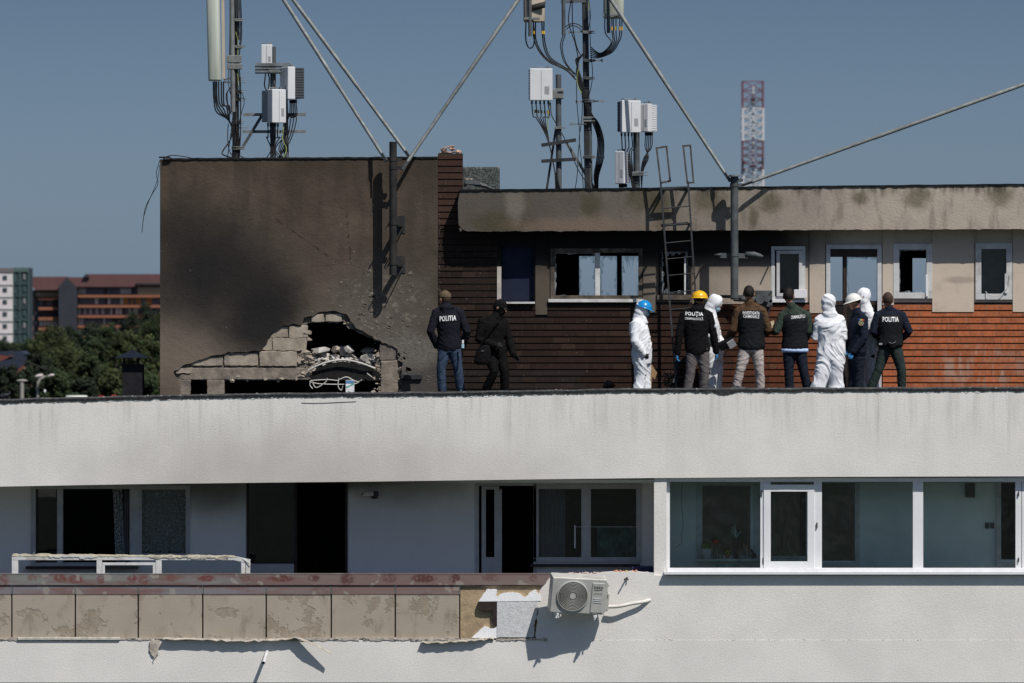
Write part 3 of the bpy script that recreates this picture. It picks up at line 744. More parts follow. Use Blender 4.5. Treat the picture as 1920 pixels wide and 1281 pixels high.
# tower sides, top, dark interior
mb = MB(); zt = ZZ(299, YT)
mb.box(XX(300.5,YT), XX(300.5,YT)+.2, YT+.33, 6.2, -1.3, zt-.02); mb.box(XX(820,YT)-.2, XX(820,YT), YT+.5, 6.2, -1.3, zt-.02); mb.box(XX(300.5,YT)+.2, XX(820,YT)-.2, 6.0, 6.2, -1.3, zt-.02)
mb.build('tower_wall', M['tower'], bld)
mb = MB(); mb.box(XX(300.5,YT)+.001, XX(820,YT)-.001, YT+.05, 6.2, zt-.0195, zt+.0); mb.build('tower_roof', M['membrane2'], bld)
mb = MB(); mb.box(XX(302,YT)+.21, XX(818,YT)-.21, YT+.5, YT+.52+1.8, zt-.2, zt-.05)
mb.box(XX(302,YT)+.21, XX(818,YT)-.21, YT+2.4, YT+2.5, -1.3, zt-.03); mb.build('room_lining', M['soot'], bld)
mb = MB(); mb.box(XX(578,YT+.1), XX(712,YT+.1), YT+.12, YT+1.3, ZZ(706,YT), ZZ(688,YT)); mb.build('floor_beam', M['soot'], bld)
ar = [(578,714),(583,698),(600,688),(620,681),(640,678),(662,680),(690,688),(712,700),(712,714)]
plate('charred_sheet', [jag([(XX(a,YT+.02), ZZ(b,YT+.02)) for a, b in ar], .05, .01, 8)], YT+.03, YT+.09, M['soot'], bld)
mb = MB(); xs = [298+i*4 for i in range(132)]   # felt edge along the tower top
for a, b in zip(xs, xs[1:]):
    vs = []
    for p in (a, b):
        t_ = 298.5-(p-298)*.006 - 1.8 - 1.2*noise.noise(Vector((p*.05,4,0))) - (3 if p < 322 else 0); dr = 3.2+1.6*noise.noise(Vector((p*.1,6,0)))
        vs += [P(p, t_+dr, YT-.02), P(p, t_, YT-.025), P(p, t_, YT+.5)]
    mb.add(vs, [(0,3,4,1),(1,4,5,2)], False)
mb.build('felt_lip', M['membrane2'], bld)
mb = MB(); mb.pb(866,313,937,360, 3.4, 4.3); mb.build('chimney_block', (lambda t: (t.color(t.mix(t.mr(t.noise(28,3,.8), .42, .62), (.035,.042,.04), (.12,.135,.13))), t.bump(t.noise(28,3,.8), .6, .02), t.m)[-1])(MT('pebbledash_concrete', .95)), bld, .03)

# ---------------------------------------------------------------- lower storey
YL = 1.4
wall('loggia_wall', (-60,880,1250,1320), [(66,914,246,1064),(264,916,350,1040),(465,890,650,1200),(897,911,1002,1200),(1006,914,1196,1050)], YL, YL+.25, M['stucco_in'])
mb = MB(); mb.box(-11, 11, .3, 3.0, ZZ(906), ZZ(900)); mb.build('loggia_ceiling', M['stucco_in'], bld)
mb = MB(); mb.pb(1226.5,880,1250,1079,.045,1.4); mb.build('column', M['stucco'], bld)
mb = MB(); mb.box(-11, 11.2, .32, 4.2, ZZ(1215), ZZ(1206)); mb.build('loggia_floor', M['concrete'], bld)
mb = MB(); mb.box(-11, 11.2, 4.2, 4.3, ZZ(1215), ZZ(900)); 
for px in (-55, 455, 885, 1240, 1612, 1990): mb.box(XX(px,YL), XX(px,YL)+.1, YL+.26, 4.2, ZZ(1206), ZZ(906))
mb.build('room_lining', M['roomdark'], bld)
# window 1 (two bays) and lace bay
f = frame('window', (58,908,252,1064), 9, YL-.03, YL+.08, M['greywood'])
mb = MB(); mb.pb(107,916,118,1056,YL-.02,YL+.06); mb.build('mullion', M['greywood'], f)
frame('sash', (68,914,108,1056), 3, YL+.0, YL+.04, M['brownwood'], f); pane((70,916,107,1056), YL+.03, f, 'glassdark')
mb = MB(); mb.pb(48,1062,258,1067,YL-.12,YL-.0); mb.build('sill', M['brownwood'], f)
f = frame('window', (258,910,356,1046), 8, YL-.03, YL+.08, M['greywood']); pane((266,918,348,1038), YL+.03, f, 'glassdark')
mb = MB(); mb.pb(246.5,905,262,1064,YL-.04,YL+.02); mb.build('post', M['greywood'], f)
f = frame('balcony_door', (462,886,652,1220), 5, YL-.02, YL+.06, M['brownwood'])
mb = MB(); mb.pb(551,890,557,1200,YL-.0,YL+.05); mb.pb(466,1053,552,1057,YL-.03,YL+.05); mb.build('mullion', M['brownwood'], f)
mb = MB(); mb.pb(466,1057,551,1200,YL-.02,YL+.06); mb.build('lower_panel', M['greywood'], f)
pane((467,895,551,1053), YL+.02, f, 'glassdark')
f = frame('balcony_door', (892,905,1006,1220), 6, YL-.03, YL+.06, M['greywood'])
mb = MB(); mb.pb(903,912,911,1200,YL-.02,YL+.02); mb.pb(927,912,936,1200,YL-.02,YL+.02); mb.pb(911,912,927,918,YL-.02,YL+.02); mb.pb(911,1045,927,1200,YL-.02,YL+.02); mb.pb(936,918,941,1200,YL+.0,YL+.5)
mb.build('open_leaf', M['greywood'], f)
f = frame('window', (1000,908,1202,1054), 7, YL-.03, YL+.08, M['greywood'])
mb = MB(); mb.pb(1092,914,1106,1048,YL-.02,YL+.07); mb.build('mullion', M['greywood'], f)
frame('sash', (1007,914,1093,1048), 3, YL-.01, YL+.04, M['greywood'], f); frame('sash', (1105,914,1196,1048), 3, YL-.01, YL+.04, M['greywood'], f)
pane((1008,915,1092,1048), YL+.02, f, 'glassdark'); pane((1106,915,1195,1048), YL+.02, f, 'glassdark')
mb = MB(); mb.pb(993,1058,1200,1063,YL-.12,YL-.0); mb.build('sill', M['brownwood'], f)
mb = MB(); mb.tube([P(1078,985,YL-.05),P(1078,1028,YL-.05)], .012, 6); mb.tube([P(1078,988,YL-.05),P(1195,988,YL-.05)], .003, 5); mb.build('handle', M['pvc'], f)
# balcony front: panels, rails, slab edges
Yb = .06
jx = [-97, 22, 141, 259, 380, 499, 621, 741, 862]
for i, (a, b) in enumerate(zip(jx, jx[1:])):
    mb = MB(); mb.pb(a+1.3, 1115.5, b-1.3, 1198, Yb+rnd(-.004,.004), Yb+.08); mb.build('cladding_panel', M['panel'], bld, .006)
mb = MB(); mb.pb(863.2,1098,1022,1198, Yb+.02, Yb+.08); mb.build('cladding_panel', M['yellowrender'], bld)['label'] = 'bare yellowish render panel where the insulation has torn away'
mb = MB(); mb.pb(-97,1100,1024,1205, Yb+.081, Yb+.2)
mb.build('balcony_wall', simple('rusty_joint', (.075,.045,.035), .9, var=.5), bld)
mb = MB(); 
for a, b in zip(jx, jx[1:]): mb.pb(a+1.5, 1097.6, b-1.0, 1115, Yb-.008, Yb+.09)
mb.build('lower_rail_band', M['rail2'], bld, .002)
mb = MB(); mb.pb(-97,1077,1036,1097, Yb-.03, Yb+.12); mb.pb(-97,1076,1036,1077.2, Yb-.035, Yb+.22); mb.build('balcony_rail', M['rail1'], bld)
mb = MB()
for x in jx[1:]: mb.pb(x-.8, 1099, x+.8, 1114, Yb-.014, Yb+.05)
mb.build('joint_cover', M['galv'], bld)
# the white insulated wall: below panels and to the right, with a step seam
def sheet(name, r, Y0, Y1, m, seed=0, jl=False):
    x0,y0,x1,y1 = r
    pts = [(x0,y0,1),(x1,y0,1),(x1,y1,1),(x0,y1,1)]
    if jl: pts = [(x0,y0,1),(x1,y0,1),(x1,y1,1),(x0,y1)]
    return plate(name, [jag([(XX(p[0],Y0), ZZ(p[1],Y0))+((1,) if len(p)>2 else ()) for p in pts], .06, .015, seed)], Y0, Y1, m, bld)
sheet('insulated_wall', (-60,1200.5,1990,1280), .0, .3, M['stucco'])
mb = MB(); mb.pb(-60,1279.4,1990,1330,.06,.3); mb.build('lower_loggia_shadow_gap', M['soot'], bld)  # solid black strip put in for the shade of the loggia below
topE = [(1004,1200.9),(1008,1150),(1010,1110),(1030,1085),(1060,1079),(1100,1076),(1150,1073),(1190,1073),(1226,1074,1),(1226,1079,1),(1990,1079,1),(1990,1200.9,1)]
plate('insulated_wall', [jag([(XX(p[0],.03), ZZ(p[1],.03))+((1,) if len(p)>2 else ()) for p in topE], .05, .014, 4)], .005, .3, M['stucco'], bld)
mb = MB(); mb.pb(1155,1074,1226,1079, .1, .4); mb.build('balcony_wall_top', M['concrete'], bld)
# ragged foam insulation
def rag(name, pts, Y0, Y1, m, amp=.02, step=.03, seed=1):
    return plate(name, [jag([(XX(p[0],Y0), ZZ(p[1],Y0))+((1,) if len(p)>2 else ()) for p in pts], step, amp, seed)], Y0, Y1, m, bld)
rag('insulation_board', [(932,1195,1),(932,1127,1),(1008,1127),(1010,1140),(1003,1165),(1000,1195,1)], .0, .13, simple('rendered_foam_face', (.58,.585,.6), .95, var=.12, sc=12, bump=.8, bs=30), seed=2)
rag('insulation_foam', [(897,1128,1),(905,1116),(912,1106),(931,1105),(932,1119),(945,1112),(960,1110),(975,1115),(986,1121),(990,1111),(1003,1108),(1015,1118),(1014,1127,1)], -.005, .1, M['foamwhite'], .02, .03, 3)
rag('insulation_foam', [(884,1196,1),(895,1185),(908,1175),(922,1180),(932,1174,1),(932,1197,1)], .01, .1, M['foamwhite'], .015, .03, 4)
rag('torn_render_flap', [(897,1128,1),(932,1128,1),(932,1174),(925,1172),(924,1145),(912,1146),(897,1143)], .0, .012, M['brownwood'], .012)
# torn seam at the foot of the panels
mb = MB(); rr = random.Random(21)
for i in range(170):
    px = rr.uniform(0, 1010); r = rr.uniform(.004, .018)
    mb.chunk(P(px, 1198.5+rr.uniform(-2,2), rr.uniform(-.02,.03)), r*rr.uniform(1.5,5), r, r*.5, i+4000)
for i in range(60):
    px = rr.uniform(1010, 1920); r = rr.uniform(.003, .007)
    mb.chunk(P(px, 1200+rr.uniform(-1,1), .0), r*3, r, r*.6, i+5000)
mb.build('torn_seam', M['rubbish'], bld, kind='stuff')
x = -20
while x < 1005:                             # ragged render lip left along the seam
    L_ = rr.uniform(40, 150); a_ = [(x,1197+rr.uniform(-.6,.6)),(x+L_,1196.6+rr.uniform(-.6,.8)),(x+L_,1200.2+rr.uniform(0,1)),(x,1200.6+rr.uniform(0,1.2))]
    rag('seam_lip', a_, -.012, .06, M['rubbish'], .014, .03, x)
    x += L_+rr.uniform(0, 8)
mb = MB(); mb.pb(33,1195,225,1200,-.035,.03); mb.build('seam_batten', simple('pale_batten', (.55,.52,.46), .9), bld, .004)
def strip(pts, w, name, m, sag=.02):      # thin torn strip hanging off the facade
    q = bez(pts, 10); mb = MB(); vs = []
    for i, p in enumerate(q):
        j = noise.noise(Vector((p.x*12, p.z*12, 1)))*.03
        ww = w*(1-.75*max(0,(i/len(q)-.75)*4)) if i/len(q) > .75 else w
        vs += [p+Vector((0,0,.008+j*.3)), p+Vector((0,-ww,-.012+j)), p+Vector((0,-ww,-.02+j)), p+Vector((0,0,-.012+j*.3))]
    n = len(q); fs = []
    for i in range(n-1):
        a = i*4
        for k in range(4): fs.append((a+k, a+(k+1)%4, a+4+(k+1)%4, a+4+k))
    mb.add(vs, fs, False); return mb.build(name, m, bld)
strip([P(306,1196,0),P(380,1198,0),P(470,1200,0),P(540,1197,0),P(560,1196,-.03),P(590,1208,-.10),P(622,1225,-.16)], .11, 'hanging_render_strip', M['rubbish'])
strip([P(790,1203,0),P(830,1203,0),P(880,1200,0),P(926,1196,0)], .10, 'hanging_render_strip', M['rubbish'])
rag('hanging_render_scrap', [(281,1202),(299,1201),(297,1225),(289,1241),(285,1225)], -.03, -.015, M['rubbish'], .03, .03)
mb = MB(); mb.cyl(P(494,1243,-.30), P(501,1221,.02), .030, n=14); mb.build('drain_pipe', M['pvc_old'], bld)
mb = MB(); mb.cyl(P(494,1243.3,-.303), P(494,1243.2,-.301), .022, n=14); mb.build('drain_mouth', M['soot'], bld)  # black disc painted in for the shade inside the pipe
# enclosed balcony glazing on the right
Ye = .15
def encl():
    f = frame('enclosed_balcony_window', (1249,896,1990,1072), 7, Ye, Ye+.09, M['pvc'])
    mb = MB(); mb.pb(1249,896,1990,903.5,Ye-.012,Ye+.1); mb.build('head_frame', M['pvc'], f)
    for a, b in ((1425.5,1445),(1526,1541),(1711.5,1731),(1904,1915),(1916,1990)):
        mb = MB(); mb.pb(a,903,b,1066,Ye+.004,Ye+.085); mb.build('mullion', M['pvc'], f, .004)
    g = frame('sash', (1432,909,1527,1066), 13, Ye-.02, Ye+.05, M['pvc'], f)
    mb = MB(); mb.pb(1426,920,1429,931,Ye-.01,Ye+.01); mb.pb(1430,1046,1432,1058,Ye-.01,Ye+.01); mb.pb(1531,980,1533,990,Ye-.03,Ye+.01); mb.pb(1909,922,1911,930,Ye-.03,Ye+.01); mb.pb(1909,1046,1911,1054,Ye-.03,Ye+.01); mb.build('hinge', M['acdark'], f)
    pane((1445,922,1514,1053), Ye+.03, g)
    for a, b in ((1256,1426),(1541,1712),(1731,1905)): pane((a,903,b,1066), Ye+.04, f)
    mb = MB(); mb.pb(1245,1072.3,1990,1077.5,Ye-.26,Ye+.02); mb.build('sill', M['pvc'], f, .003)
    mb = MB(); mb.pb(1251,1066,1990,1072.2,Ye-.05,Ye-.002); mb.build('glazing_ledge', M['pvc'], f, .003)
encl()
M['greentint'] = simple('enclosed_balcony_plaster', (.80,.84,.83), .9, var=.05, sc=2)
wall('enclosed_inner_wall', (1250.5,880,1990,1320), [(1317,908,1407,1046),(1446,905,1512,1047),(1541,905,1603,1052),(1876,905,1990,1050)], YL, YL+.25, M['greentint'])
f = frame('inner_window', (1306,900,1424,1052), 11, YL-.04, YL+.05, M['pvc_old']); mb = MB(); mb.pb(1306,1048,1520,1052,YL-.35,YL-.0); mb.build('inner_sill', M['pvc_old'], f)
mb = MB(); mb.pb(1407,905,1418,1046,YL-.035,YL+.02); mb.build('post', M['greentint'], f)
pane((1317,908,1407,1046), YL+.02, f, 'glassdark')
f = frame('inner_door', (1436,900,1520,1052), 9, YL-.04, YL+.05, M['pvc_old']); pane((1446,909,1512,1043), YL+.02, f, 'glassdark')
f = frame('inner_door', (1532,896,1612,1064), 9, YL-.04, YL+.05, M['pvc_old']); pane((1541,905,1603,1055), YL+.02, f, 'glassdark')
f = frame('inner_door', (1868,896,1990,1064), 9, YL-.04, YL+.05, M['pvc_old'])
mb = MB(); mb.pb(1810,906,1828,933,YL-.06,YL-.001); mb.build('wall_vent', M['acdark'], bld, .004)
mb = MB(); mb.pb(1847,980,1855,991,YL-.02,YL-.001); mb.pb(1856.5,980,1864.5,991,YL-.02,YL-.001); mb.build('light_switch', M['acdark'], bld, .003)
mb = MB()                                   # crack in inner plaster
for a, b in zip([(1279,905),(1278,925),(1277,945),(1280,965),(1281,985),(1278,1005),(1279,1018)], [(1278,925),(1277,945),(1280,965),(1281,985),(1278,1005),(1279,1018),(1268,1026)]):
    mb.bar(P(*a,YL-.004), P(*b,YL-.004), .012, .006)
mb.build('plaster_crack', M['acdark'], bld)

mb = MB(); q = [(565,755.5),(590,756.2),(612,755.4),(640,754.2),(668,753)]
for a, b in zip(q, q[1:]): mb.bar(P(*a,-.004), P(*b,-.004), .008, .006)
mb.build('crack', M['acdark'], bld)
# ---------------------------------------------------------------- people on the terrace
def fabric(name, col, rough=.9, var=.15, sc=14, bump=.15, bs=160):
    return simple(name, col, rough, var=var, sc=sc, bump=bump, bs=bs, spec=.12)
F = dict(
 navyblack=fabric('black_navy_fleece', (.010,.011,.017)), black=fabric('black_fabric', (.0055,.0055,.0065)), blackshell=fabric('black_softshell', (.0045,.0045,.005), .9),
 jeans=fabric('blue_denim', (.035,.055,.095), var=.3), white=fabric('white_coverall', (.72,.74,.78), .8, .04), skin=simple('skin', (.34,.17,.115), .55, var=.1, sc=20, spec=.4),
 hairdark=simple('dark_hair', (.010,.007,.006), .7, var=.5, sc=60, bump=.6, bs=120), hairshort=simple('cropped_hair', (.050,.030,.021), .8, var=.4, sc=70, bump=.5, bs=130),
 brown=fabric('brown_cotton', (.075,.044,.024)), green=fabric('dark_green_fleece', (.032,.046,.036)), vest=fabric('black_vest', (.010,.011,.013), .8),
 grey=fabric('grey_trousers', (.115,.105,.105)), beige=fabric('pale_grey_trousers', (.37,.33,.315)), navy=fabric('navy_cloth', (.010,.014,.026)), navytr=fabric('navy_trousers', (.012,.016,.026)),
 greengrey=fabric('green_grey_trousers', (.024,.034,.033)), khaki=fabric('khaki_cap_cloth', (.11,.085,.05)), glove=simple('blue_nitrile', (.06,.30,.62), .4, spec=.5), blackglove=simple('black_glove', (.012,.012,.012), .7),
 helmblue=simple('blue_helmet_plastic', (.012,.235,.56), .25, var=.03, spec=.6), helmyellow=simple('yellow_helmet_plastic', (.78,.44,.012), .25, var=.03, spec=.6), helmwhite=simple('white_helmet_plastic', (.72,.72,.69), .25, var=.03, spec=.6),
 mask=fabric('pale_blue_mask', (.36,.55,.66)), lightblue=fabric('light_blue_shirt', (.42,.55,.80)), shoe=simple('dark_shoe', (.012,.012,.012), .5))

def finish(mb, name, m, parent, vox=.011, smooth=5, fold=0, fscale=9, seed=0, stretch=(1,1,1), dens=None):
    o = mb.build(name, m, parent)
    r = o.modifiers.new('r', 'REMESH'); r.mode = 'VOXEL'; r.voxel_size = vox; r.use_smooth_shade = True
    s = o.modifiers.new('s', 'SMOOTH'); s.factor = .5; s.iterations = smooth
    me = bake(o)
    if fold:
        me.update()
        n = len(me.vertices)
        sx, sy, sz = stretch; sd = seed*7.3
        NN = [v.normal.copy() for v in me.vertices]; CC = [v.co.copy() for v in me.vertices]; out_co = []
        for p, nn in zip(CC, NN):
            dx_ = p.x-parent.location.x; q = Vector(((dx_+.25*math.sin(p.z*5+sd))*fscale*sx+sd, p.y*fscale*sy, (p.z+.8*dx_*math.sin(p.z*2+sd))*fscale*sz))
            w = Vector((noise.noise(q*.6), noise.noise(q*.6+Vector((9,2,5))), 0))*.9
            a = 1-abs(noise.noise(q+w))*2.6
            b = 1-abs(noise.noise(q*2.3+w*2))*2.4
            k = fold*(max(a,0)*1.0 + max(b,0)*.6 - .5)
            if dens: k *= dens(p)
            r_ = p + nn*k; out_co += [r_.x, r_.y, r_.z]
        me.vertices.foreach_set('co', out_co)
        me.update()
    me.polygons.foreach_set('use_smooth', [True]*len(me.polygons))
    return o

def vlerp(a, b, t): return a.lerp(b, t)
def hand(mb, wr, d, palm, side, curl=.5, g=0.0, s=1.0):
    """wrist, hand direction, palm normal, thumb side vector; five separate bent fingers"""
    d = d.normalized(); palm = (palm - d*palm.dot(d)).normalized(); side = d.cross(palm).normalized()*(1 if d.cross(palm).dot(side) > 0 else -1)
    c0, c1 = wr + d*.01*s, wr + d*.085*s
    mb.rings([(wr - d*.012, side*(.024+g), palm*(.020+g)), (c0 + d*.015*s, side*(.034+g)*s, palm*(.017+g)*s), (c0 + d*.05*s, side*(.042+g)*s, palm*(.016+g)*s), (c1, side*(.041+g)*s, palm*(.013+g)*s)], 14)
    for i, (off, ln) in enumerate(((.030,.072),(.0105,.080),(-.0095,.074),(-.029,.058))):
        p = c1 + side*off*s - d*.006; pts = [p]; a = .12
        for j, fr in enumerate((.45,.30,.25)):
            a += curl*(.62 if j == 0 else .85)*(1+.12*i)
            p = p + (d*math.cos(a) + palm*math.sin(a))*ln*fr*s; pts.append(p)
        mb.ctube(pts, [(.0098+g)*s, (.0094+g)*s, (.0086+g)*s, (.0074+g)*s], 8)
    t0 = c0 + side*.028*s + d*.018*s
    mb.ctube([t0, t0 + (side*.6+d*.75+palm*.25).normalized()*.038*s, t0 + (side*.6+d*.75+palm*.25).normalized()*.038*s + (side*.1+d*.8+palm*.55).normalized()*.032*s], [(.0135+g)*s, (.0115+g)*s, (.0088+g)*s], 8)

def person(label, cx, top, Y0, yaw=90, head_yaw=None, head_pitch=0, foot=739, J=None, H=None,
           top_m='navyblack', sleeve_m=None, leg_m='jeans', coverall=False, hood=False, hair=None, hat=None, vest=None, gloves=None, mask=None,
           collar=True, jhem=.035, bulk=1.0, curlR=.5, curlL=.5, text=None, shirt=None, fold=.006, seed=1, handdir=None, balaclava=False, hood_back=False, width=1.0):
    root = empty('person', P(cx, foot, Y0), label, 'person', 'people examining the damaged roof terrace')
    base = P(cx, foot, Y0); Ht = H or ((foot-top)/SC*(DIST+Y0)/DIST)
    ya = R(yaw); fw = Vector((math.cos(ya), math.sin(ya), 0)); rt = Vector((math.sin(ya), -math.cos(ya), 0)); up = Vector((0,0,1))
    def st(fr, side=0, fo=0): return base + up*Ht*(1-fr) + rt*side + fw*fo
    j = dict(head=st(.068), neck=st(.165), chest=st(.26), waist=st(.39), pelvis=st(.475), shR=st(.195,.19), shL=st(.195,-.19), elR=st(.375,.255,-.03), elL=st(.375,-.255,-.03),
             wrR=st(.515,.27,.03), wrL=st(.515,-.27,.03), hiR=st(.50,.088), hiL=st(.50,-.088), knR=st(.735,.11,.015), knL=st(.735,-.11,.015), anR=st(.955,.12,-.02), anL=st(.955,-.12,-.02))
    for k, v in (J or {}).items(): j[k] = P(v[0], v[1], Y0+v[2])
    hy = R(head_yaw if head_yaw is not None else yaw); hf = Vector((math.cos(hy), math.sin(hy), 0)); hr = Vector((math.sin(hy), -math.cos(hy), 0))
    ph = R(head_pitch); hu = (up*math.cos(ph) + hf*math.sin(ph)).normalized(); hf = (hf*math.cos(ph) - up*math.sin(ph)).normalized()   # pitch > 0 looks down
    HS = 1.17; hr_, hf_, hu_ = hr, hf, hu; hr, hf, hu = hr*HS, hf*HS, hu*HS
    hc = j['head']; srt = (j['shR']-j['shL']).normalized(); sfw = srt.cross(up)*-1; sfw = sfw if sfw.dot(fw) > -.2 else -sfw; sfw.normalize()
    hrt = (j['hiR']-j['hiL']); hrt.z = 0; hrt = hrt.normalized() if hrt.length > .05 else rt; hfw = hrt.cross(up)*-1; hfw = hfw if hfw.dot(fw) > -.2 else -hfw
    def torso(mb, g, lo=-.09, hi=1.0):
        pv, wa, ch, nk = j['pelvis'], j['waist'], j['chest'], j['neck']; sm = (j['shR']+j['shL'])/2
        W_ = width*1.10; g = g + .004
        rs = [(pv + up*lo, hrt*(.135*W_+g), hfw*(.108+g)), (pv, hrt*(.165*W_+g), hfw*(.118+g)), (vlerp(pv,wa,.5), hrt*(.158*W_+g), hfw*(.112+g)), (wa, srt*(.150*W_+g), sfw*(.108+g)), (vlerp(wa,ch,.6), srt*(.170*W_+g), sfw*(.118+g)), (ch, srt*(.178*W_+g), sfw*(.122+g)), (vlerp(ch,sm,.65), srt*(.172*W_+g), sfw*(.108+g)), (sm+up*.018, srt*(.13*W_+g), sfw*(.082+g)), (vlerp(sm,nk,.65)+up*.02, srt*(.075+g*.6), sfw*(.064+g*.6))]
        if hi < 1: rs = rs[:-1]
        mb.rings(rs, 24)
    def arm(mb, s, g, end=1.0, cuff=0):
        a, b, c = j['sh'+s], j['el'+s], j['wr'+s]; sm = (j['shR']+j['shL'])/2
        e = vlerp(b, c, end)
        mb.ctube([vlerp(a, sm, .35)+up*.0, a, vlerp(a,b,.5), b, vlerp(b,c,.35*end), e], [.056+g, .063+g, .055+g, .048+g, .047+g, .032+g+cuff], 16)
        mb.ctube([vlerp(j['neck'], hc, .12), vlerp(j['neck'], a, .5)+up*.008, a+up*.004], [.045+g*.7, .050+g*.8, .052+g], 12)
    def leg(mb, s, g, lo=1.0, flare=0):
        a, b, c = j['hi'+s], j['kn'+s], j['an'+s]; e = vlerp(b, c, lo)
        mb.ctube([a+up*.03, vlerp(a,b,.15), vlerp(a,b,.55), b, vlerp(b,c,.3), vlerp(b,e,.75), e], [.088+g, .096+g, .082+g, .064+g, .063+g, .054+g+flare*.6, .044+g+flare], 16)
    # --- body: one continuous skin surface
    mb = MB(); torso(mb, -.012)
    for s in 'RL': arm(mb, s, -.010); leg(mb, s, -.012)
    mb.ctube([vlerp(j['neck'], j['chest'], .3), j['neck'], hc - hu*.055 - hf*.012], [.062,.055,.054], 16)
    mb.ell(hc + hu*.012 - hf*.008, hr*.076, hf*.094, hu*.104, 20, 14)                                # skull
    mb.ell(hc - hu*.045 + hf*.022, hr*.056, hf*.064, hu*.070, 16, 12)                               # jaw
    mb.ctube([hc + hu*.012 + hf*.086, hc - hu*.012 + hf*.103, hc - hu*.022 + hf*.104], [.009,.012,.013], 8)    # nose
    mb.ell(hc - hu*.058 + hf*.085, hr*.020, hf*.010, hu*.007, 10, 6); mb.ell(hc + hu*.028 + hf*.083, hr*.048, hf*.012, hu*.009, 10, 6)
    for s in (-1, 1): mb.ell(hc + hr*.078*s - hu*.006 - hf*.008, hr*.014, hf*.022, hu*.034, 10, 8)
    hm = MB()
    for s in 'RL':
        d = j['wr'+s] - j['el'+s]
        if handdir and s in handdir: d = Vector(handdir[s])
        pal = (-rt if s == 'R' else rt)
        args = (j['wr'+s], d, pal, fw, curlR if s == 'R' else curlL)
        hand(mb, *args)
        if gloves: hand(hm, *args, g=.0028); hm.ctube([j['wr'+s]-d.normalized()*.05, j['wr'+s]], [.034,.032], 12)
        ft = MB()
    for s in 'RL':
        a = j['an'+s]; mb.ctube([a, a - up*.03 + fw*.03, a - up*.045 + fw*.13], [.036,.036,.028], 12)
    finish(mb, 'body', F['skin'], root, .0075, 2)
    # eyes (only shows where the face does)
    e = MB()
    for s in (-1, 1): e.ell(hc + hr*.031*s + hf*.084 + hu*.010, hr*.012, hf*.008, hu*.008, 10, 8)
    e.build('eyes', simple('eye_white', (.55,.5,.47), .3), root)
    # --- clothing
    if coverall:
        mb = MB(); torso(mb, .046, -.13)
        for s in 'RL': arm(mb, s, .030, .98); leg(mb, s, .036 + max(0, width-1)*.25, .97, .014 + max(0, width-1)*.2)
        if hood:
            mb.ctube([j['neck']-up*.05, j['neck']+up*.015, hc - hu*.08 - hf*.03], [.135,.118,.100], 16); mb.ell(j['neck'] - sfw*.06 - up*.01, srt*.12, sfw*.07, up*.07, 16, 10)
            mb.ell(hc + hu*.012 - hf*.022, hr*.097, hf*.105, hu*.122, 20, 14); mb.ell(hc - hu*.06 - hf*.02, hr*.100, hf*.088, hu*.095, 16, 12); mb.ell(hc + hu*.03 - hf*.06, hr*.07, hf*.075, hu*.085, 14, 10)
        finish(mb, 'coverall', F['white'], root, .010, 5, fold*1.3, 3.6, seed, (1.3,1.3,.62))
    else:
        sm_ = F[sleeve_m or top_m]
        mb = MB(); torso(mb, .024, jhem if jhem < 0 else -jhem)
        if not vest:
            for s in 'RL': arm(mb, s, .019, .97, .006)
            if collar: mb.ctube([j['neck']-up*.02, vlerp(j['neck'], hc, .30)-hf*.01], [.082,.070], 16)
            if hood_back:
                q = j['neck'] - sfw*.055; mb.ell(q + up*.0, srt*.13, sfw*.065, up*.060, 16, 10); mb.ell(q - up*.065 - sfw*.02, srt*.095, sfw*.045, up*.085, 16, 10); mb.ctube([j['neck'], vlerp(j['neck'], hc, .55)-hf*.01], [.085,.082], 16)
            finish(mb, 'jacket', F[top_m], root, .011, 4, fold, 8, seed, (1,1,1.6))
        else:
            for s in 'RL': arm(mb, s, .018, .97, .004)
            if collar: mb.ctube([j['neck']-up*.02, vlerp(j['neck'], hc, .22)-hf*.012], [.082,.074], 16)
            finish(mb, 'shirt', sm_, root, .011, 4, fold, 8, seed, (1,1,1.6))
            v = MB(); torso(v, .040, -jhem, .9)
            for s in (-1, 1): v.ctube([(j['shR']+j['shL'])/2 + srt*.125*s - sfw*.06 - up*.05, (j['shR']+j['shL'])/2 + srt*.120*s + up*.035, (j['shR']+j['shL'])/2 + srt*.125*s + sfw*.06 - up*.05], [.045,.045,.045], 10)
            finish(v, 'vest', F[vest], root, .011, 4, fold*.7, 8, seed+2, (1,1,1.3))
        mb = MB(); 
        pv = j['pelvis']; mb.rings([(pv - up*.10, hrt*.150*width*1.08, hfw*.118), (pv, hrt*.188*width*1.08, hfw*.138), (pv + up*.10, hrt*.172*width*1.08, hfw*.128)], 24)
        for s in 'RL': leg(mb, s, .015, .97, .012)
        finish(mb, 'trousers', F[leg_m], root, .011, 3, fold*1.0, 7, seed+4, (1,1,1.5))
    if shirt:
        mb = MB(); pv = j['pelvis']; mb.rings([(pv - up*(jhem+.035), hrt*.226*width, hfw*.158), (pv - up*(jhem-.03), hrt*.222*width, hfw*.155)], 28); mb.build('shirt_hem', F[shirt], root)
    mb = MB()
    for s in 'RL':
        a = j['an'+s] - up*.02; mb.rings([(a + up*.045 - fw*.02, rt*.044, fw*.055), (a + up*.0, rt*.046, fw*.065), (a - up*.035 + fw*.03, rt*.050, fw*.115), (a - up*.058 + fw*.05, rt*.052, fw*.135), (a - up*.062 + fw*.05, rt*.050, fw*.130)], 18)
        mb.build('shoe', F['shoe'], root); mb = MB()
    if gloves:
        finish(hm, 'gloves', F[gloves], root, .0065, 1)
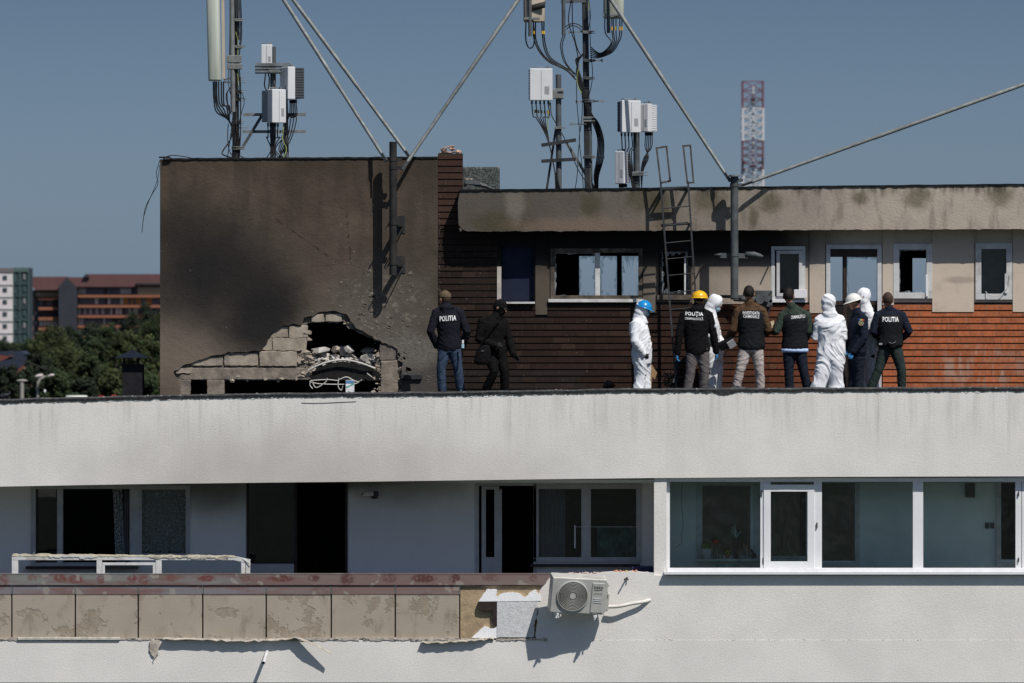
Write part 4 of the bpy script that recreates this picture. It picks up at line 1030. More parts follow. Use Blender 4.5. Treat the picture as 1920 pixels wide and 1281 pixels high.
    if balaclava:
        mb = MB(); mb.ell(hc + hu*.012 - hf*.008, hr*.088, hf*.105, hu*.116, 20, 14); mb.ell(hc - hu*.045 + hf*.022, hr*.068, hf*.077, hu*.080, 16, 12); mb.ctube([j['neck']-up*.02, hc-hu*.06-hf*.01], [.09,.074], 16)
        finish(mb, 'balaclava', F['black'], root, .009, 3, .003, 14, seed)
        mb = MB()
        for s in (-1, 1): mb.ell(hc + hr*.034*s + hf*.098 + hu*.012, hr*.028, hf*.008, hu*.019, 12, 8)
        mb.bar(hc - hr*.07 + hf*.096 + hu*.02, hc + hr*.07 + hf*.096 + hu*.02, .006, .006); mb.build('sunglasses', simple('dark_lenses', (.01,.01,.01), .12, spec=.8), root)
    if hair:
        bm = MB(); rr_ = random.Random(seed); N1, N2 = 28, 16; vs = []; fs = []
        for a in range(N2+1):
            th = math.pi*a/N2*.80
            for b in range(N1):
                ph_ = 2*math.pi*b/N1; d = Vector((math.cos(ph_), math.sin(ph_), 0))*math.sin(th) + Vector((0,0,math.cos(th)))
                front = d.y
                lim = math.pi*(.67 if front < -.25 else .67-.36*min(1,(front+.25)/.6))
                if th > lim:
                    d2 = Vector((math.cos(ph_)*math.sin(lim), math.sin(ph_)*math.sin(lim), math.cos(lim))); kk = 1.0
                else: d2, kk = d, 1.0
                e_ = min(1, max(0, (lim*.97-th)/(lim*.35))); t_ = 1.004 + (.085 if hair != 'hairshort' else .03)*e_**.6
                q = Vector((d2.x*.0765, d2.y*.0945, d2.z*.105))*(t_ + .03*noise.noise(Vector((d2.x*6, d2.y*6, d2.z*6+seed))))
                vs.append(hc + hu*.012 - hf*.010 + hr*q.x + hf*q.y + hu*q.z)
        for a in range(N2):
            for b in range(N1): fs.append((a*N1+b, a*N1+(b+1)%N1, (a+1)*N1+(b+1)%N1, (a+1)*N1+b))
        bm.add(vs, fs, True); bm.build('hair', F[hair], root)
    if mask:
        mb = MB(); mb.ell(hc - hu*.036 + hf*.048, hr*.064, hf*.066, hu*.052, 18, 12); mb.build('face_mask', F[mask], root)
        mb = MB()
        for s in (-1,1): mb.tube([hc + hr*.062*s - hu*.02 + hf*.06, hc + hr*.088*s + hu*.0], .0025, 5)
        mb.build('ear_loop', F[mask], root)
    def dome(c, rx, ry, rz, f, n1=28, n2=10, lo=0.0):
        vs = []; fs = []
        for a in range(n2+1):
            th = (math.pi/2)*a/n2
            for b in range(n1):
                ph_ = 2*math.pi*b/n1
                ridge = 1 + .03*math.exp(-((math.cos(ph_)*math.sin(th))/.12)**2)
                vs.append(c + hr*math.cos(ph_)*math.sin(th)*rx + f*math.sin(ph_)*math.sin(th)*ry + hu2*math.cos(th)*rz*ridge)
        for a in range(n2):
            for b in range(n1): fs.append((a*n1+b, (a+1)*n1+b, (a+1)*n1+(b+1)%n1, a*n1+(b+1)%n1))
        return vs, fs
    if hat in ('helmblue', 'helmyellow', 'helmwhite'):
        tl = R(-8); hu2 = (hu*math.cos(tl) + hf*math.sin(tl)).normalized(); f2 = (hf*math.cos(tl) - hu*math.sin(tl)).normalized()
        c = hc + hu2*.036 - f2*.004; mb = MB(); vs, fs = dome(c, .118, .138, .122, f2); mb.add(vs, fs, True)
        n1 = 36; vs = []; fs = []
        for b in range(n1):
            a = 2*math.pi*b/n1; ex = .014 + .042*max(0, math.sin(a))**2
            d = hr*math.cos(a)*.118 + f2*math.sin(a)*.138; dn = (hr*math.cos(a)+f2*math.sin(a))
            vs += [c + d*.97 + hu2*.006, c + d + dn*ex - hu2*(.006+ex*.25), c + d + dn*ex - hu2*(.012+ex*.25), c + d*.97 - hu2*.012]
        for b in range(n1):
            for k in range(4): fs.append((b*4+k, b*4+(k+1)%4, ((b+1)%n1)*4+(k+1)%4, ((b+1)%n1)*4+k))
        mb.add([v for v in vs], [f[::-1] for f in fs], True); mb.build('helmet', F[hat], root)
    if hat == 'cap':
        hu2 = hu; c = hc + hu*.030 - hf*.004; mb = MB(); vs, fs = dome(c, .088, .106, .100, hf); mb.add(vs, fs, True)
        vs = []; 
        for k in range(13):
            a = math.pi*(k/12); d = hr*math.cos(a)*.078 + hf*math.sin(a)*.100; e_ = hf*math.sin(a)*.075
            vs += [c + d + hu*.004, c + d + e_ - hu*.012, c + d + e_ - hu*.016, c + d - hu*.002]
        fs = [(k*4+q, k*4+(q+1)%4, k*4+4+(q+1)%4, k*4+4+q) for k in range(12) for q in range(4)]
        mb.add(vs, fs, True); mb.build('cap', F['khaki'], root)
    if text:
        surf = next(o for o in root.children if o.name.split('.')[0] == ('vest' if vest else 'jacket'))
        bvh = BVHTree.FromPolygons([v.co for v in surf.data.vertices], [list(p.vertices) for p in surf.data.polygons])
        for body, px, py, wpx, hpx, mt, sl in text:
            vs, fs = text_mesh(body, 1.0, .03 if hpx > 8 else .008)
            x0, x1 = min(v.x for v in vs), max(v.x for v in vs); y0, y1 = min(v.y for v in vs), max(v.y for v in vs)
            mb = MB(); out_ = []
            for v in vs:
                u_, w_ = (v.x-x0)/(x1-x0)-.5, (v.y-y0)/(y1-y0)-.5
                q = P(px + u_*wpx, py - w_*hpx - u_*sl, Y0)
                h = bvh.ray_cast(Vector((q.x, Y0-1.5, q.z)), Vector((0,1,0)))
                yy = h[0].y if h[0] else Y0-.1
                out_.append(Vector((q.x, yy, q.z)))
            # pull lettering just proud of the cloth
            my = sum(v.y for v in out_)/len(out_)
            mb.add([Vector((v.x, min(v.y, my+.02)*.5+min(v.y, my+.02)*.5-.010, v.z)) for v in out_], fs, False)
            mb.build('lettering', M[mt], root)
    return root, j, dict(hc=hc, hf=hf, hr=hr, hu=hu, fw=fw, rt=rt)

# 1 man in khaki cap, back turned
r1, j1, _ = person('man in khaki cap, jeans and navy hoodie lettered POLITIA', 838, 545, 1.15, 90, head_yaw=125, hat='cap', hair='hairshort', leg_m='jeans', hood_back=True, seed=1,
  J=dict(head=(834,561,.02), neck=(838,577,0), chest=(841,600,0), waist=(842,628,0), pelvis=(843,651,0), shR=(862,586,0), shL=(818,586,0), elR=(876,622,-.06), elL=(807,622,-.06), wrR=(867,651,.08), wrL=(819,650,.10), hiR=(852,656,0), hiL=(834,656,0), knR=(859,693,-.02), knL=(827,693,-.03), anR=(864,734,.03), anL=(829,734,.0)),
  text=[('POLITIA', 840, 597, 31, 10, 'letters_white', 2)], jhem=.06, fold=.006)
mb = MB(); mb.obox(P(868,641,.93), (.016,0,0), (0,.004,0), (0,0,.03)); mb.build('badge', F['white'], r1)
mb = MB(); mb.obox(P(868,649,.93), (.022,0,0), (0,.005,0), (0,0,.035)); mb.build('badge', F['mask'], r1)
mb = MB(); mb.tube([P(868,653,.93),P(867,672,.93)], .012, 8); mb.build('strap', F['black'], r1)
# 2 masked officer, side on
r2, j2, a2 = person('masked officer all in black with balaclava and sunglasses, reaching one arm down', 925, 563, 1.1, -50, head_yaw=-20, head_pitch=24, balaclava=True, top_m='blackshell', leg_m='blackshell', gloves='blackglove', seed=2, width=1.15,
  J=dict(head=(938,577,0), neck=(929,594,0), chest=(923,613,0), waist=(922,636,0), pelvis=(927,657,0), shR=(904,603,-.10), shL=(945,606,.10), elR=(897,637,-.14), elL=(955,638,.08), wrR=(929,648,-.22), wrL=(963,667,-.02), hiR=(918,664,-.04), hiL=(937,664,.04), knR=(927,697,-.14), knL=(946,697,-.02), anR=(910,733,-.02), anL=(947,737,.04)),
  handdir=dict(L=(.6,-.1,-.4), R=(1,-.1,.1)), curlR=.9, curlL=.4, jhem=.12, fold=.006)
bag = empty('shoulder_bag', P(905,665,.85), 'black padded shoulder bag hanging at the masked officer\'s hip', 'bag')
mb = MB(); mb.rings([(P(905,684,.86), Vector((.10,0,0)), Vector((0,.05,0))), (P(904,678,.86), Vector((.145,0,0)), Vector((0,.07,0))), (P(906,662,.86), Vector((.13,0,0)), Vector((0,.07,0))), (P(910,650,.87), Vector((.085,0,0)), Vector((0,.055,0))), (P(911,647,.87), Vector((.05,0,0)), Vector((0,.03,0)))], 20); finish(mb, 'pouch', F['black'], bag, .01, 2, .004, 12, 3)
mb = MB(); mb.tube(bez([P(893,668,.82),P(905,640,.80),P(925,610,.82),P(940,596,.95)],6), .014, 6); mb.build('strap', F['blackshell'], bag)
mb = MB(); mb.obox(P(905,658,.775), (.018,0,.003), (0,.003,0), (0,0,.006)); mb.build('buckle', M['galv'], bag)
ph = empty('hand_tool', P(970,673,1.1), 'small pale pointed tool held low in the masked officer\'s glove', 'tool')
mb = MB(); mb.bar(P(964,671,1.08), P(974,675,1.08), .02, .012); mb.build('tool_body', M['galv'], ph)
# 3 blue helmet, white coverall, profile
r3, j3, _ = person('person in white coverall and blue hard hat looking down, one hand in the pocket', 1204, 560, 1.2, 5, head_yaw=0, head_pitch=28, coverall=True, hood=True, hat='helmblue', mask='mask', gloves='blackglove', seed=3, fold=.010,
  J=dict(head=(1207,580,0), neck=(1200,600,0), chest=(1198,620,0), waist=(1204,645,0), pelvis=(1203,668,0), shR=(1192,608,-.16), shL=(1199,608,.16), elR=(1190,640,-.25), elL=(1198,641,.20), wrR=(1207,665,-.20), wrL=(1216,668,.15), hiR=(1201,672,-.08), hiL=(1206,672,.08), knR=(1201,704,-.06), knL=(1209,704,.09), anR=(1197,738,-.08), anL=(1210,738,.1)), handdir=dict(R=(.5,.3,-.5)), curlR=.8)
bg_ = empty('paper_bag', P(1226,738,1.35), 'brown paper evidence bag standing open beside the coverall with the blue hard hat', 'bag')
plate('paper', [[(XX(a,1.3), ZZ(b,1.3)) for a, b in ((1220,680),(1226,690),(1232,699),(1228,712),(1223,706),(1221,730),(1218,731),(1217,700))]], 1.30, 1.36, simple('brown_paper', (.30,.19,.10), .8, var=.15, sc=8, bump=.5), bg_)
# 4 yellow helmet
r4, j4, _ = person('man in yellow hard hat and black jacket lettered POLITIA CRIMINALISTICA, blue gloves', 1305, 543, 1.0, 92, head_yaw=60, head_pitch=10, hat='helmyellow', hair='hairdark', top_m='black', leg_m='grey', hood_back=True, gloves='glove', seed=4,
  J=dict(head=(1312,562,.02), neck=(1307,580,0), chest=(1305,604,0), waist=(1305,632,0), pelvis=(1308,655,0), shR=(1329,591,0), shL=(1283,591,0), elR=(1338,628,-.02), elL=(1273,628,-.02), wrR=(1343,661,.02), wrL=(1270,663,.02), hiR=(1318,661,0), hiL=(1299,661,0), knR=(1321,697,-.02), knL=(1295,697,-.02), anR=(1318,737,.03), anL=(1288,737,.0)),
  text=[('POLIȚIA', 1301.5, 589.5, 33, 9.5, 'letters_white', -1), ('CRIMINALISTICĂ', 1301, 597, 34, 6.2, 'letters_white', -1.5)], jhem=.09, width=1.06, fold=.006, curlR=.4, curlL=.4)
mb = MB(); mb.ell(P(1340.5,612,.88), (.012,-.01,0), (.004,.004,0), (0,0,.032), 10, 8); mb.build('sleeve_badge', M['letters_white'], r4)
# 5 white coverall behind him
r5, j5, _ = person('white coverall with blue face mask, bending behind the man in the yellow hard hat', 1338, 548, 1.5, 20, head_yaw=-15, head_pitch=42, coverall=True, hood=True, mask='mask', hair='hairdark', seed=5, fold=.010,
  J=dict(head=(1342,570,0), neck=(1331,590,0), chest=(1329,612,0), waist=(1331,640,0), pelvis=(1336,662,0), shR=(1324,598,-.14), shL=(1336,600,.14), elR=(1332,630,-.22), elL=(1345,632,.18), wrR=(1340,655,-.1), wrL=(1356,648,.1), hiR=(1332,668,-.06), hiL=(1341,668,.06), knR=(1336,702,-.04), knL=(1344,702,.06), anR=(1330,739,-.05), anL=(1342,739,.08)))
# 6 investigator
r6, j6, _ = person('bareheaded man in brown shirt and black vest lettered INVESTIGATII CRIMINALE, pale grey trousers', 1405, 536, 1.0, 90, head_yaw=90, hair='hairdark', top_m='brown', vest='vest', leg_m='beige', seed=6,
  J=dict(head=(1404,551,.0), neck=(1406,570,0), chest=(1408,596,0), waist=(1409,626,0), pelvis=(1409,650,0), shR=(1430,584,0), shL=(1384,584,0), elR=(1441,620,-.03), elL=(1374,619,-.02), wrR=(1436,626,.22), wrL=(1362,640,.20), hiR=(1419,656,0), hiL=(1398,656,0), knR=(1424,694,-.02), knL=(1388,694,-.05), anR=(1426,735,.03), anL=(1378,735,-.02)),
  text=[('INVESTIGATII', 1407.5, 587, 31, 5.6, 'letters_white', -1), ('CRIMINALE', 1408, 593.6, 30, 6, 'letters_white', -1)], jhem=.055, width=1.08, fold=.008)
tb = empty('document_folder', P(1370,640,.95), 'black open folder with a pale sheet, held by the man in brown shirt', 'folder')
mb = MB(); mb.obox(P(1362,645,.98), (.13,0,.06), (-.012,.01,.02), (-.03,-.02,.05)); mb.build('cover', F['black'], tb)
mb = MB(); mb.obox(P(1372,645,.93), (.055,0,.035), (-.004,.003,.006), (-.03,-.02,.05)); mb.build('sheet', M['radiogrey'], tb)
mb = MB(); mb.bar(P(1366,652,.93), P(1357,669,.93), .016, .016); mb.build('pen', F['black'], tb)
# 7 green sleeves
r7, j7, _ = person('man in green fleece, navy trousers and black vest lettered CRIMINALISTICA', 1490, 540, 1.05, 92, head_yaw=75, hair='hairdark', top_m='green', vest='vest', leg_m='navytr', shirt='lightblue', seed=7,
  J=dict(head=(1479,556,.0), neck=(1485,576,0), chest=(1491,602,0), waist=(1491,630,0), pelvis=(1490,652,0), shR=(1514,592,0), shL=(1467,592,0), elR=(1518,622,-.02), elL=(1456,622,-.06), wrR=(1508,640,.20), wrL=(1447,622,.16), hiR=(1500,658,0), hiL=(1480,658,0), knR=(1507,697,-.02), knL=(1479,697,-.02), anR=(1516,736,.04), anL=(1481,736,.0)),
  text=[('CRIMINALISTICA', 1496, 594, 27, 6.4, 'letters_white', 3)], jhem=.045, width=1.05, fold=.006, handdir=dict(L=(0,.2,.5)))
pp = empty('paper_note', P(1449,607,1.2), 'small cream slip held up in the hand of the man in green fleece', 'paper')
mb = MB(); mb.obox(P(1449,608,1.14), (.028,0,.012), (0,.003,0), (-.012,0,.055)); mb.build('slip', simple('cream_paper', (.62,.50,.34), .8), pp)
# 8 white coverall striding
r8, j8, _ = person('striding person in white coverall, hood up, back turned, holding a clipboard', 1555, 548, 1.0, 118, head_yaw=135, coverall=True, hood=True, seed=8, fold=.013, width=1.1,
  J=dict(head=(1551,568,.0), neck=(1555,588,0), chest=(1558,612,0), waist=(1559,638,0), pelvis=(1558,662,0), shR=(1576,602,.02), shL=(1537,602,-.02), elR=(1580,634,.0), elL=(1530,634,.0), wrR=(1572,650,.22), wrL=(1522,618,.20), hiR=(1567,670,0), hiL=(1549,670,0), knR=(1567,702,.0), knL=(1541,700,-.05), anR=(1568,736,.03), anL=(1531,736,-.04)))
tbl = empty('clipboard', P(1523,622,1.2), 'grey clipboard held in front of the striding white coverall', 'clipboard')
mb = MB(); mb.obox(P(1527,622,1.22), (.075,.02,.0), (0,.004,.002), (0,-.02,.10)); mb.build('board', M['radiogrey'], tbl)
# 9 white helmet officer
r9, j9, _ = person('officer in white hard hat and navy uniform with shoulder patches, looking down to the left', 1606, 544, 1.05, 150, head_yaw=188, head_pitch=24, hat='helmwhite', hair='hairshort', top_m='navy', leg_m='navytr', gloves='glove', seed=9,
  J=dict(head=(1601,567,.0), neck=(1607,586,0), chest=(1609,610,0), waist=(1607,636,0), pelvis=(1606,660,0), shR=(1603,598,.14), shL=(1619,597,-.14), elR=(1594,630,.16), elL=(1620,634,-.20), wrR=(1590,655,.06), wrL=(1599,662,-.20), hiR=(1602,666,.06), hiL=(1610,666,-.06), knR=(1600,700,.05), knL=(1611,700,-.05), anR=(1598,738,.06), anL=(1610,738,-.05)), handdir=dict(L=(-.3,0,-.5)), jhem=.08, fold=.006, curlL=.9)
mb = MB(); c = P(1614.5,606,.79); mb.cyl(c, c+Vector((0,-.006,0)), .048, n=20); mb.build('sleeve_patch', simple('olive_patch', (.13,.14,.10), .8), r9)
mb = MB()
for k in range(16):
    a = 2*math.pi*k/16; mb.obox(c+Vector((.038*math.cos(a), -.008, .038*math.sin(a))), (.005,0,0), (0,.002,0), (0,0,.005))
for k in range(3): mb.obox(c+Vector((-.012+.012*k, -.008, -.002)), (.004,0,0), (0,.002,0), (0,0,.016))
mb.build('patch_crest', simple('gold_thread', (.42,.38,.22), .7), r9)
for k, cc in enumerate(((.05,.10,.38),(.62,.50,.08),(.50,.06,.05))):
    mb = MB(); mb.obox(P(1611.5+k*3.6,599+k*.6,.80), (.016,-.002,0), (0,.004,0), (0,0,.013)); mb.build('flag_stripe', simple('flag_cloth', cc, .8), r9)
# 10 white coverall behind
r10, j10, _ = person('white coverall with hood up and black gloves, behind the white hard hat', 1628, 537, 1.45, 165, head_yaw=185, coverall=True, hood=True, gloves='blackglove', hair='hairshort', seed=10, fold=.010,
  J=dict(head=(1617,557,.0), neck=(1623,580,0), chest=(1627,606,0), waist=(1629,634,0), pelvis=(1630,660,0), shR=(1623,594,.14), shL=(1636,596,-.14), elR=(1625,628,.16), elL=(1642,630,-.18), wrR=(1620,655,.1), wrL=(1637,660,-.2), hiR=(1627,668,.06), hiL=(1634,668,-.06), knR=(1626,702,.05), knL=(1634,702,-.05), anR=(1624,739,.06), anL=(1640,739,-.05)), curlL=.8)
# 11 right-most officer
r11, j11, _ = person('rightmost officer with cropped hair, vest lettered POLITIA and duty belt, elbows out', 1668, 547, 1.0, 90, head_yaw=105, hair='hairshort', top_m='navy', vest='vest', leg_m='greengrey', seed=11,
  J=dict(head=(1664,563,.0), neck=(1667,582,0), chest=(1669,604,0), waist=(1669,628,0), pelvis=(1669,648,0), shR=(1691,592,0), shL=(1646,592,0), elR=(1705,622,-.05), elL=(1637,622,-.05), wrR=(1690,636,.20), wrL=(1652,636,.20), hiR=(1680,656,0), hiL=(1659,656,0), knR=(1690,692,-.02), knL=(1648,692,-.04), anR=(1691,731,.02), anL=(1632,731,-.02)),
  text=[('POLITIA', 1669, 599, 30.5, 9.5, 'letters_white', 0)], jhem=-.0, width=1.04, fold=.005)
mb = MB(); pv = j11['pelvis']; mb.rings([(pv + Vector((0,0,-.02)), Vector((.215,0,0)), Vector((0,.165,0))), (pv + Vector((0,0,.025)), Vector((.212,0,0)), Vector((0,.163,0)))], 28); mb.build('belt', F['black'], r11)
mb = MB(); mb.rings([(P(1673,656,.80), Vector((.05,0,0)), Vector((0,.03,0))), (P(1673,650,.80), Vector((.068,0,0)), Vector((0,.035,0))), (P(1672,641,.81), Vector((.07,0,0)), Vector((0,.035,0)))], 16); mb.build('holster', F['blackshell'], r11)
mb = MB(); mb.obox(P(1651,645,.83), (.028,0,0), (0,.02,0), (0,0,.016)); mb.build('radio_clip', M['radiogrey'], r11)
mb = MB(); mb.tube(bez([P(1667,642,.765),P(1672,644,.755),P(1678,642,.76),P(1680,640,.77)],5), .005, 5); mb.build('handcuffs', M['galv'], r11)
# ---------------------------------------------------------------- masts, antennas, stays
zT = ZZ(299, YT)                       # tower roof level
zF = ZZ(356, 1.9) - .03                # penthouse roof level
def cab(parent, pts, r=.010, m='cable', n=6, name='cable', sm=5):
    mb = MB(); mb.tube(bez(pts, sm), r, n); return mb.build(name, M[m], parent)
def PP(Y): return lambda x, y, d=0: P(x, y, Y+d)
def clamp(parent, c, w=.16, h=.07, d=.12, m='galv', rods=True):
    mb = MB(); mb.obox(c, (w/2,0,0), (0,d/2,0), (0,0,h/2))
    if rods:
        for z in (-.5,.5): mb.tube([Vector(c)+Vector((-w*.35,-d/2-.02,z*h*.7)), Vector(c)+Vector((w*.9,-d/2-.02,z*h*.7))], .008, 5)
    return mb.build('clamp', M[m], parent, .003)
def radio(parent, r, Y, deep=.22, yaw=0, side='radiodark', name='radio_unit', fins=False):
    """white box on a pole: casing, fins, mounting handle"""
    x0,y0,x1,y1 = r; c = P((x0+x1)/2, (y0+y1)/2, Y); w = XX(x1,Y)-XX(x0,Y); h = ZZ(y0,Y)-ZZ(y1,Y)
    ya = R(yaw); rx = Vector((math.cos(ya), math.sin(ya), 0)); ry = Vector((-math.sin(ya), math.cos(ya), 0)); up = Vector((0,0,1))
    w = w/ (abs(math.cos(ya)) + abs(math.sin(ya))*deep/ max(w,.01)) if yaw else w
    mb = MB(); mb.obox(c - ry*deep*.28, rx*w/2, ry*deep*.22, up*h/2); o = mb.build(name, M['radio'], parent, .012)
    mb = MB(); mb.obox(c + ry*deep*.2, rx*w*.46, ry*deep*.27, up*h*.47)
    n = 12
    for i in range(n): mb.obox(c + ry*deep*.2 - up*(h*.43-h*.86*i/(n-1)), rx*w*.485, ry*deep*.28, up*h*.012)
    mb.build('heat_sink', M[side], o)
    mb = MB(); t = c - ry*deep*.1 + up*(h/2+.028)
    mb.tube([t-rx*w*.4-up*.028, t-rx*w*.4, t+rx*w*.4, t+rx*w*.4-up*.028], .007, 5); mb.obox(c-ry*deep*.2+up*(h/2+.02)+rx*w*.33, rx*.02, ry*.02, up*.022); mb.build('handle', M['galv'], o)
    mb = MB(); mb.obox(c - ry*(deep*.503) + rx*w*.25 - up*h*.18, rx*w*.10, ry*.003, up*h*.12); mb.obox(c - ry*(deep*.503) + rx*w*.0 , rx*.004, ry*.003, up*h*.45); mb.build('cover_plate', M['radiogrey'], o)
    mb = MB()
    for k in range(5): mb.cyl(c - up*h/2 + rx*w*(-.36+.18*k) + ry*.02, c - up*(h/2+.06) + rx*w*(-.36+.18*k) + ry*.02, .017, n=8)
    mb.build('connector', M['cable'], o)
    return o, [c - up*(h/2+.05) + rx*w*(-.36+.18*k) + ry*.02 for k in range(5)]

# --- left mast
Y1 = 3.0; q = PP(Y1)
m1 = empty('antenna_mast', (XX(440,Y1), Y1, zT), 'left galvanised mast on the roof house carrying the tall pale panel antenna', 'mast', 'antenna masts on the roof')
mb = MB(); mb.tube([q(440,-60), q(441,150), q(443,300)], [.058,.056,.060], 16); mb.build('pole', M['galvdark'], m1)
mb = MB(); mb.tube([q(434,-60,-.12), q(437,210,-.12)], .042, 14); mb.build('pipe', M['galv'], m1)
mb = MB(); mb.bar(q(445,-60,.02), q(447,75,.02), .05, .05); mb.build('rail', M['galvdark'], m1)
for y in (38, 88): clamp(m1, q(447,y,-.06), .13, .05)
mb = MB(); mb.obox(q(439,111,-.12), (.13,0,0), (0,.05,0), (0,0,.065)); mb.obox(q(440,125,-.12), (.13,0,0), (0,.05,0), (0,0,.05)); mb.build('mount_plate', M['galv'], m1, .01)
for y in (148,172,187,230,278): clamp(m1, q(443,y,-.02), .16, .06)
for x0, x1, y, dy in ((446,460,91,-3),(448,461,155,0),(447,462,183,4),(448,464,240,0),(446,459,278,0)):
    mb = MB(); mb.bar(q(x0,y,-.1), q(x1,y+dy,-.1), .016, .016); mb.build('bracket_arm', M['galv'], m1)
def panel_antenna(label, x0, x1, ytop, ybot, Y, m, yaw=0, lean=0, soot=None):
    a = empty('panel_antenna', P((x0+x1)/2, ybot, Y), label, 'antenna', 'panel antennas on the masts')
    w = XX(x1,Y)-XX(x0,Y); ya = R(yaw); rx = Vector((math.cos(ya), math.sin(ya), 0)); ry = Vector((-math.sin(ya), math.cos(ya), 0))
    rs = []
    def sec(c): return c
    b, t = P((x0+x1)/2, ybot, Y), P((x0+x1)/2-lean, ytop, Y)
    n = 20; vs = []; 
    for c, k in ((b, .93), (b+Vector((0,0,.03)), 1), (t, 1), (t+Vector((0,0,.03)), .9)):
        for i in range(n):
            an = 2*math.pi*i/n; ex = 2/3.2
            cx = math.copysign(abs(math.cos(an))**ex, math.cos(an)); cy = math.copysign(abs(math.sin(an))**ex, math.sin(an))
            vs.append(c + rx*cx*w/2*k + ry*cy*.09*k)
    fs = [(j*n+i, j*n+(i+1)%n, (j+1)*n+(i+1)%n, (j+1)*n+i) for j in range(3) for i in range(n)] + [list(range(n-1,-1,-1)), [3*n+i for i in range(n)]]
    mb = MB(); mb.add(vs, fs, True); mb.build('radome', M[m], a)
    return a, b, rx, ry
a1, b1, rx, ry = panel_antenna('tall pale green panel antenna on the left mast, cables at its foot', 391, 415, -60, 152, 2.75, 'antenna', -15, 5)
mb = MB(); mb.bar(P(417,-60,2.90), P(420,148,2.90), .085, .05); mb.build('back_channel', M['antennatan'], a1)
mb = MB(); mb.bar(P(420,150,2.85), P(436,146,2.88), .03, .03); mb.bar(P(420,154,2.85), P(438,155,2.88), .05, .03); mb.build('bracket', M['galvdark'], a1)
for i, (x, e) in enumerate(((400,0),(403,2),(406,4),(410,6),(415,9),(419,11))):
    cab(a1, [P(x,153,2.76), P(x+1,185+e,2.78), P(x+6+i,210-e,2.8), P(425+i,222+e*.5,2.85), P(434+i*.6,236,2.88), P(437+i*.7,262,2.9), P(436+i*.6,298,2.95)], .013)
for i, (x, a) in enumerate(((443,0),(446,3),(449,2),(431,-2),(437,1),(441,4))):
    cab(m1, [q(x,-50,-.1), q(x+a+2,60,-.1), q(x-1,110,-.12), q(x+a,160,-.12), q(x+4-a,200,-.12), q(x+2,250,-.12), q(x-3+a,298,-.05)], .007 if i%2 else .010)
cab(m1, [q(434,162,-.14), q(426,175,-.14), q(428,200,-.14), q(434,214,-.14)], .009); cab(m1, [q(436,160,-.14), q(424,178,-.14), q(429,208,-.14)], .007)
cab(m1, [q(452,172,-.14), q(458,190,-.1), q(452,215,-.1), q(448,240,-.1), q(450,285,-.05), q(447,299,0)], .006)
cab(m1, [q(428,232,-.1), q(427,260,-.1), q(431,285,-.1), q(443,297,-.1), q(460,300,-.2)], .008)
cab(m1, [q(437,240,-.15), q(432,262,-.15), q(418,283,-.2), q(418,290,-.25), q(434,296,-.3)], .012)
cab(m1, [q(443,288,-.2), q(455,295,-.25), q(462,299,-.28)], .009)
cab(m1, [q(442,60,-.1), q(446,80,-.12), q(445,120,-.12), q(447,160,-.12)], .005, 'cableyellow')
# --- radio cluster next to it
Y2 = 3.1; q = PP(Y2)
c1 = empty('equipment_pole', (XX(512,Y2), Y2, zT), 'short pole on the roof house with corrugated cross plate and three radio units', 'pole', 'equipment poles on the roof')
mb = MB(); mb.tube([q(512,88), q(512,300)], .050, 16); mb.build('pole', M['galvdark'], c1)
mb = MB(); mb.tube([q(534,140,.25), q(537,300,.25)], .045, 14); mb.build('pipe', M['galvdark'], c1)
mb = MB()
for k in range(7): mb.pb(478, 118+k*3, 543, 120.3+k*3, Y2-.10-(.02 if k%2 else 0), Y2-.055)
mb.build('cross_plate', M['galv'], c1)
clamp(c1, q(512,134,-.1), .15, .05)
radio(c1, (490,84,511,124), Y2+.05, .2)
o, cc = radio(c1, (528,126,568,187), Y2-.1, .34, -58, 'radiodark')
for i, p in enumerate(cc): cab(c1, [p, p+Vector((0,0,-.25)), q(556-i*5,220,-.1), q(548-i*4,255,-.1), q(535-i*3,280,-.15), q(520+i*3,297,-.15)], .010)
o, cc = radio(c1, (492,168,534,231), Y2-.28, .34, 38, 'radiogrey')
for i, p in enumerate(cc): cab(c1, [p, p+Vector((0,0,-.2)), q(500+i*8,258,-.15), q(508+i*2,280,-.15), q(498+i*9,299,-.2)], .010)
cab(c1, [q(532,238,-.2), q(530,262,-.2), q(537,280,-.2), q(530,299,-.2)], .007, 'cableyellow')
cab(c1, [q(498,138,-.1), q(496,160,-.1), q(500,170,-.12)], .012); cab(c1, [q(503,138,-.1), q(505,150,-.1), q(503,170,-.12)], .012)
for y in (215, 247):
    mb = MB(); mb.bar(q(455,y,.05), q(573,y,.05), .06, .05); mb.build('cross_channel', M['galv'], c1)
mb = MB(); mb.bar(q(491,217,.0), q(453,279,.0), .035, .05); mb.build('brace', M['galvdark'], c1)
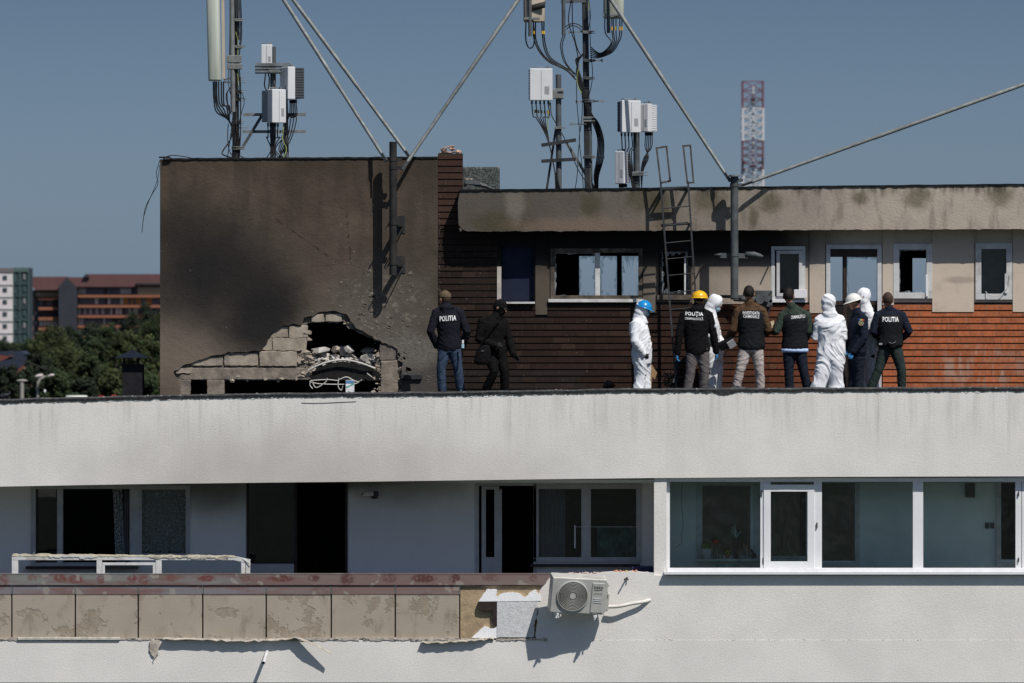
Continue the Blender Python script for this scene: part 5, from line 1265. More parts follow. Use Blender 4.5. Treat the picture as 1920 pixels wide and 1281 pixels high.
# --- right mast
Y3 = 4.0; q = PP(Y3)
m2 = empty('antenna_mast', (XX(1100,Y3), Y3, zF), 'tall dark central mast hung with many black cables between two antennas', 'mast', 'antenna masts on the roof')
mb = MB(); mb.bar(q(1096,-60), q(1102,356), .11, .11); mb.build('pole', M['metaldark'], m2, .01)
mb = MB(); mb.tube([q(1105,190,-.02), q(1107,356,-.02)], .040, 12); mb.build('pipe', M['galvdark'], m2)
mb = MB(); mb.tube([q(1056,-60,-.1), q(1057,66,-.1)], .034, 12); mb.build('pipe', M['galvdark'], m2)
mb = MB(); mb.bar(q(1052,4,-.1), q(1098,2,-.05), .04, .05); mb.bar(q(1050,-3,-.1), q(1098,-4,-.05), .03, .04); mb.build('bracket_arm', M['galvdark'], m2)
for x0,x1,y,dy in ((1066,1112,61,-2),(1110,1129,114,-1),(1090,1112,147,0),(1110,1131,190,0),(1080,1094,191,0),(1070,1100,233,0),(1104,1132,295,0)):
    mb = MB(); mb.bar(q(x0,y,-.1), q(x1,y+dy,-.1), .022, .022); mb.bar(q(x1 if x1 > 1112 else x0, y-3+dy*(x1>1112), -.1), q(x1 if x1 > 1112 else x0, y+3, -.1), .02, .02); mb.build('step_bracket', M['galv'], m2)
for y in (61,114,147,190,224,295): clamp(m2, q(1101,y,-.06), .15, .05 if y != 224 else .09, .14, 'galv' if y in (224,61) else 'galvdark')
a2, b2, rx, ry = panel_antenna('beige soot-marked panel antenna at the top edge, left of the central mast', 981, 1022, -60, 42, 3.7, 'antennatan', 20)
mb = MB(); mb.tube([P(993,-60,3.55), P(994,68,3.55)], .033, 12); mb.build('pole', M['galvdark'], a2)
mb = MB(); mb.bar(P(982,35,3.55), P(1012,35,3.55), .05, .045); mb.build('bracket', M['galv'], a2, .004)
mb = MB(); mb.rings([(P(1008,18,3.59), Vector((.13,0,.03)), Vector((0,.02,0))), (P(1010,6,3.59), Vector((.12,0,.03)), Vector((0,.02,0)))], 14); mb.build('burnt_patch', M['metalsoot'], a2)
for i,(x,pts) in enumerate(((986,[(986,75),(992,90),(1000,86),(1002,68),(1000,45)]),(1000,[(1001,72),(1012,98),(1032,118),(1058,128),(1078,145)]),(1004,[(1005,75),(1018,102),(1038,120),(1062,132),(1080,150)]),(1016,[(1017,65),(1020,88),(1028,108),(1046,122),(1074,140)]),(1020,[(1020,65),(1024,90),(1032,108),(1050,121),(1076,136)]))):
    cab(a2, [P(x,42,3.6)]+[P(a,b,3.65) for a,b in pts], .012)
mb = MB()
for x in (1001,1017,1020): mb.cyl(P(x,58,3.63), P(x,64,3.63), .016, n=8)
mb.build('tape_mark', M['tape'], a2)
a3, b3, rx, ry = panel_antenna('whitish panel antenna at the top edge, right of the central mast', 1131, 1170, -60, 35, 3.7, 'antenna', -20)
mb = MB(); mb.tube([P(1140,-60,3.55), P(1141,62,3.55)], .033, 12); mb.build('pole', M['galvdark'], a3)
mb = MB(); mb.bar(P(1130,29,3.55), P(1162,27,3.55), .05, .045); mb.build('bracket', M['galv'], a3, .004)
for i,x in enumerate((1134,1147,1150,1155,1162,1166)):
    cab(a3, [P(x,35,3.6), P(x+(1-i*.3),62,3.62), P(1146+i*3,78,3.62), P(1138+i*2,92+i*1.2,3.65), P(1124,100+i*1.6,3.7), P(1107,88+i*4,3.85)], .010)
mb = MB()
for x in (1147,1154,1162,1166): mb.cyl(P(x,50,3.615), P(x,57,3.615), .016, n=8)
mb.build('tape_mark', M['tape'], a3)
for i, pts in enumerate(([(1056,66),(1051,85),(1056,112),(1068,130),(1080,142)],[(1060,64),(1054,88),(1060,115),(1072,132),(1082,140)],[(1071,0),(1066,40),(1078,80),(1084,110),(1083,135)],[(1073,0),(1074,50),(1082,90),(1090,105)],[(1062,55),(1072,48),(1085,52),(1092,60)],[(1060,50),(1074,44),(1088,48),(1094,56)])):
    cab(m2, [q(a,b,-.12) for a,b in pts], .009)
for i in range(5):   # thick bundle
    cab(m2, [q(1094-i,100+i*2,-.13), q(1086-i*1.6,112,-.13), q(1081+i*1.2,135,-.13), q(1085+i*2,158,-.14), q(1091+i*1.5,175,-.14), q(1097+i*1.5,195,-.13), q(1104+i*1.5,215,-.12), q(1112+i*2.6,232,-.1), q(1121+i*2.6,262,-.1), q(1119+i*2.8,300,-.1), q(1114+i*2,330,-.1), q(1117+i,356,-.05)], .012)
for i, pts in enumerate(([(1082,130),(1081,170),(1083,210),(1087,250),(1084,290),(1082,330),(1078,356)],[(1088,150),(1092,190),(1090,230),(1086,262),(1090,300),(1094,356)],[(1106,60),(1108,100),(1111,135),(1109,160),(1104,180)],[(1104,0),(1107,30),(1103,60)])):
    cab(m2, [q(a,b,-.12) for a,b in pts], .007)
cab(m2, [q(1089,120,-.16), q(1082,140,-.16), q(1083,160,-.16), q(1090,174,-.16)], .006, 'cableyellow'); cab(m2, [q(1103,2,-.12), q(1106,40,-.12), q(1107,60,-.12)], .005, 'cableyellow')
mb = MB(); mb.bar(q(1062,268,.1), q(1116,356,.1), .04, .05); mb.build('brace', M['galv'], m2)
# --- radio pole left of the central mast
Y4 = 3.7; q = PP(Y4)
c2 = empty('equipment_pole', (XX(1047,Y4), Y4, zF), 'pole with one white radio unit and two dark cross channels, left of the central mast', 'pole', 'equipment poles on the roof')
mb = MB(); mb.tube([q(1047,140), q(1048,356)], .050, 16); mb.build('pole', M['galvdark'], c2)
o, cc = radio(c2, (990,129,1036,189), Y4-.05, .24, 8, 'radiodark')
for i, p in enumerate(cc): cab(c2, [p, p+Vector((.02,0,-.22)), q(1006+i*4,222,-.05), q(1022+i*1.2,250,-.05), q(1032,280,-.1), q(1040,320,-.1), q(1050-i*2,354,-.05)], .010)
cab(c2, [q(1031,192), q(1028,220), q(1026,246)], .007, 'cableyellow'); cab(c2, [q(1032,192), q(1034,215), q(1043,232), q(1056,255), q(1068,280), q(1085,320), q(1108,354)], .008)
mb = MB()
for i in range(5): mb.cyl(q(1003+i*6,206+i*.4), q(1004+i*6,212+i*.4), .016, n=8)
mb.build('tape_mark', M['tape'], c2)
mb = MB(); mb.obox(q(1046,176,-.03), (.10,0,0), (0,.05,0), (0,0,.09)); mb.bar(q(1046,170,-.1), q(1058,170,-.1), .02, .02); mb.bar(q(1046,183,-.1), q(1058,183,-.1), .02, .02); mb.build('mount_plate', M['galv'], c2, .01)
for y, t in ((266,-3.5),(299,-.5)):
    mb = MB(); mb.bar(q(1015,y+3-t,-.08), q(1080,y+t,-.08), .07, .06); mb.build('cross_channel', M['metaldark'], c2)
mb = MB(); mb.bar(q(1042,243,.02), q(1025,356,.02), .04, .04); mb.build('brace', M['metaldark'], c2)
clamp(c2, q(1047,240,-.02), .13, .04, .13)
# --- radio pole right
q = PP(3.6)
c3 = empty('equipment_pole', (XX(1193,3.6), 3.6, zF), 'pole with two white radio units on top and a small finned one below', 'pole', 'equipment poles on the roof')
mb = MB(); mb.tube([q(1193,245), q(1194,356)], .056, 16); mb.build('pole', M['galvdark'], c3)
o, cc = radio(c3, (1157,189,1201,249), 3.45, .26, 20, 'radiodark')
for i, p in enumerate(cc): cab(c3, [p, p+Vector((.01,0,-.2)), q(1168+i*4,285,-.1), q(1178+i*2,315,-.1), q(1186+i,352,-.1)], .010)
o, cc = radio(c3, (1201,195,1230,248), 3.6, .3, -35, 'radio')
for i, p in enumerate(cc): cab(c3, [p, p+Vector((-.01,0,-.22)), q(1216-i*2,295,-.05), q(1206-i,320,-.05), q(1203,352,-.05)], .009)
o, cc = radio(c3, (1154,284,1180,345), 3.5, .22, -30, 'radiogrey')
for i, p in enumerate(cc[:3]): cab(c3, [p, p+Vector((0,0,-.08))], .010)
clamp(c3, q(1196,326,-.05), .2, .07, .14)
# --- stay poles and their posts
def stay(a, b, label, r=.032, ends=1):
    s = empty('stay_pole', a, label, 'stay pole', 'slanting stay poles')
    a, b = Vector(a), Vector(b); d = (b-a).normalized()
    mb = MB(); mb.tube([a+d*.12, a+d*.16, a+(b-a)*.4, a+(b-a)*.401, b], [r*.75, r, r, r*1.12, r*1.12], 14); mb.build('tube', M['galv'], s)
    mb = MB(); mb.obox(a+d*.05, d*.11, d.orthogonal().normalized()*.012, d.cross(d.orthogonal()).normalized()*.028); mb.build('end_lug', M['galvdark'], s)
    return s
stay(P(722,298,1.82), P(513,-30,4.2), 'thinner left stay pole leaning up left from the sooty post')
stay(P(767,293,3.2), P(528,-30,5.5), 'stay pole behind the sooty post, leaning up left to the roof edge')
stay(P(757,314,1.80), P(992,-30,3.6), 'stay pole rising right from the sooty post across the sky')
stay(P(1366,335,1.50), P(1126,-30,3.6), 'stay pole rising left from the grey post towards the central mast')
stay(P(1398,345,1.50), P(1990,133,3.4), 'long low stay pole rising right from the grey post to the picture edge')
def post(label, x, y0, y1, Y, m, r, brs):
    s = empty('steel_post', P(x, y1, Y), label, 'post', 'steel posts fixed to the walls')
    mb = MB(); mb.tube([P(x,y0,Y), P(x,y1,Y)], r, 22); mb.build('pole', M[m], s)
    for y in brs:
        mb = MB(); mb.tube([P(x,y-3,Y), P(x,y+3,Y)], r*1.14, 20); mb.obox(P(x+11,y,Y), (.05,0,0), (0,.02,0), (0,0,.025)); mb.build('collar', M[m], s)
    return s
p1 = post('sooty black post fixed to the roof house wall, two bolted plates', 737, 266, 516, YT-.37, 'metalsoot', .066, (299,315,419,494))
for y in (421,496):
    mb = MB(); mb.pb(744,y-16,760,y+16, YT-.015, YT-.001); mb.build('wall_plate', M['metaldark'], p1)
    mb = MB(); mb.bar(P(742,y-1,YT-.35), P(752,y-1,YT-.01), .06, .09); mb.build('bracket', M['metalsoot'], p1)
    mb = MB(); mb.bar(P(744,y+26,YT-.3), P(757,y+6,YT-.02), .015, .015); mb.bar(P(722,y+10,YT-.4), P(733,y-6,YT-.3), .015, .015); mb.build('threaded_rod', M['metalsoot'], p1)
p2 = post('grey galvanised post clamped in front of the penthouse fascia', 1377, 330, 562, 1.52, 'galvdark', .068, (338,347,478,556))
mb = MB(); mb.tube([P(1377,328,1.46), P(1377,331,1.46)], .095, 20); mb.build('cap', M['galv'], p2)
mb = MB(); mb.bar(P(1350,479,1.62), P(1402,480,1.62), .06, .085); mb.build('cross_arm', M['galvdark'], p2)
mb = MB(); mb.rings([(P(1398,478,1.62), Vector((0,.05,0)), Vector((0,0,.055))), (P(1415,478,1.62), Vector((0,.05,0)), Vector((0,0,.055))), (P(1426,480,1.62), Vector((0,.045,0)), Vector((0,0,.035))), (P(1431,481,1.62), Vector((0,.02,0)), Vector((0,0,.012)))], 14); mb.build('strut_tube', M['galvdark'], p2)
mb = MB(); mb.rings([(P(1352,478,1.62), Vector((0,.05,0)), Vector((0,0,.03))), (P(1339,478,1.62), Vector((0,.03,0)), Vector((0,0,.008)))], 12); mb.build('strut_tip', M['galvdark'], p2)
mb = MB(); mb.pb(1414,545,1448,575, 2.13, 2.15); mb.build('wall_plate', M['galvdark'], p2)
mb = MB(); mb.cyl(P(1378,560,1.5), P(1420,562,2.05), .05, n=14); mb.cyl(P(1420,562,2.12), P(1425,562,1.9), .075, n=16); mb.cyl(P(1436,560,2.12), P(1438,560,1.95), .06, n=16); mb.build('wall_bracket', M['galvdark'], p2)
for a, b in (((1434,566),(1446,547)),((1437,596),(1446,572)),((1310,508),(1317,496)),((1437,508),(1442,497))):
    mb = MB(); mb.bar(P(*a,2.05), P(*b,2.12), .018, .018); mb.build('threaded_rod', M['metalsoot'], p2)
mb = MB(); mb.bar(P(1352,556,1.9), P(1377,556,1.5), .05, .05); mb.bar(P(1350,556,2.1), P(1400,558,1.9), .03, .05); mb.build('lower_arm', M['metaldark'], p2)
# --- ladder
ld = empty('roof_ladder', P(1262,728,1.25), 'dark steel ladder leaning on the penthouse roof with two square hand loops', 'ladder')
def lrail(t, s):    # t 0 top (y=340) .. 1 bottom
    x = (1238.5 + 29.5*t) if s == 0 else (1290 + 26*t); y = 340 + 390*t
    return P(x, y, 1.52 - .27*t)
for s in (0,1):
    mb = MB(); mb.bar(lrail(0,s), lrail(1,s), .042, .030); mb.build('rail', M['metaldark'], ld)
for y in (355,391,423,456,486,517,549,581,613,646,679,708):
    t = (y-340)/390; a, b = lrail(t,0), lrail(t-.012,1); mb = MB(); mb.tube([a, b], .010, 8); mb.build('rung', M['metaldark'], ld)
lp = lambda pts, Y: [P(a,b,Y) for a,b in pts]
for pts in ([(1239,345),(1231,278),(1251,273),(1258,338),(1240,343)], [(1289,345),(1281,274),(1296,271),(1302,341),(1290,343)]):
    mb = MB(); Q = lp(pts, 1.52)
    Q[2] = Q[2]+Vector((0,.5,0)); Q[3] = Q[3]+Vector((0,.5,0))
    for a, b in zip(Q, Q[1:]): mb.bar(a, b, .038, .030)
    mb.build('hand_loop', simple('weathered_steel_tube', (.09,.08,.07), .6, .2, var=.3, sc=9) , ld)
for a, b in (((1240,354),(1287,352)),((1240,423),(1290,419))):
    mb = MB(); mb.bar(P(*a,1.55), P(*b,1.55), .03, .05); mb.bar(P(a[0]+1,a[1],1.5), P(a[0]+6,a[1]+2,1.82), .03, .03); mb.bar(P(b[0]+1,b[1],1.5), P(b[0]+3,b[1]+2,1.82), .03, .03); mb.build('stand_off', M['metaldark'], ld)
mb = MB(); mb.tube(bez([P(1266,700,1.3),P(1271,668,1.3),P(1271,690,1.3),P(1262,718,1.2)],6), .022, 8); mb.build('foot_stabiliser', M['metaldark'], ld)
tg = empty('cable_tangle', P(1257,728,1.35), 'tangle of black cable and wire lying at the foot of the ladder', 'cable')
rr = random.Random(5)
for i in range(5):
    cab(tg, [P(1257+rr.uniform(-12,12), 715+rr.uniform(-16,14), 1.35+rr.uniform(-.1,.1)) for _ in range(7)], .008, name='wire')
db = empty('burnt_debris', P(1143,728,1.9), 'dark rounded scorched lump lying against the foot of the brick wall', 'debris')
mb = MB(); mb.chunk(P(1143,722,1.9), .12,.1,.11, 3); mb.chunk(P(1136,726,1.85), .07,.08,.07, 4); mb.build('lump', simple('scorched_lump', (.04,.025,.02), .9, var=.5), db)
mb = MB(); mb.chunk(P(1395,731,.22), .25, .12, .09, 9, .5); mb.chunk(P(1380,733,.2), .14,.1,.07, 10); o = mb.build('felt_heap', M['membrane'], None); tag(o, 'crumpled heap of roofing felt on the coping below the brown shirt', 'debris')
# --- bent grille next to the concrete block
gr = empty('bent_metal_grille', P(895,350,2.6), 'bent grey louvred metal sheet lying on the fascia by the concrete block', 'metal sheet')
for k in range(5):
    mb = MB(); mb.bar(P(872+k*2,337+k*2.2,2.4), P(905+k*7,343+k*3.6,2.4+.1*k), .03, .014); mb.build('slat', M['galv'], gr)
mb = MB(); mb.bar(P(872,341,2.35), P(900,343,2.35), .05, .07); mb.bar(P(874,337,2.38), P(872,352,2.38), .05, .05); mb.build('frame', M['galvdark'], gr)
mb = MB(); mb.chunk(P(879,336,2.4), .09,.06,.025, 77); mb.build('plaster_lump', M['block'], gr)
# --- loose wires left corner of tower
lw = empty('loose_wire', P(300,300,YT), 'thin frayed wire dangling from the upper left corner of the roof house', 'wire')
cab(lw, [P(300,300,YT),P(293,325,YT),P(296,345,YT),P(285,365,YT),P(272,392,YT),P(266,436,YT)], .006, name='strand')
cab(lw, [P(299,310,YT),P(297,330,YT),P(290,352,YT),P(278,380,YT),P(270,405,YT)], .005, name='strand')
rc = empty('roof_cable', P(330,296,2.2), 'thin black cable arching along the left end of the roof house edge', 'cable')
cab(rc, [P(306,298,2.15),P(318,292,2.2),P(340,293,2.3),P(370,299,2.3)], .008, name='strand'); mb = MB(); mb.chunk(P(315,299,2.13), .1,.06,.03, 8); mb.build('felt_lump', M['membrane2'], rc)

# ---------------------------------------------------------------- blast hole contents
rub = [(600,657,.15,.055,'wide slab-like pale block lying leftmost at the top of the rubble'),(588,672,.09,.08,'dark-sided block at the left end of the rubble heap'),(604,668,.13,.07,'rough pale block under the wide slab in the rubble'),(625,655,.10,.08,'grey pointed block at the back of the rubble heap, left of centre'),(626,668,.10,.065,'pale pitted block in the middle of the rubble heap'),(643,656,.075,.095,'upright pale block standing in the centre of the rubble'),(655,655,.085,.07,'tilted pale block leaning right of the upright one'),(661,669,.12,.065,'long pale block sloping down right of the rubble centre'),(692,658,.12,.06,'grey flat block on top of the right end of the rubble'),(690,671,.13,.075,'squarish pale block at the right end of the rubble heap')]
for i, (x, y, a, b, lab) in enumerate(rub):
    mb = MB(); mb.chunk(P(x,y,YT+.22+.08*(i%3)), a*1.35, a, b*1.3, 60+i, .5)
    o = mb.build('rubble_block', M['blockpale'] if i not in (3,8) else M['block']); tag(o, lab, 'rubble block', 'rubble blocks in the blast hole')
mb = MB(); rr = random.Random(9)
for i in range(120): 
    r = rr.uniform(.012,.055); mb.chunk(P(rr.uniform(582,706), 678+rr.uniform(-5,8), YT+.15+rr.uniform(-.05,.15)), r*1.3, r, r, i)
o = mb.build('rubble_crumbs', M['blockpale']); tag(o, 'small pale crumbs and chips scattered between the larger rubble blocks', 'rubble', None, 'stuff')
cd = empty('bent_conduit', P(645,680,YT), 'pale bent conduit arching across the bottom of the blast hole', 'conduit')
cab(cd, [P(578,695,YT-.02),P(595,686,YT-.05),P(615,679,YT-.06),P(640,675,YT-.06),P(665,678,YT-.06),P(685,684,YT-.05),P(703,691,YT-.02)], .018, 'wirepale', name='tube')
rb = empty('twisted_wire', P(630,720,YT), 'twisted pale wires hanging in the lower opening under the blast hole', 'wire')
for pts in ([(580,716),(600,720),(640,721),(665,720),(678,713)],[(582,714),(612,712),(634,714)],[(585,716),(593,727),(610,717),(614,709)],[(583,714),(581,722),(586,729)],[(635,709),(634,725),(640,732),(643,724)],[(636,712),(650,707),(662,713),(672,716),(679,712)],[(688,700),(697,707)]):
    cab(rb, [P(a,b,YT-.03) for a,b in pts], .009, 'wirepale', name='strand')
bx = empty('paper_carton', P(656,737,YT-.1), 'small white and blue carton standing on the coping under the blast hole', 'carton')
mb = MB(); mb.pb(648,713,664,742,YT-.12,YT-.02); mb.build('carton_body', simple('white_card', (.72,.72,.74), .7), bx, .004)
mb = MB(); mb.pb(648.5,713.5,663.5,719,YT-.124,YT-.121); mb.build('blue_band', simple('blue_print', (.10,.25,.45), .7), bx)
mb = MB(); mb.bar(P(649,726,YT-.123), P(663,720,YT-.123), .02, .004, (0,1,0)); mb.build('green_stripe', simple('green_print', (.1,.42,.36), .7), bx)
mb = MB(); mb.bar(P(652,733,YT-.122), P(661,737,YT-.122), .01, .003, (0,1,0)); mb.build('print_mark', M['letters_grey'], bx)

# ---------------------------------------------------------------- balcony things
ac = empty('air_conditioner', P(1090,1118,-.25), 'tilted grey outdoor air conditioning unit hanging from the white facade, round fan grille', 'air conditioner')
# local frame: x right, y into wall, z up; tilted
tx = Vector((math.cos(R(-3.2)), 0, math.sin(R(-3.2)))); tilt = R(14)
yaw_ = R(9)
ux = Vector((math.cos(yaw_)*tx.x, math.sin(yaw_), tx.z)).normalized()
uy = Vector((-math.sin(yaw_), math.cos(yaw_)*math.cos(tilt), math.sin(tilt))); uy = (uy - ux*uy.dot(ux)).normalized(); uz = ux.cross(uy)
C0 = P(1085,1118,-.50); wd, hg, dp = .47, .312, .15
def L(x, y, z): return C0 + ux*x + uy*y + uz*z
mb = MB(); mb.obox(L(0,dp,0), ux*wd, uy*dp, uz*hg); mb.build('casing', M['accase'], ac, .018, 3)
mb = MB()
for k in range(3): mb.obox(L(0,.06+.08*k,hg+.004), ux*wd*.93, uy*.02, uz*.006)
mb.build('top_rib', M['accase'], ac)
fc = (-.105, -.004, .0); fr_ = .262
mb = MB(); mb.cyl(L(fc[0],-.004,fc[2]), L(fc[0],-.012,fc[2]), fr_*.985, n=48); mb.build('fan_recess', M['acdark'], ac)  # flat disc coloured dark for the shade behind the grille
mb = MB()
def ring(mb, r, t, y):
    pts = [L(fc[0]+r*math.cos(2*math.pi*k/48), y, fc[2]+r*math.sin(2*math.pi*k/48)) for k in range(49)]; mb.tube(pts, t, 6, caps=False)
for k in range(8): ring(mb, .08+.0245*k, .0040, -.022)
ring(mb, fr_, .011, -.014)
for k in range(20):
    a = 2*math.pi*k/20; mb.bar(L(fc[0]+.05*math.cos(a), -.020, fc[2]+.05*math.sin(a)), L(fc[0]+fr_*math.cos(a+.35), -.017, fc[2]+fr_*math.sin(a+.35)), .002, .002)
mb.build('fan_grille', M['accase'], ac)
mb = MB(); mb.cyl(L(fc[0],-.010,fc[2]), L(fc[0],-.03,fc[2]), .052, n=30); mb.build('grille_hub', M['accase'], ac)
mb = MB(); mb.obox(L(.325,-.008,-.012), ux*.105, uy*.008, uz*.262); sp_ = mb.build('service_panel', M['accase'], ac, .012, 3)
mb = MB()
for k in range(3): mb.obox(L(.325,-.019,-.03-.032*k), ux*.07, uy*.003, uz*.004)
mb.build('panel_groove', M['radio'], sp_)
def actext(body, x, z, w, h, m):
    vs, fs = text_mesh(body, 1.0, .012); x0, x1 = min(v.x for v in vs), max(v.x for v in vs); y0, y1 = min(v.y for v in vs), max(v.y for v in vs)
    mb = MB(); mb.add([L(x+((v.x-x0)/(x1-x0)-.5)*w, -.0185, z+((v.y-y0)/(y1-y0)-.5)*h) for v in vs], fs, False); mb.build('lettering', M[m], sp_)
actext('beko', .325, .178, .15, .062, 'letters_dark'); actext('INVERTER', .325, .06, .14, .026, 'letters_grey')
mb = MB(); mb.tube(bez([L(.255,-.019,.130), L(.32,-.019,.126), L(.39,-.019,.138)],5), .003, 5); mb.build('logo_underline', M['letters_dark'], sp_)
mb = MB(); mb.obox(L(wd+.035,dp*.9,-.10), ux*.035, uy*dp*.6, uz*.155); mb.build('valve_cover', M['accase'], ac, .02, 3)
mb = MB(); mb.obox(L(wd-.01,dp*.5,0), ux*.03, uy*dp*.47, uz*.27); mb.build('side_frame', M['accase'], ac, .01)
mb = MB(); mb.ell(L(wd+.02,.03,.2), ux*.02, uy*.015, uz*.012, 10, 6); mb.tube(bez([L(wd+.02,.05,.1),L(wd+.035,.02,.05),L(wd+.02,.02,.02),L(wd+.04,.04,-.01)],5), .006, 5); mb.build('valve', M['metaldark'], ac)
for x in (-.33, .33):
    mb = MB(); mb.bar(L(x,-.03,-hg-.022), L(x,2*dp+.04,-hg-.022), .035, .03); mb.bar(L(x,-.02,-hg-.02), L(x-.03,-.03,-hg-.085), .02, .03); mb.bar(L(x+.05,-.0,-hg-.02), L(x+.055,-.01,-hg-.06), .02, .02)
    mb.build('foot', M['radio'], ac, .003)
for x in (1037, 1105):     # loose wall brackets below and behind the unit
    b = empty('wall_bracket', P(x,1160,0), 'slotted white bracket leg sticking out under the %s end of the air conditioner' % ('left' if x < 1100 else 'right'), 'bracket', 'air conditioner brackets')
    mb = MB(); mb.bar(P(x+2,1150,0.0), P(x+10,1157,-.46), .03, .03); mb.build('arm', M['radio'], b)
mb = MB(); mb.tube(bez([P(1140,1138,-.12),P(1160,1137,-.13),P(1185,1132,-.10),P(1205,1129,-.06),P(1219,1125,.02)],8), [.030]*33, 12); o = mb.build('insulated_pipe', simple('pipe_lagging', (.66,.64,.60), .8, var=.08, sc=10, bump=.4)); tag(o, 'white lagged pipe running right from the air conditioner into the facade', 'pipe')
mb = MB(); mb.cyl(P(1176,1083,.02), P(1171,1087,-.14), .014, n=8); mb.bar(P(1175,1083,.01), P(1178,1088,-.05), .02,.01); o = mb.build('wall_bolt', M['metaldark']); tag(o, 'rusty bolt sticking out of the white facade right of the air conditioner', 'bolt')
mb = MB(); rr = random.Random(4)
for i in range(34): 
    x = 1064+i*2.7; mb.chunk(P(x, 1077-(x-1064)*.03+rr.uniform(-1,1), .12), .04, .09, .03, i)
o = mb.build('crumbled_render_edge', simple('pinkish_render', (.50,.42,.38), .95, var=.2, sc=15), None); tag(o, 'crumbled pinkish render along the wall top above the air conditioner', 'rubble')
for i, (x, s) in enumerate(((1155,.045),(1163,.03),(1168,.03),(1174,.035),(1179,.03),(1186,.045),(1192,.04))):
    mb = MB(); mb.chunk(P(x,1071.5+rr.uniform(-1,1),.12), s, s, s*.75, 70+i); o = mb.build('brick_crumb', simple('orange_brick_crumb', (.50,.24,.13) if i != 3 else (.5,.38,.12), .9, var=.2)); tag(o, ['roundest pinkish brick crumb, leftmost on the wall top','small brick crumb second from the left on the wall top','small orange brick crumb third from the left on the wall top','yellowish brick crumb in the middle of the row','small orange crumb right of the yellowish one','large orange crumb, second from the right in the row','orange crumb at the right end of the row'][i], 'brick crumb', 'brick crumbs on the wall top')
mb = MB(); mb.pb(1184,1063,1226,1078,.5,.9); o = mb.build('blue_crate', simple('dark_blue_plastic', (.012,.02,.07), .6), None, .01); tag(o, 'dark blue plastic crate in the corner of the open balcony', 'crate')
# fallen window frame
ff = empty('fallen_window_frame', P(246,1077,.25), 'broken white window frame lying on the balcony rail, foam along its top edge', 'window frame')
YF = .22; ft = lambda x: 1040.5 + (x-22)*.004 + (0 if x < 440 else (x-440)*.25)
mb = MB()
for x0, x1, y0, y1 in ((34,181,1049,1051),(22,460,1042.5,1050.5)): pass
mb.pb(22,1042.5,440,1050.5,YF,YF+.07); mb.bar(P(438,1046.5,YF+.035), P(469,1053,YF+.035), .075, .07); mb.build('top_rail', M['pvc_old'], ff, .004)
for x0, x1 in ((22,34),(181,191),(292,303),(452,460),(461,469)):
    mb = MB(); mb.pb(x0, 1050.6 if x0 < 450 else 1053, x1, 1080, YF+.002, YF+.065); mb.build('upright', M['pvc_old'], ff, .004)
f_ = frame('sash', (191.5,1055,291.5,1100), 5, YF+.0, YF+.05, M['pvc_old'], ff); pane((196,1060,287,1080), YF+.02, f_, 'glassdark')
pane((303,1051,452,1080), YF+.03, ff, 'glassdark')
mb = MB()
rr = random.Random(8)
plate('mounting_foam', [jag([(XX(a,YF-.004),ZZ(b,YF-.004)) for a,b in ((24,1039.5),(120,1039),(230,1040.5),(330,1041),(437,1041.5),(446,1046.5),(400,1044.5),(320,1045),(270,1044),(180,1043.5),(90,1044),(24,1042.5))], .05, .013, 3)], YF-.006, YF+.06, M['foamyellow'], ff)
plate('render_scrap', [jag([(XX(a,YF-.008),ZZ(b,YF-.008)) for a,b in ((90,1042),(160,1041.5),(182,1044.5),(150,1047),(128,1045),(96,1046))], .02, .02, 5)], YF-.012, YF-.006, M['pvc_old'], ff)
plate('render_scrap', [jag([(XX(a,YF-.008),ZZ(b,YF-.008)) for a,b in ((280,1043),(335,1043.5),(432,1044),(428,1048.5),(380,1046.5),(300,1047.5))], .02, .025, 6)], YF-.012, YF-.006, M['rubbish'], ff)
mb = MB()
for i in range(40): x = rr.uniform(24,466); mb.chunk(P(x, ft(x)+1+rr.uniform(-2,3), YF-.0), .015, .012, .009, i+50)
mb.build('render_crumbs', M['blockpale'], ff, kind='stuff')
mb = MB(); mb.tube([P(64,1042,YF),P(63,1036,YF-.02)], .005, 5); mb.tube([P(455,1048,YF),P(470,1058,YF-.03)], .008, 5); mb.build('splinter', M['wirepale'], ff)
# curtains
def curtain(px0,py0,px1,py1,Y,m,label,amp=.02,waves=7,skew=0):
    mb = MB(); n = 60; vs = []
    for i in range(n+1):
        t = i/n; x = px0+(px1-px0)*t
        for k in range(9):
            s = k/8; vs.append(P(x+skew*s, py0+(py1-py0)*s, Y+amp*math.sin(t*waves*2*math.pi+s)))
    fs = [(i*9+k,(i+1)*9+k,(i+1)*9+k+1,i*9+k+1) for i in range(n) for k in range(8)]
    mb.add(vs, fs, True); o = mb.build('curtain', M[m]); tag(o, label, 'curtain', 'curtains behind the balcony windows')
curtain(266,916,349,1042,YL+.16,'lace','patterned lace curtain filling the narrow window of the left balcony')
curtain(211,912,229,1058,YL+.18,'lace','lace curtain bunched at the right side of the open window', .02, 3, 6)
curtain(232,912,246,1058,YL+.22,'curtain','plain grey curtain behind the bunched lace one', .02, 3)
curtain(1010,914,1060,1050,YL+.14,'curtain','plain grey curtain in the window above the air conditioner', .02, 6)
curtain(1120,988,1192,1050,YL+.2,'curtaingreen','dark green patterned half curtain right of the window handle', .02, 6)
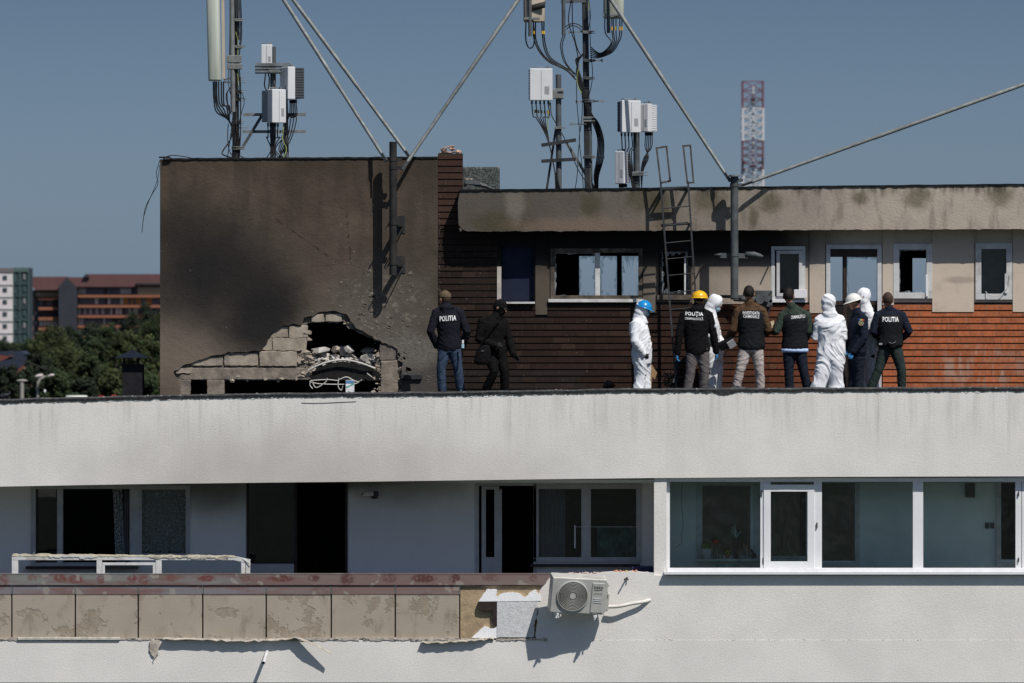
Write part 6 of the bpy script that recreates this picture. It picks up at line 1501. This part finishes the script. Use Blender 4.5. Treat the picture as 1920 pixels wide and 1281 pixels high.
# wall lamp
lm = empty('wall_spotlight', P(700,926,YL), 'small white cylindrical spotlight on the shaded balcony wall', 'lamp')
mb = MB(); mb.cyl(P(680,926,YL-.22), P(698,925,YL-.12), .038, .045, 18); mb.build('lamp_head', M['pvc_old'], lm)
mb = MB(); mb.cyl(P(679.5,926,YL-.222), P(680.2,926,YL-.216), .018, n=12); mb.build('lens', M['acdark'], lm)
mb = MB(); mb.obox(P(703,926,YL-.07), (.06,0,0), (0,.05,0), (0,0,.045)); mb.obox(P(702,933,YL-.04), (.05,0,0), (0,.035,0), (0,0,.02)); mb.build('mount', M['metaldark'], lm, .006)
# things on the inner sill of the enclosed balcony
S = 1048; ys = YL-.18
pt = empty('flower_pot', P(1324,S,ys), 'white flower pot with a round green cactus on the inner window sill', 'plant pot')
mb = MB(); mb.rings([(P(1324,S,ys), Vector((.082,0,0)), Vector((0,.082,0))), (P(1324,1031,ys), Vector((.100,0,0)), Vector((0,.1,0))), (P(1324,1029,ys), Vector((.105,0,0)), Vector((0,.105,0)))], 20); mb.build('pot', M['pvc_old'], pt)
mb = MB(); mb.ell(P(1324,1026,ys), (.09,0,0), (0,.09,0), (0,0,.085), 20, 12); mb.build('cactus', simple('cactus_green', (.12,.17,.03), .8, var=.3, sc=30), pt)
fl = empty('red_flower', P(1342,S,ys), 'red flower on a thin stem beside the white flower pot', 'flower')
mb = MB(); mb.tube([P(1341,S,ys), P(1342,1022,ys)], .006, 6); mb.build('stem', simple('stem_green', (.04,.08,.03), .8), fl)
mb = MB()
for k in range(6):
    a = k*math.pi/3; mb.ell(P(1342,1016,ys)+Vector((.028*math.cos(a),0,.028*math.sin(a))), (.026,0,0), (0,.02,0), (0,0,.026), 10, 6)
mb.build('petals', simple('red_petals', (.45,.015,.02), .6), fl)
vz = empty('black_vase', P(1380,S,ys), 'tall black vase holding pale branches on the inner window sill', 'vase')
mb = MB(); mb.rings([(P(1380,S,ys), Vector((.045,0,0)), Vector((0,.045,0))), (P(1380,1015,ys), Vector((.048,0,0)), Vector((0,.048,0))), (P(1380,1011,ys), Vector((.056,0,0)), Vector((0,.056,0)))], 18); mb.build('vase_body', M['cable'], vz)
mb = MB()
for pts in ([(1380,1012),(1379,1000),(1373,988)],[(1380,1012),(1380,998),(1377,984)],[(1381,1012),(1383,1003),(1389,996)],[(1379,1006),(1376,1000),(1371,994)]): mb.tube([P(a,b,ys) for a,b in pts], .010, 6)
mb.build('branches', simple('pale_branch', (.42,.50,.44), .8), vz)
fg = empty('figurine', P(1398,S,ys), 'pinkish figurine with a pale base between the vase and the round black jar', 'ornament')
mb = MB(); mb.ctube([P(1403,1042,ys),P(1402,1033,ys),P(1396,1026,ys),P(1393,1018,ys)], [.035,.03,.045,.02], 10); mb.ell(P(1398,1025,ys), (.05,0,.02), (0,.03,0), (-.01,0,.03), 10, 8); mb.build('figure', simple('terracotta', (.33,.20,.14), .8), fg)
mb = MB(); mb.rings([(P(1401,S,ys), Vector((.05,0,0)), Vector((0,.04,0))), (P(1401,1036,ys), Vector((.02,0,0)), Vector((0,.02,0)))], 12); mb.build('figure_base', simple('blue_grey_ceramic', (.25,.33,.38), .5), fg)
jr = empty('round_jar', P(1413,S,ys), 'small round black jar at the right end of the inner sill', 'jar')
mb = MB(); mb.ell(P(1413,1042,ys), (.045,0,0), (0,.045,0), (0,0,.05), 16, 10); mb.build('jar_body', M['cable'], jr)
mb = MB(); mb.rings([(P(1411,1037,ys), Vector((.025,0,0)), Vector((0,.025,0))), (P(1409,1030,ys), Vector((.015,0,0)), Vector((0,.015,0)))], 10); mb.build('neck', M['cable'], jr)
sp = empty('small_plant', P(1364,S,ys), 'little yellow-flowered plant in an orange pot left of the black vase', 'plant')
mb = MB(); mb.rings([(P(1364,S,ys), Vector((.03,0,0)), Vector((0,.03,0))), (P(1364,1041,ys), Vector((.038,0,0)), Vector((0,.038,0)))], 12); mb.build('pot', simple('orange_pot', (.28,.11,.03), .7), sp)
mb = MB()
for k in range(8): a = k*.8; mb.ell(P(1364+3*math.cos(a),1036+3.5*math.sin(a),ys), (.02,0,0), (0,.012,0), (0,0,.02), 8, 6)
mb.build('leaves', simple('yellow_green_leaf', (.35,.33,.04), .7, var=.5, sc=30), sp)
for i, x in enumerate((1338,1343,1348,1354)):
    mb = MB(); mb.ell(P(x,1044.5,ys), (.016,0,0), (0,.016,0), (0,0,.028), 10, 8); o = mb.build('candle_holder', simple('dark_red_glass', (.10,.035,.03) if i < 3 else (.18,.13,.03), .4)); tag(o, ['small dark red candle holder nearest the white flower pot','second small dark red candle holder from the white flower pot','third small dark red candle holder from the white flower pot','yellowish candle holder next to the orange pot'][i], 'candle holder', 'candle holders on the inner sill')
cl = empty('folded_cloth', P(1365,1064,.6), 'pale green cloth draped low behind the glass of the enclosed balcony', 'cloth')
mb = MB(); mb.chunk(P(1352,1062,.6), .13,.1,.05, 3); mb.chunk(P(1374,1060,.65), .14,.08,.03, 5); mb.build('fold', simple('pale_green_cloth', (.45,.62,.56), .9), cl)
# ---------------------------------------------------------------- the town behind
GZ = -22.0
mb = MB(); mb.add([(-9000,-3000,GZ),(9000,-3000,GZ),(9000,16000,GZ),(-9000,16000,GZ)], [(0,1,2,3)], False)
g = mb.build('ground', (lambda t: (t.color(t.mix(t.mr(t.noise(.02, 5), .4, .6), (.045,.06,.03), (.075,.078,.075))), t.m)[-1])(MT('town_ground', .95)), None, kind='structure')
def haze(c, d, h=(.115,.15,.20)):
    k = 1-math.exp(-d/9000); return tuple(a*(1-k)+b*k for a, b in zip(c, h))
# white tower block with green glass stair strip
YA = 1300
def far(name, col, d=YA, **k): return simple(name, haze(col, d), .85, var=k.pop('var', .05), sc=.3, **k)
wb = empty('tower_block', (XX(15,YA), YA, GZ), 'white tower block with green glass stair strip at the left picture edge', 'building')
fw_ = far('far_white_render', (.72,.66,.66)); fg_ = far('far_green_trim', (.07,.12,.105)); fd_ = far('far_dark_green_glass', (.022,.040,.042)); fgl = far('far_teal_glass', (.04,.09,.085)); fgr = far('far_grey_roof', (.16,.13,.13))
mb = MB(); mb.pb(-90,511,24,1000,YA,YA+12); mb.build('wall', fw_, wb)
mb = MB(); mb.pb(-90,503,25,511,YA-.2,YA+12); mb.build('roof', fgr, wb)
for k in range(6):
    y = 521 + 22.7*k
    for x in (-15, 9):
        mb = MB(); mb.pb(x-4,y-4,x+4,y+4,YA-.12,YA+.1); mb.build('window', fd_, wb)
    mb = MB(); mb.pb(-90,y+13.5,24,y+14.6,YA-.15,YA); mb.build('trim_band', fg_, wb)
mb = MB(); mb.pb(25,502,54,1000,YA+.5,YA+12); mb.build('stair_glazing', fd_, wb)
mb = MB()
mb.pb(25,502,54,510,YA+.2,YA+.6)
for x in (25,36,52.5): mb.pb(x,510,x+1.6,642,YA+.2,YA+.6)
mb.build('stair_frame', fg_, wb)
for k in range(6):
    y = 514+22.7*k
    mb = MB(); mb.pb(27,y+(8 if k%2 else 0),30,y+14,YA+.25,YA+.6); mb.build('stair_panel', fgl, wb)
    mb = MB(); mb.pb(44,y,47.5,y+10,YA+.25,YA+.6); mb.build('stair_panel', fgl if k%2 else far('far_grey_panel', (.25,.24,.25)), wb)
    mb = MB(); mb.pb(27.5,y+19,52,y+20,YA+.25,YA+.6); mb.build('stair_floor_line', fgl, wb)
# long brown block with red roof and orange balcony bands
YB_ = 1500
bb = empty('balcony_block', (XX(200,YB_), YB_, GZ), 'long apartment block with red-brown roof and orange balcony bands behind the trees', 'building')
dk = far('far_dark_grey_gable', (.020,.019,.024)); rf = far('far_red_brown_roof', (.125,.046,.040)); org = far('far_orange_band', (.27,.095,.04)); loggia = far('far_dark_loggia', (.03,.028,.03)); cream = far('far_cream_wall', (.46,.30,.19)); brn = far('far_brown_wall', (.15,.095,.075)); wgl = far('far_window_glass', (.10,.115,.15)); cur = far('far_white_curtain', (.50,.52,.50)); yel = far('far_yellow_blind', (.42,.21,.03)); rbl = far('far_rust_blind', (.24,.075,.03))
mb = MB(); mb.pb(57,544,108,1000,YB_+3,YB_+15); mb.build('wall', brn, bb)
mb = MB(); mb.pb(66,548,108,640,YB_+2.4,YB_+3.0); mb.build('loggia', loggia, bb)
mb = MB(); mb.pb(145,538,330,1000,YB_+1,YB_+15); mb.build('wall', brn, bb)
def roofp(name, pts, Y0, Y1, m, parent): return plate(name, [[(XX(a,Y0),ZZ(b,Y0)) for a,b in pts]], Y0, Y1, m, parent)
roofp('roof', [(55,519),(126,519),(118,544),(66,544),(57,533)], YB_-1, YB_+9, rf, bb)
roofp('roof', [(124,520),(155,520),(162,514),(330,514),(330,538),(143,538)], YB_-1.2, YB_+9, rf, bb)
roofp('roof_edge', [(254,531),(330,531),(330,534),(258,534)], YB_-2.2, YB_-1.3, dk, bb)
roofp('dormer', [(155,520),(162,513),(168,520)], YB_-2, YB_-1.3, dk, bb)
roofp('gable_tower', [(110,1000),(110,537),(125,521),(144,538),(145,1000)], YB_-2, YB_+10, dk, bb)
for k in range(5):
    y = 557+19*k
    mb = MB(); mb.pb(72,y,108,y+5.5,YB_+.5,YB_+2.4); mb.build('balcony', org, bb)
    y = 553+19*k; mb = MB(); mb.pb(146,y,330,y+5,YB_-.8,YB_+1); mb.build('balcony', org, bb)
mb = MB(); mb.pb(258,535,330,553,YB_-.4,YB_+1); mb.build('wall', cream, bb)
mb = MB(); mb.pb(68,548,110,556,YB_+1.8,YB_+2.4); mb.build('wall', cream, bb)
rr = random.Random(2)
rows = {0:(541,551),1:(558.5,570.5),2:(578,589.5),3:(597,608.5),4:(616,627)}
for k, (ya, yb) in rows.items():
    x = 147
    while x < 298:
        wdt = rr.choice((4.5,5,6,7)); 
        if k == 0 and x > 256:
            if x < 276: x = 278
            m_ = wgl; 
        else: m_ = rr.choice((cur,wgl,cur,wgl,wgl) if x < 190 else (wgl,rbl,wgl,cur,loggia) if x < 218 else (wgl,yel,yel,wgl,cur) if k == 1 else (wgl,cur,loggia,wgl))
        mb = MB(); mb.pb(x,ya,x+wdt-.9,yb,YB_+.6,YB_+.98); mb.build('window', m_, bb); x += wdt
    if k:
        x = 74
        while x < 106:
            wdt = rr.choice((5,6,7)); mb = MB(); mb.pb(x,ya+4,x+wdt-.9,yb+3,YB_+2.1,YB_+2.38); mb.build('window', cur if k == 3 else loggia if rr.random()<.6 else wgl, bb); x += wdt
# small chimney with cowl on the roof, near
vt = empty('roof_vent', (XX(248,2.6), 2.6, -1.04), 'dark brick roof vent with a pointed metal cowl left of the roof house', 'roof vent')
mb = MB(); mb.pb(229,683,268,760,2.6,2.95); mb.build('shaft', simple('dark_vent_shaft', (.012,.012,.016), .9, var=.3), vt)
mb = MB(); 
for x in (231,257): mb.pb(x,671,x+4,684,2.62,2.66)
mb.build('support', M['soot'], vt)
mb = MB(); a, b, c, d = P(214,671,2.45), P(281,671,2.45), P(281,671,3.1), P(214,671,3.1); t = P(248,656,2.77)
mb.add([a,b,c,d,t], [(0,1,4),(1,2,4),(2,3,4),(3,0,4),(3,2,1,0)], False); mb.build('cowl', simple('dark_blue_metal', (.012,.016,.028), .5, .3), vt)
# houses left
hs_ = empty('house', (XX(10,480), 480, GZ), 'house with dark blue panelled roof and red tiles at the left edge', 'house')
Yh = 480
dkb = far('far_dark_blue_panels', (.02,.026,.05), Yh); redt = far('far_red_tiles', (.16,.045,.03), Yh); crm = far('far_cream_gable', (.45,.36,.24), Yh)
roofp('roof', [(-60,661),(40,658),(48,664),(30,683),(-60,688)], Yh, Yh+6, dkb, hs_); roofp('tiled_roof', [(-60,666),(26,666),(-6,681),(-60,681)], Yh-.4, Yh-.1, redt, hs_)
roofp('solar_panel', [(-60,683),(8,676),(50,668),(48,680),(28,697),(-60,699)], Yh-1, Yh-.5, dkb, hs_)
roofp('verge', [(25,700),(48,681),(50,685),(30,702)], Yh-1.4, Yh-1.1, redt, hs_)
roofp('gable', [(26,708),(46,689),(54,708),(50,1500),(30,1500)], Yh-.3, Yh+3, crm, hs_)
h2 = empty('red_roof_house', (XX(178,620), 620, GZ), 'small red tiled roof peeking out between the tree crowns', 'house')
roofp('roof', [(160,672),(170,655),(177,657),(190,668),(198,672)], 620, 622, redt, h2); roofp('wall', [(163,672),(196,672),(196,1500),(163,1500)], 620.5, 622, redt, h2)
# street lamps, utility pole
for x, yb, lab, arm in ((72,704,'curved two-armed street lamp rising from the trees at left', 1),(41,706,'plain pale lamp post below the cream gable', 0),(87,722,'thin pole with a small fitting right of the two-armed lamp', 2)):
    s = empty('street_lamp', (XX(x,300), 300, GZ), lab, 'street lamp'); pz = far('far_lamp_paint', (.30,.28,.26), 300)
    mb = MB(); 
    if arm == 1:
        mb.tube(bez([P(70,900,300),P(71,740,300),P(73,716,300),P(80,709,300),P(94,706,300)],6), .11, 8); mb.build('post', pz, s)
        for c in ((98,704),(73,705)): mb = MB(); mb.ell(P(*c,300), (.30,0,.06), (0,.15,0), (0,0,.12), 12, 8); mb.build('lamp_head', far('far_lamp_glass', (.60,.52,.52), 300), s)
    elif arm == 0: mb.tube([P(40.5,900,300), P(41,yb+8,300)], .14, 8); mb.build('post', pz, s); mb = MB(); mb.ell(P(41,yb+8,300), (.4,0,0), (0,.2,0), (0,0,.1), 10, 6); mb.build('lamp_head', pz, s)
    else: mb.tube([P(87,900,300), P(87,yb,300)], .05, 8); mb.build('post', pz, s); mb = MB(); mb.ell(P(84,734,299), (.08,0,0), (0,.1,0), (0,0,.12), 10, 6); mb.build('lamp_head', far('far_bright_fitting', (.8,.8,.8), 299), s)
# vehicle roofs between the trees
def vehicle(cx, cy, w, Y, col, label, name='parked_van'):
    v = empty(name, P(cx, cy, Y), label, 'van' if 'van' in name else 'car'); k = (DIST+Y)/DIST/SC; W2 = w*k/2
    c = P(cx, cy, Y); mb = MB(); H = 2.0 if 'van' in name else 1.3
    rs = [(c+Vector((0,0,-H)), Vector((W2,0,0)), Vector((0,.9,0))), (c+Vector((0,0,-H*.55)), Vector((W2*1.02,0,0)), Vector((0,.95,0))), (c+Vector((-W2*.05,0,-.25)), Vector((W2*.88,0,0)), Vector((0,.8,0))), (c+Vector((-W2*.05,0,0)), Vector((W2*.78,0,0)), Vector((0,.7,0)))]
    mb.rings(rs, 20); b = mb.build('body', far('far_car_paint', col, Y), v)
    mb = MB(); mb.obox(c+Vector((0,-.82,-.55)), (W2*.75,0,0), (0,.12,0), (0,0,.2)); mb.build('window', far('far_car_glass', (.03,.035,.04), Y), v)
    for s in (-.6,.6): mb = MB(); mb.cyl(c+Vector((W2*s,-1.0,-H)), c+Vector((W2*s,-.75,-H)), .33, n=14); mb.build('wheel', far('far_tyre', (.02,.02,.02), Y), v)
vehicle(145,741.5,50,260,(.55,.57,.52),'white van with a grey bonnet showing its roof above the coping')
vehicle(190,742.5,13,290,(.35,.02,.02),'red car just showing above the coping, nearer the white van','parked_car')
vehicle(214,741,12,290,(.35,.02,.02),'red car just showing above the coping by the dark roof vent','parked_car')
# bird on the coping
bd = empty('bird', P(8,744,.1), 'dark pigeon-sized bird crouching on the coping at the left edge', 'bird'); fe = simple('dark_feathers', (.012,.013,.02), .7)
mb = MB(); mb.ctube([P(-2,745,.1),P(4,743.5,.1),P(11,742,.1),P(15,740,.1)], [.02,.055,.05,.03], 12); mb.ell(P(17,739,.1), (.03,0,0), (0,.025,0), (0,0,.026), 12, 8); mb.ctube([P(18.5,739,.1),P(21.5,739.5,.1)], [.008,.003], 6); mb.ctube([P(-2,745,.1),P(-9,747,.1)], [.02,.012], 8)
finish(mb, "body", fe, bd, .008, 2)
mb = MB(); mb.ell(P(5,742.5,.06), (.09,0,.012), (0,.012,0), (0,0,.03), 12, 8); mb.build('wing', fe, bd)
for s in (5,8): mb = MB(); mb.tube([P(s,745,.1),P(s,749,.1)], .005, 5); mb.build('leg', fe, bd)
# red and white lattice tower
YR = 850
lt = empty('lattice_tower', (XX(1412,YR), YR, GZ), 'distant red and white lattice radio tower standing behind the penthouse roof', 'tower')
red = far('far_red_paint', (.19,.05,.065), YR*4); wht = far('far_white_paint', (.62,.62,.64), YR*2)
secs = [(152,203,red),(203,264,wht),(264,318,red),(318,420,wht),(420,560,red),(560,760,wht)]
kk = (DIST+YR)/DIST/SC
for a, b, m_ in secs:
    mb = MB(); hw = 19
    corners = lambda y: [P(1412-hw,y,YR), P(1412+hw,y,YR), P(1412+hw,y,YR)+Vector((0,hw*2*kk,0)), P(1412-hw,y,YR)+Vector((0,hw*2*kk,0))]
    n = max(2, int((b-a)/13)); ys_ = [a+(b-a)*i/n for i in range(n+1)]
    A, B = corners(a), corners(b)
    w2 = 1.6 if m_ is wht else 1
    for i in range(4): mb.bar(A[i], B[i], .24*w2, .24*w2)
    for y0, y1 in zip(ys_, ys_[1:]):
        C_, D_ = corners(y0), corners(y1)
        for i in range(4):
            j_ = (i+1)%4; mb.bar(C_[i], C_[j_], .09*w2, .09*w2); mb.bar(C_[i], D_[j_], .09*w2, .09*w2); mb.bar(C_[j_], D_[i], .09*w2, .09*w2)
    mb.build('lattice_section', m_, lt)
dkt = far('far_dark_equipment', (.07,.03,.04), YR)
for x, y, w, h in ((1412,187,8,8),(1394,305,5,8),(1430,300,4,12),(1412,312,12,6),(1395,318,6,4),(1427,315,5,5)):
    mb = MB(); c = P(x,y,YR-.5); mb.obox(c, (w*kk/2,0,0), (0,.6,0), (0,0,h*kk/2)); mb.build('dish_unit', dkt, lt, .1)
mb = MB(); mb.tube([P(1412,160,YR+1.5), P(1412,420,YR+1.5)], .16, 8); mb.build('cable_run', wht, lt)
# trees
def leafmat(name, a, b):
    t = MT(name, .75, 0, .2); at = t.attr(); t.color(t.mix(.0, at, at)); return t.m
LM = leafmat('foliage', 0, 0); BK = simple('bark', (.05,.04,.03), .95)
def tree(cx, top, w, Y, col, label, seed, dens=1.0):
    rr = random.Random(seed); kk = (DIST+Y)/DIST/SC; t = empty('tree', (XX(cx,Y), Y, GZ), label, 'tree', 'trees behind the building')
    zt = ZZ(top, Y); Rw = w*kk/2; H = zt-GZ; Rz = min(H*.42, Rw*1.15+1.5); zc = zt-Rz
    bx_ = Vector((XX(cx,Y), Y, 0))
    mb = MB(); mb.tube([bx_+Vector((0,0,GZ)), bx_+Vector((.3,0,GZ+H*.3)), bx_+Vector((0,.2,GZ+H*.7))], [.5,.36,.15], 10)
    cl = []
    for i in range(int(95*dens)):
        a, b = rr.uniform(0, 2*math.pi), math.acos(rr.uniform(-.75, 1)); q = rr.uniform(.45, 1)**.5
        c = bx_ + Vector((math.cos(a)*math.sin(b)*Rw*q, math.sin(a)*math.sin(b)*Rw*q*.8, zc+math.cos(b)*Rz*q)); cl.append((c, rr.uniform(.16,.30)*Rw))
        if i < 9: mb.tube([bx_+Vector((0,0,GZ+H*rr.uniform(.35,.6))), (bx_+Vector((0,0,zc))+c)/2 + Vector((0,0,-.5)), c], [.2,.12,.05], 6)
    mb.build('trunk', BK, t)
    mb = MB(); s = max(.16, .9*kk*2.2)
    for c, r in cl:
        sh = rr.uniform(.5, 1.15)
        for k in range(int(130)):
            d = Vector((rr.gauss(0,1), rr.gauss(0,1), rr.gauss(0,1))).normalized()*r*rr.uniform(.35,1.1); p = c+d
            u = Vector((rr.gauss(0,1), rr.gauss(0,1), rr.gauss(0,1))).normalized(); v = u.orthogonal().normalized(); z = s*rr.uniform(.5,1.1)
            l = sh*rr.uniform(.7,1.3)*(.75+.5*max(0,d.z/r)); mb.cur = (col[0]*l, col[1]*l, col[2]*l, 1)
            mb.add([p-u*z, p+v*z*.6, p+u*z, p-v*z*.6], [(0,1,2,3)], False)
    mb.build('crown', LM, t)
tg_, tdk, tm = (.042,.056,.020), (.017,.027,.014), (.030,.046,.018)
T = [(-5,636,60,700,tdk,'dark rounded tree at the far left foot of the white tower block'),(36,648,52,640,tm,'low tree crown in front of the green stair strip'),(60,640,50,560,tm,'mid green tree left of the dark gable'),(95,622,86,520,tg_,'broad bright green tree in front of the brown block'),(135,618,60,620,tdk,'dark tree crown directly below the grey gable'),(128,655,96,420,tg_,'large yellow-green tree at the centre of the leafy gap'),
 (180,612,60,640,tdk,'dark tree crown below the orange balconies'),(205,616,80,540,tm,'mid green tree between gable and roof house'),(235,628,70,460,tg_,'sunlit green tree above the roof vent cowl'),(270,578,86,700,tdk,'tallest dark tree touching the roof house wall'),(300,600,70,600,tm,'green tree half hidden by the roof house'),(288,640,70,400,tg_,'yellow-green tree right of the roof vent'),
 (75,672,70,380,tdk,'dark tree behind the two-armed street lamp'),(172,668,70,360,tm,'tree in front of the small red roof'),(20,690,60,340,tdk,'shadowy tree under the blue roofed house'),(215,690,70,330,tg_,'low green tree left of the roof vent shaft'),(110,700,70,300,tm,'low tree behind the white van'),(262,690,60,320,tm,'low tree right behind the roof vent'),(155,712,60,290,tdk,'lowest dark tree between the van and the vent')]
for i, (a, b, c, d, e, f) in enumerate(T): tree(a, b-6, c*1.15, d, e, f, i+1)
cab_ = empty('overhead_wire', P(0,665,200), 'thin overhead wire crossing the blue roofed house at the left edge', 'wire')
mb = MB(); mb.tube(bez([P(-20,661,200),P(10,666,200),P(48,678,200),P(90,694,200)],6), .03, 5); mb.build('strand', M['cable'], cab_)
SUN_E = 4.35
SKY = (.1, 1.0, 1.0, 1.0, (.425,.575,.93), (.245,.318,.50), (.72,.72,.70))
# ---------------------------------------------------------------- camera, light, world
cam = bpy.data.cameras.new('camera'); co = bpy.data.objects.new('camera', cam); COL.objects.link(co)
co.location = (0, -DIST, 0); co.rotation_euler = (R(90), 0, 0)
cam.sensor_width = 36; cam.lens = 36*DIST*SC/1920; cam.clip_start = .5; cam.clip_end = 30000
cam.dof.use_dof = True; cam.dof.focus_distance = 101.5; cam.dof.aperture_fstop = 4.2
scn.camera = co
SUNV = Vector((.75, -1.0, 1.72)).normalized()
sun = bpy.data.lights.new('sun', 'SUN'); so = bpy.data.objects.new('sun', sun); COL.objects.link(so)
sun.energy = SUN_E; sun.angle = R(.53); sun.color = (1, .955, .89)
so.rotation_euler = SUNV.to_track_quat('Z', 'Y').to_euler(); so.location = (20, -30, 40)
w = bpy.data.worlds.new('World'); scn.world = w; w.use_nodes = True; nt = w.node_tree
bg = nt.nodes['Background']; sk = nt.nodes.new('ShaderNodeTexSky'); sk.sky_type = 'NISHITA'; sk.sun_disc = False
sk.sun_elevation = math.asin(SUNV.z); sk.sun_rotation = math.atan2(SUNV.x, SUNV.y)
sk.air_density = SKY[1]; sk.dust_density = SKY[2]; sk.ozone_density = SKY[3]; sk.altitude = 100
hs = nt.nodes.new('ShaderNodeMix'); hs.data_type = 'RGBA'; hs.blend_type = 'MULTIPLY'; hs.inputs[0].default_value = 1
nt.links.new(sk.outputs[0], hs.inputs[6])
tc = nt.nodes.new('ShaderNodeTexCoord'); sp = nt.nodes.new('ShaderNodeSeparateXYZ'); nt.links.new(tc.outputs['Generated'], sp.inputs[0])
rp = nt.nodes.new('ShaderNodeValToRGB'); nt.links.new(sp.outputs[2], rp.inputs[0])
e = rp.color_ramp.elements; e[0].position = 0; e[0].color = (*SKY[4], 1); e[1].position = .058; e[1].color = (*SKY[5], 1)
x = e.new(.7); x.color = (*SKY[6], 1)
nt.links.new(rp.outputs[0], hs.inputs[7])
nt.links.new(hs.outputs[2], bg.inputs[0]); bg.inputs[1].default_value = SKY[0]
scn.view_settings.view_transform = 'Standard'; scn.view_settings.look = 'None'; scn.view_settings.exposure = 0; scn.view_settings.gamma = 1
scn.render.engine = 'CYCLES'
scn.cycles.use_denoising = True; scn.cycles.max_bounces = 8; scn.cycles.transparent_max_bounces = 24
scn.cycles.caustics_reflective = False; scn.cycles.caustics_refractive = False; scn.cycles.sample_clamp_indirect = 4
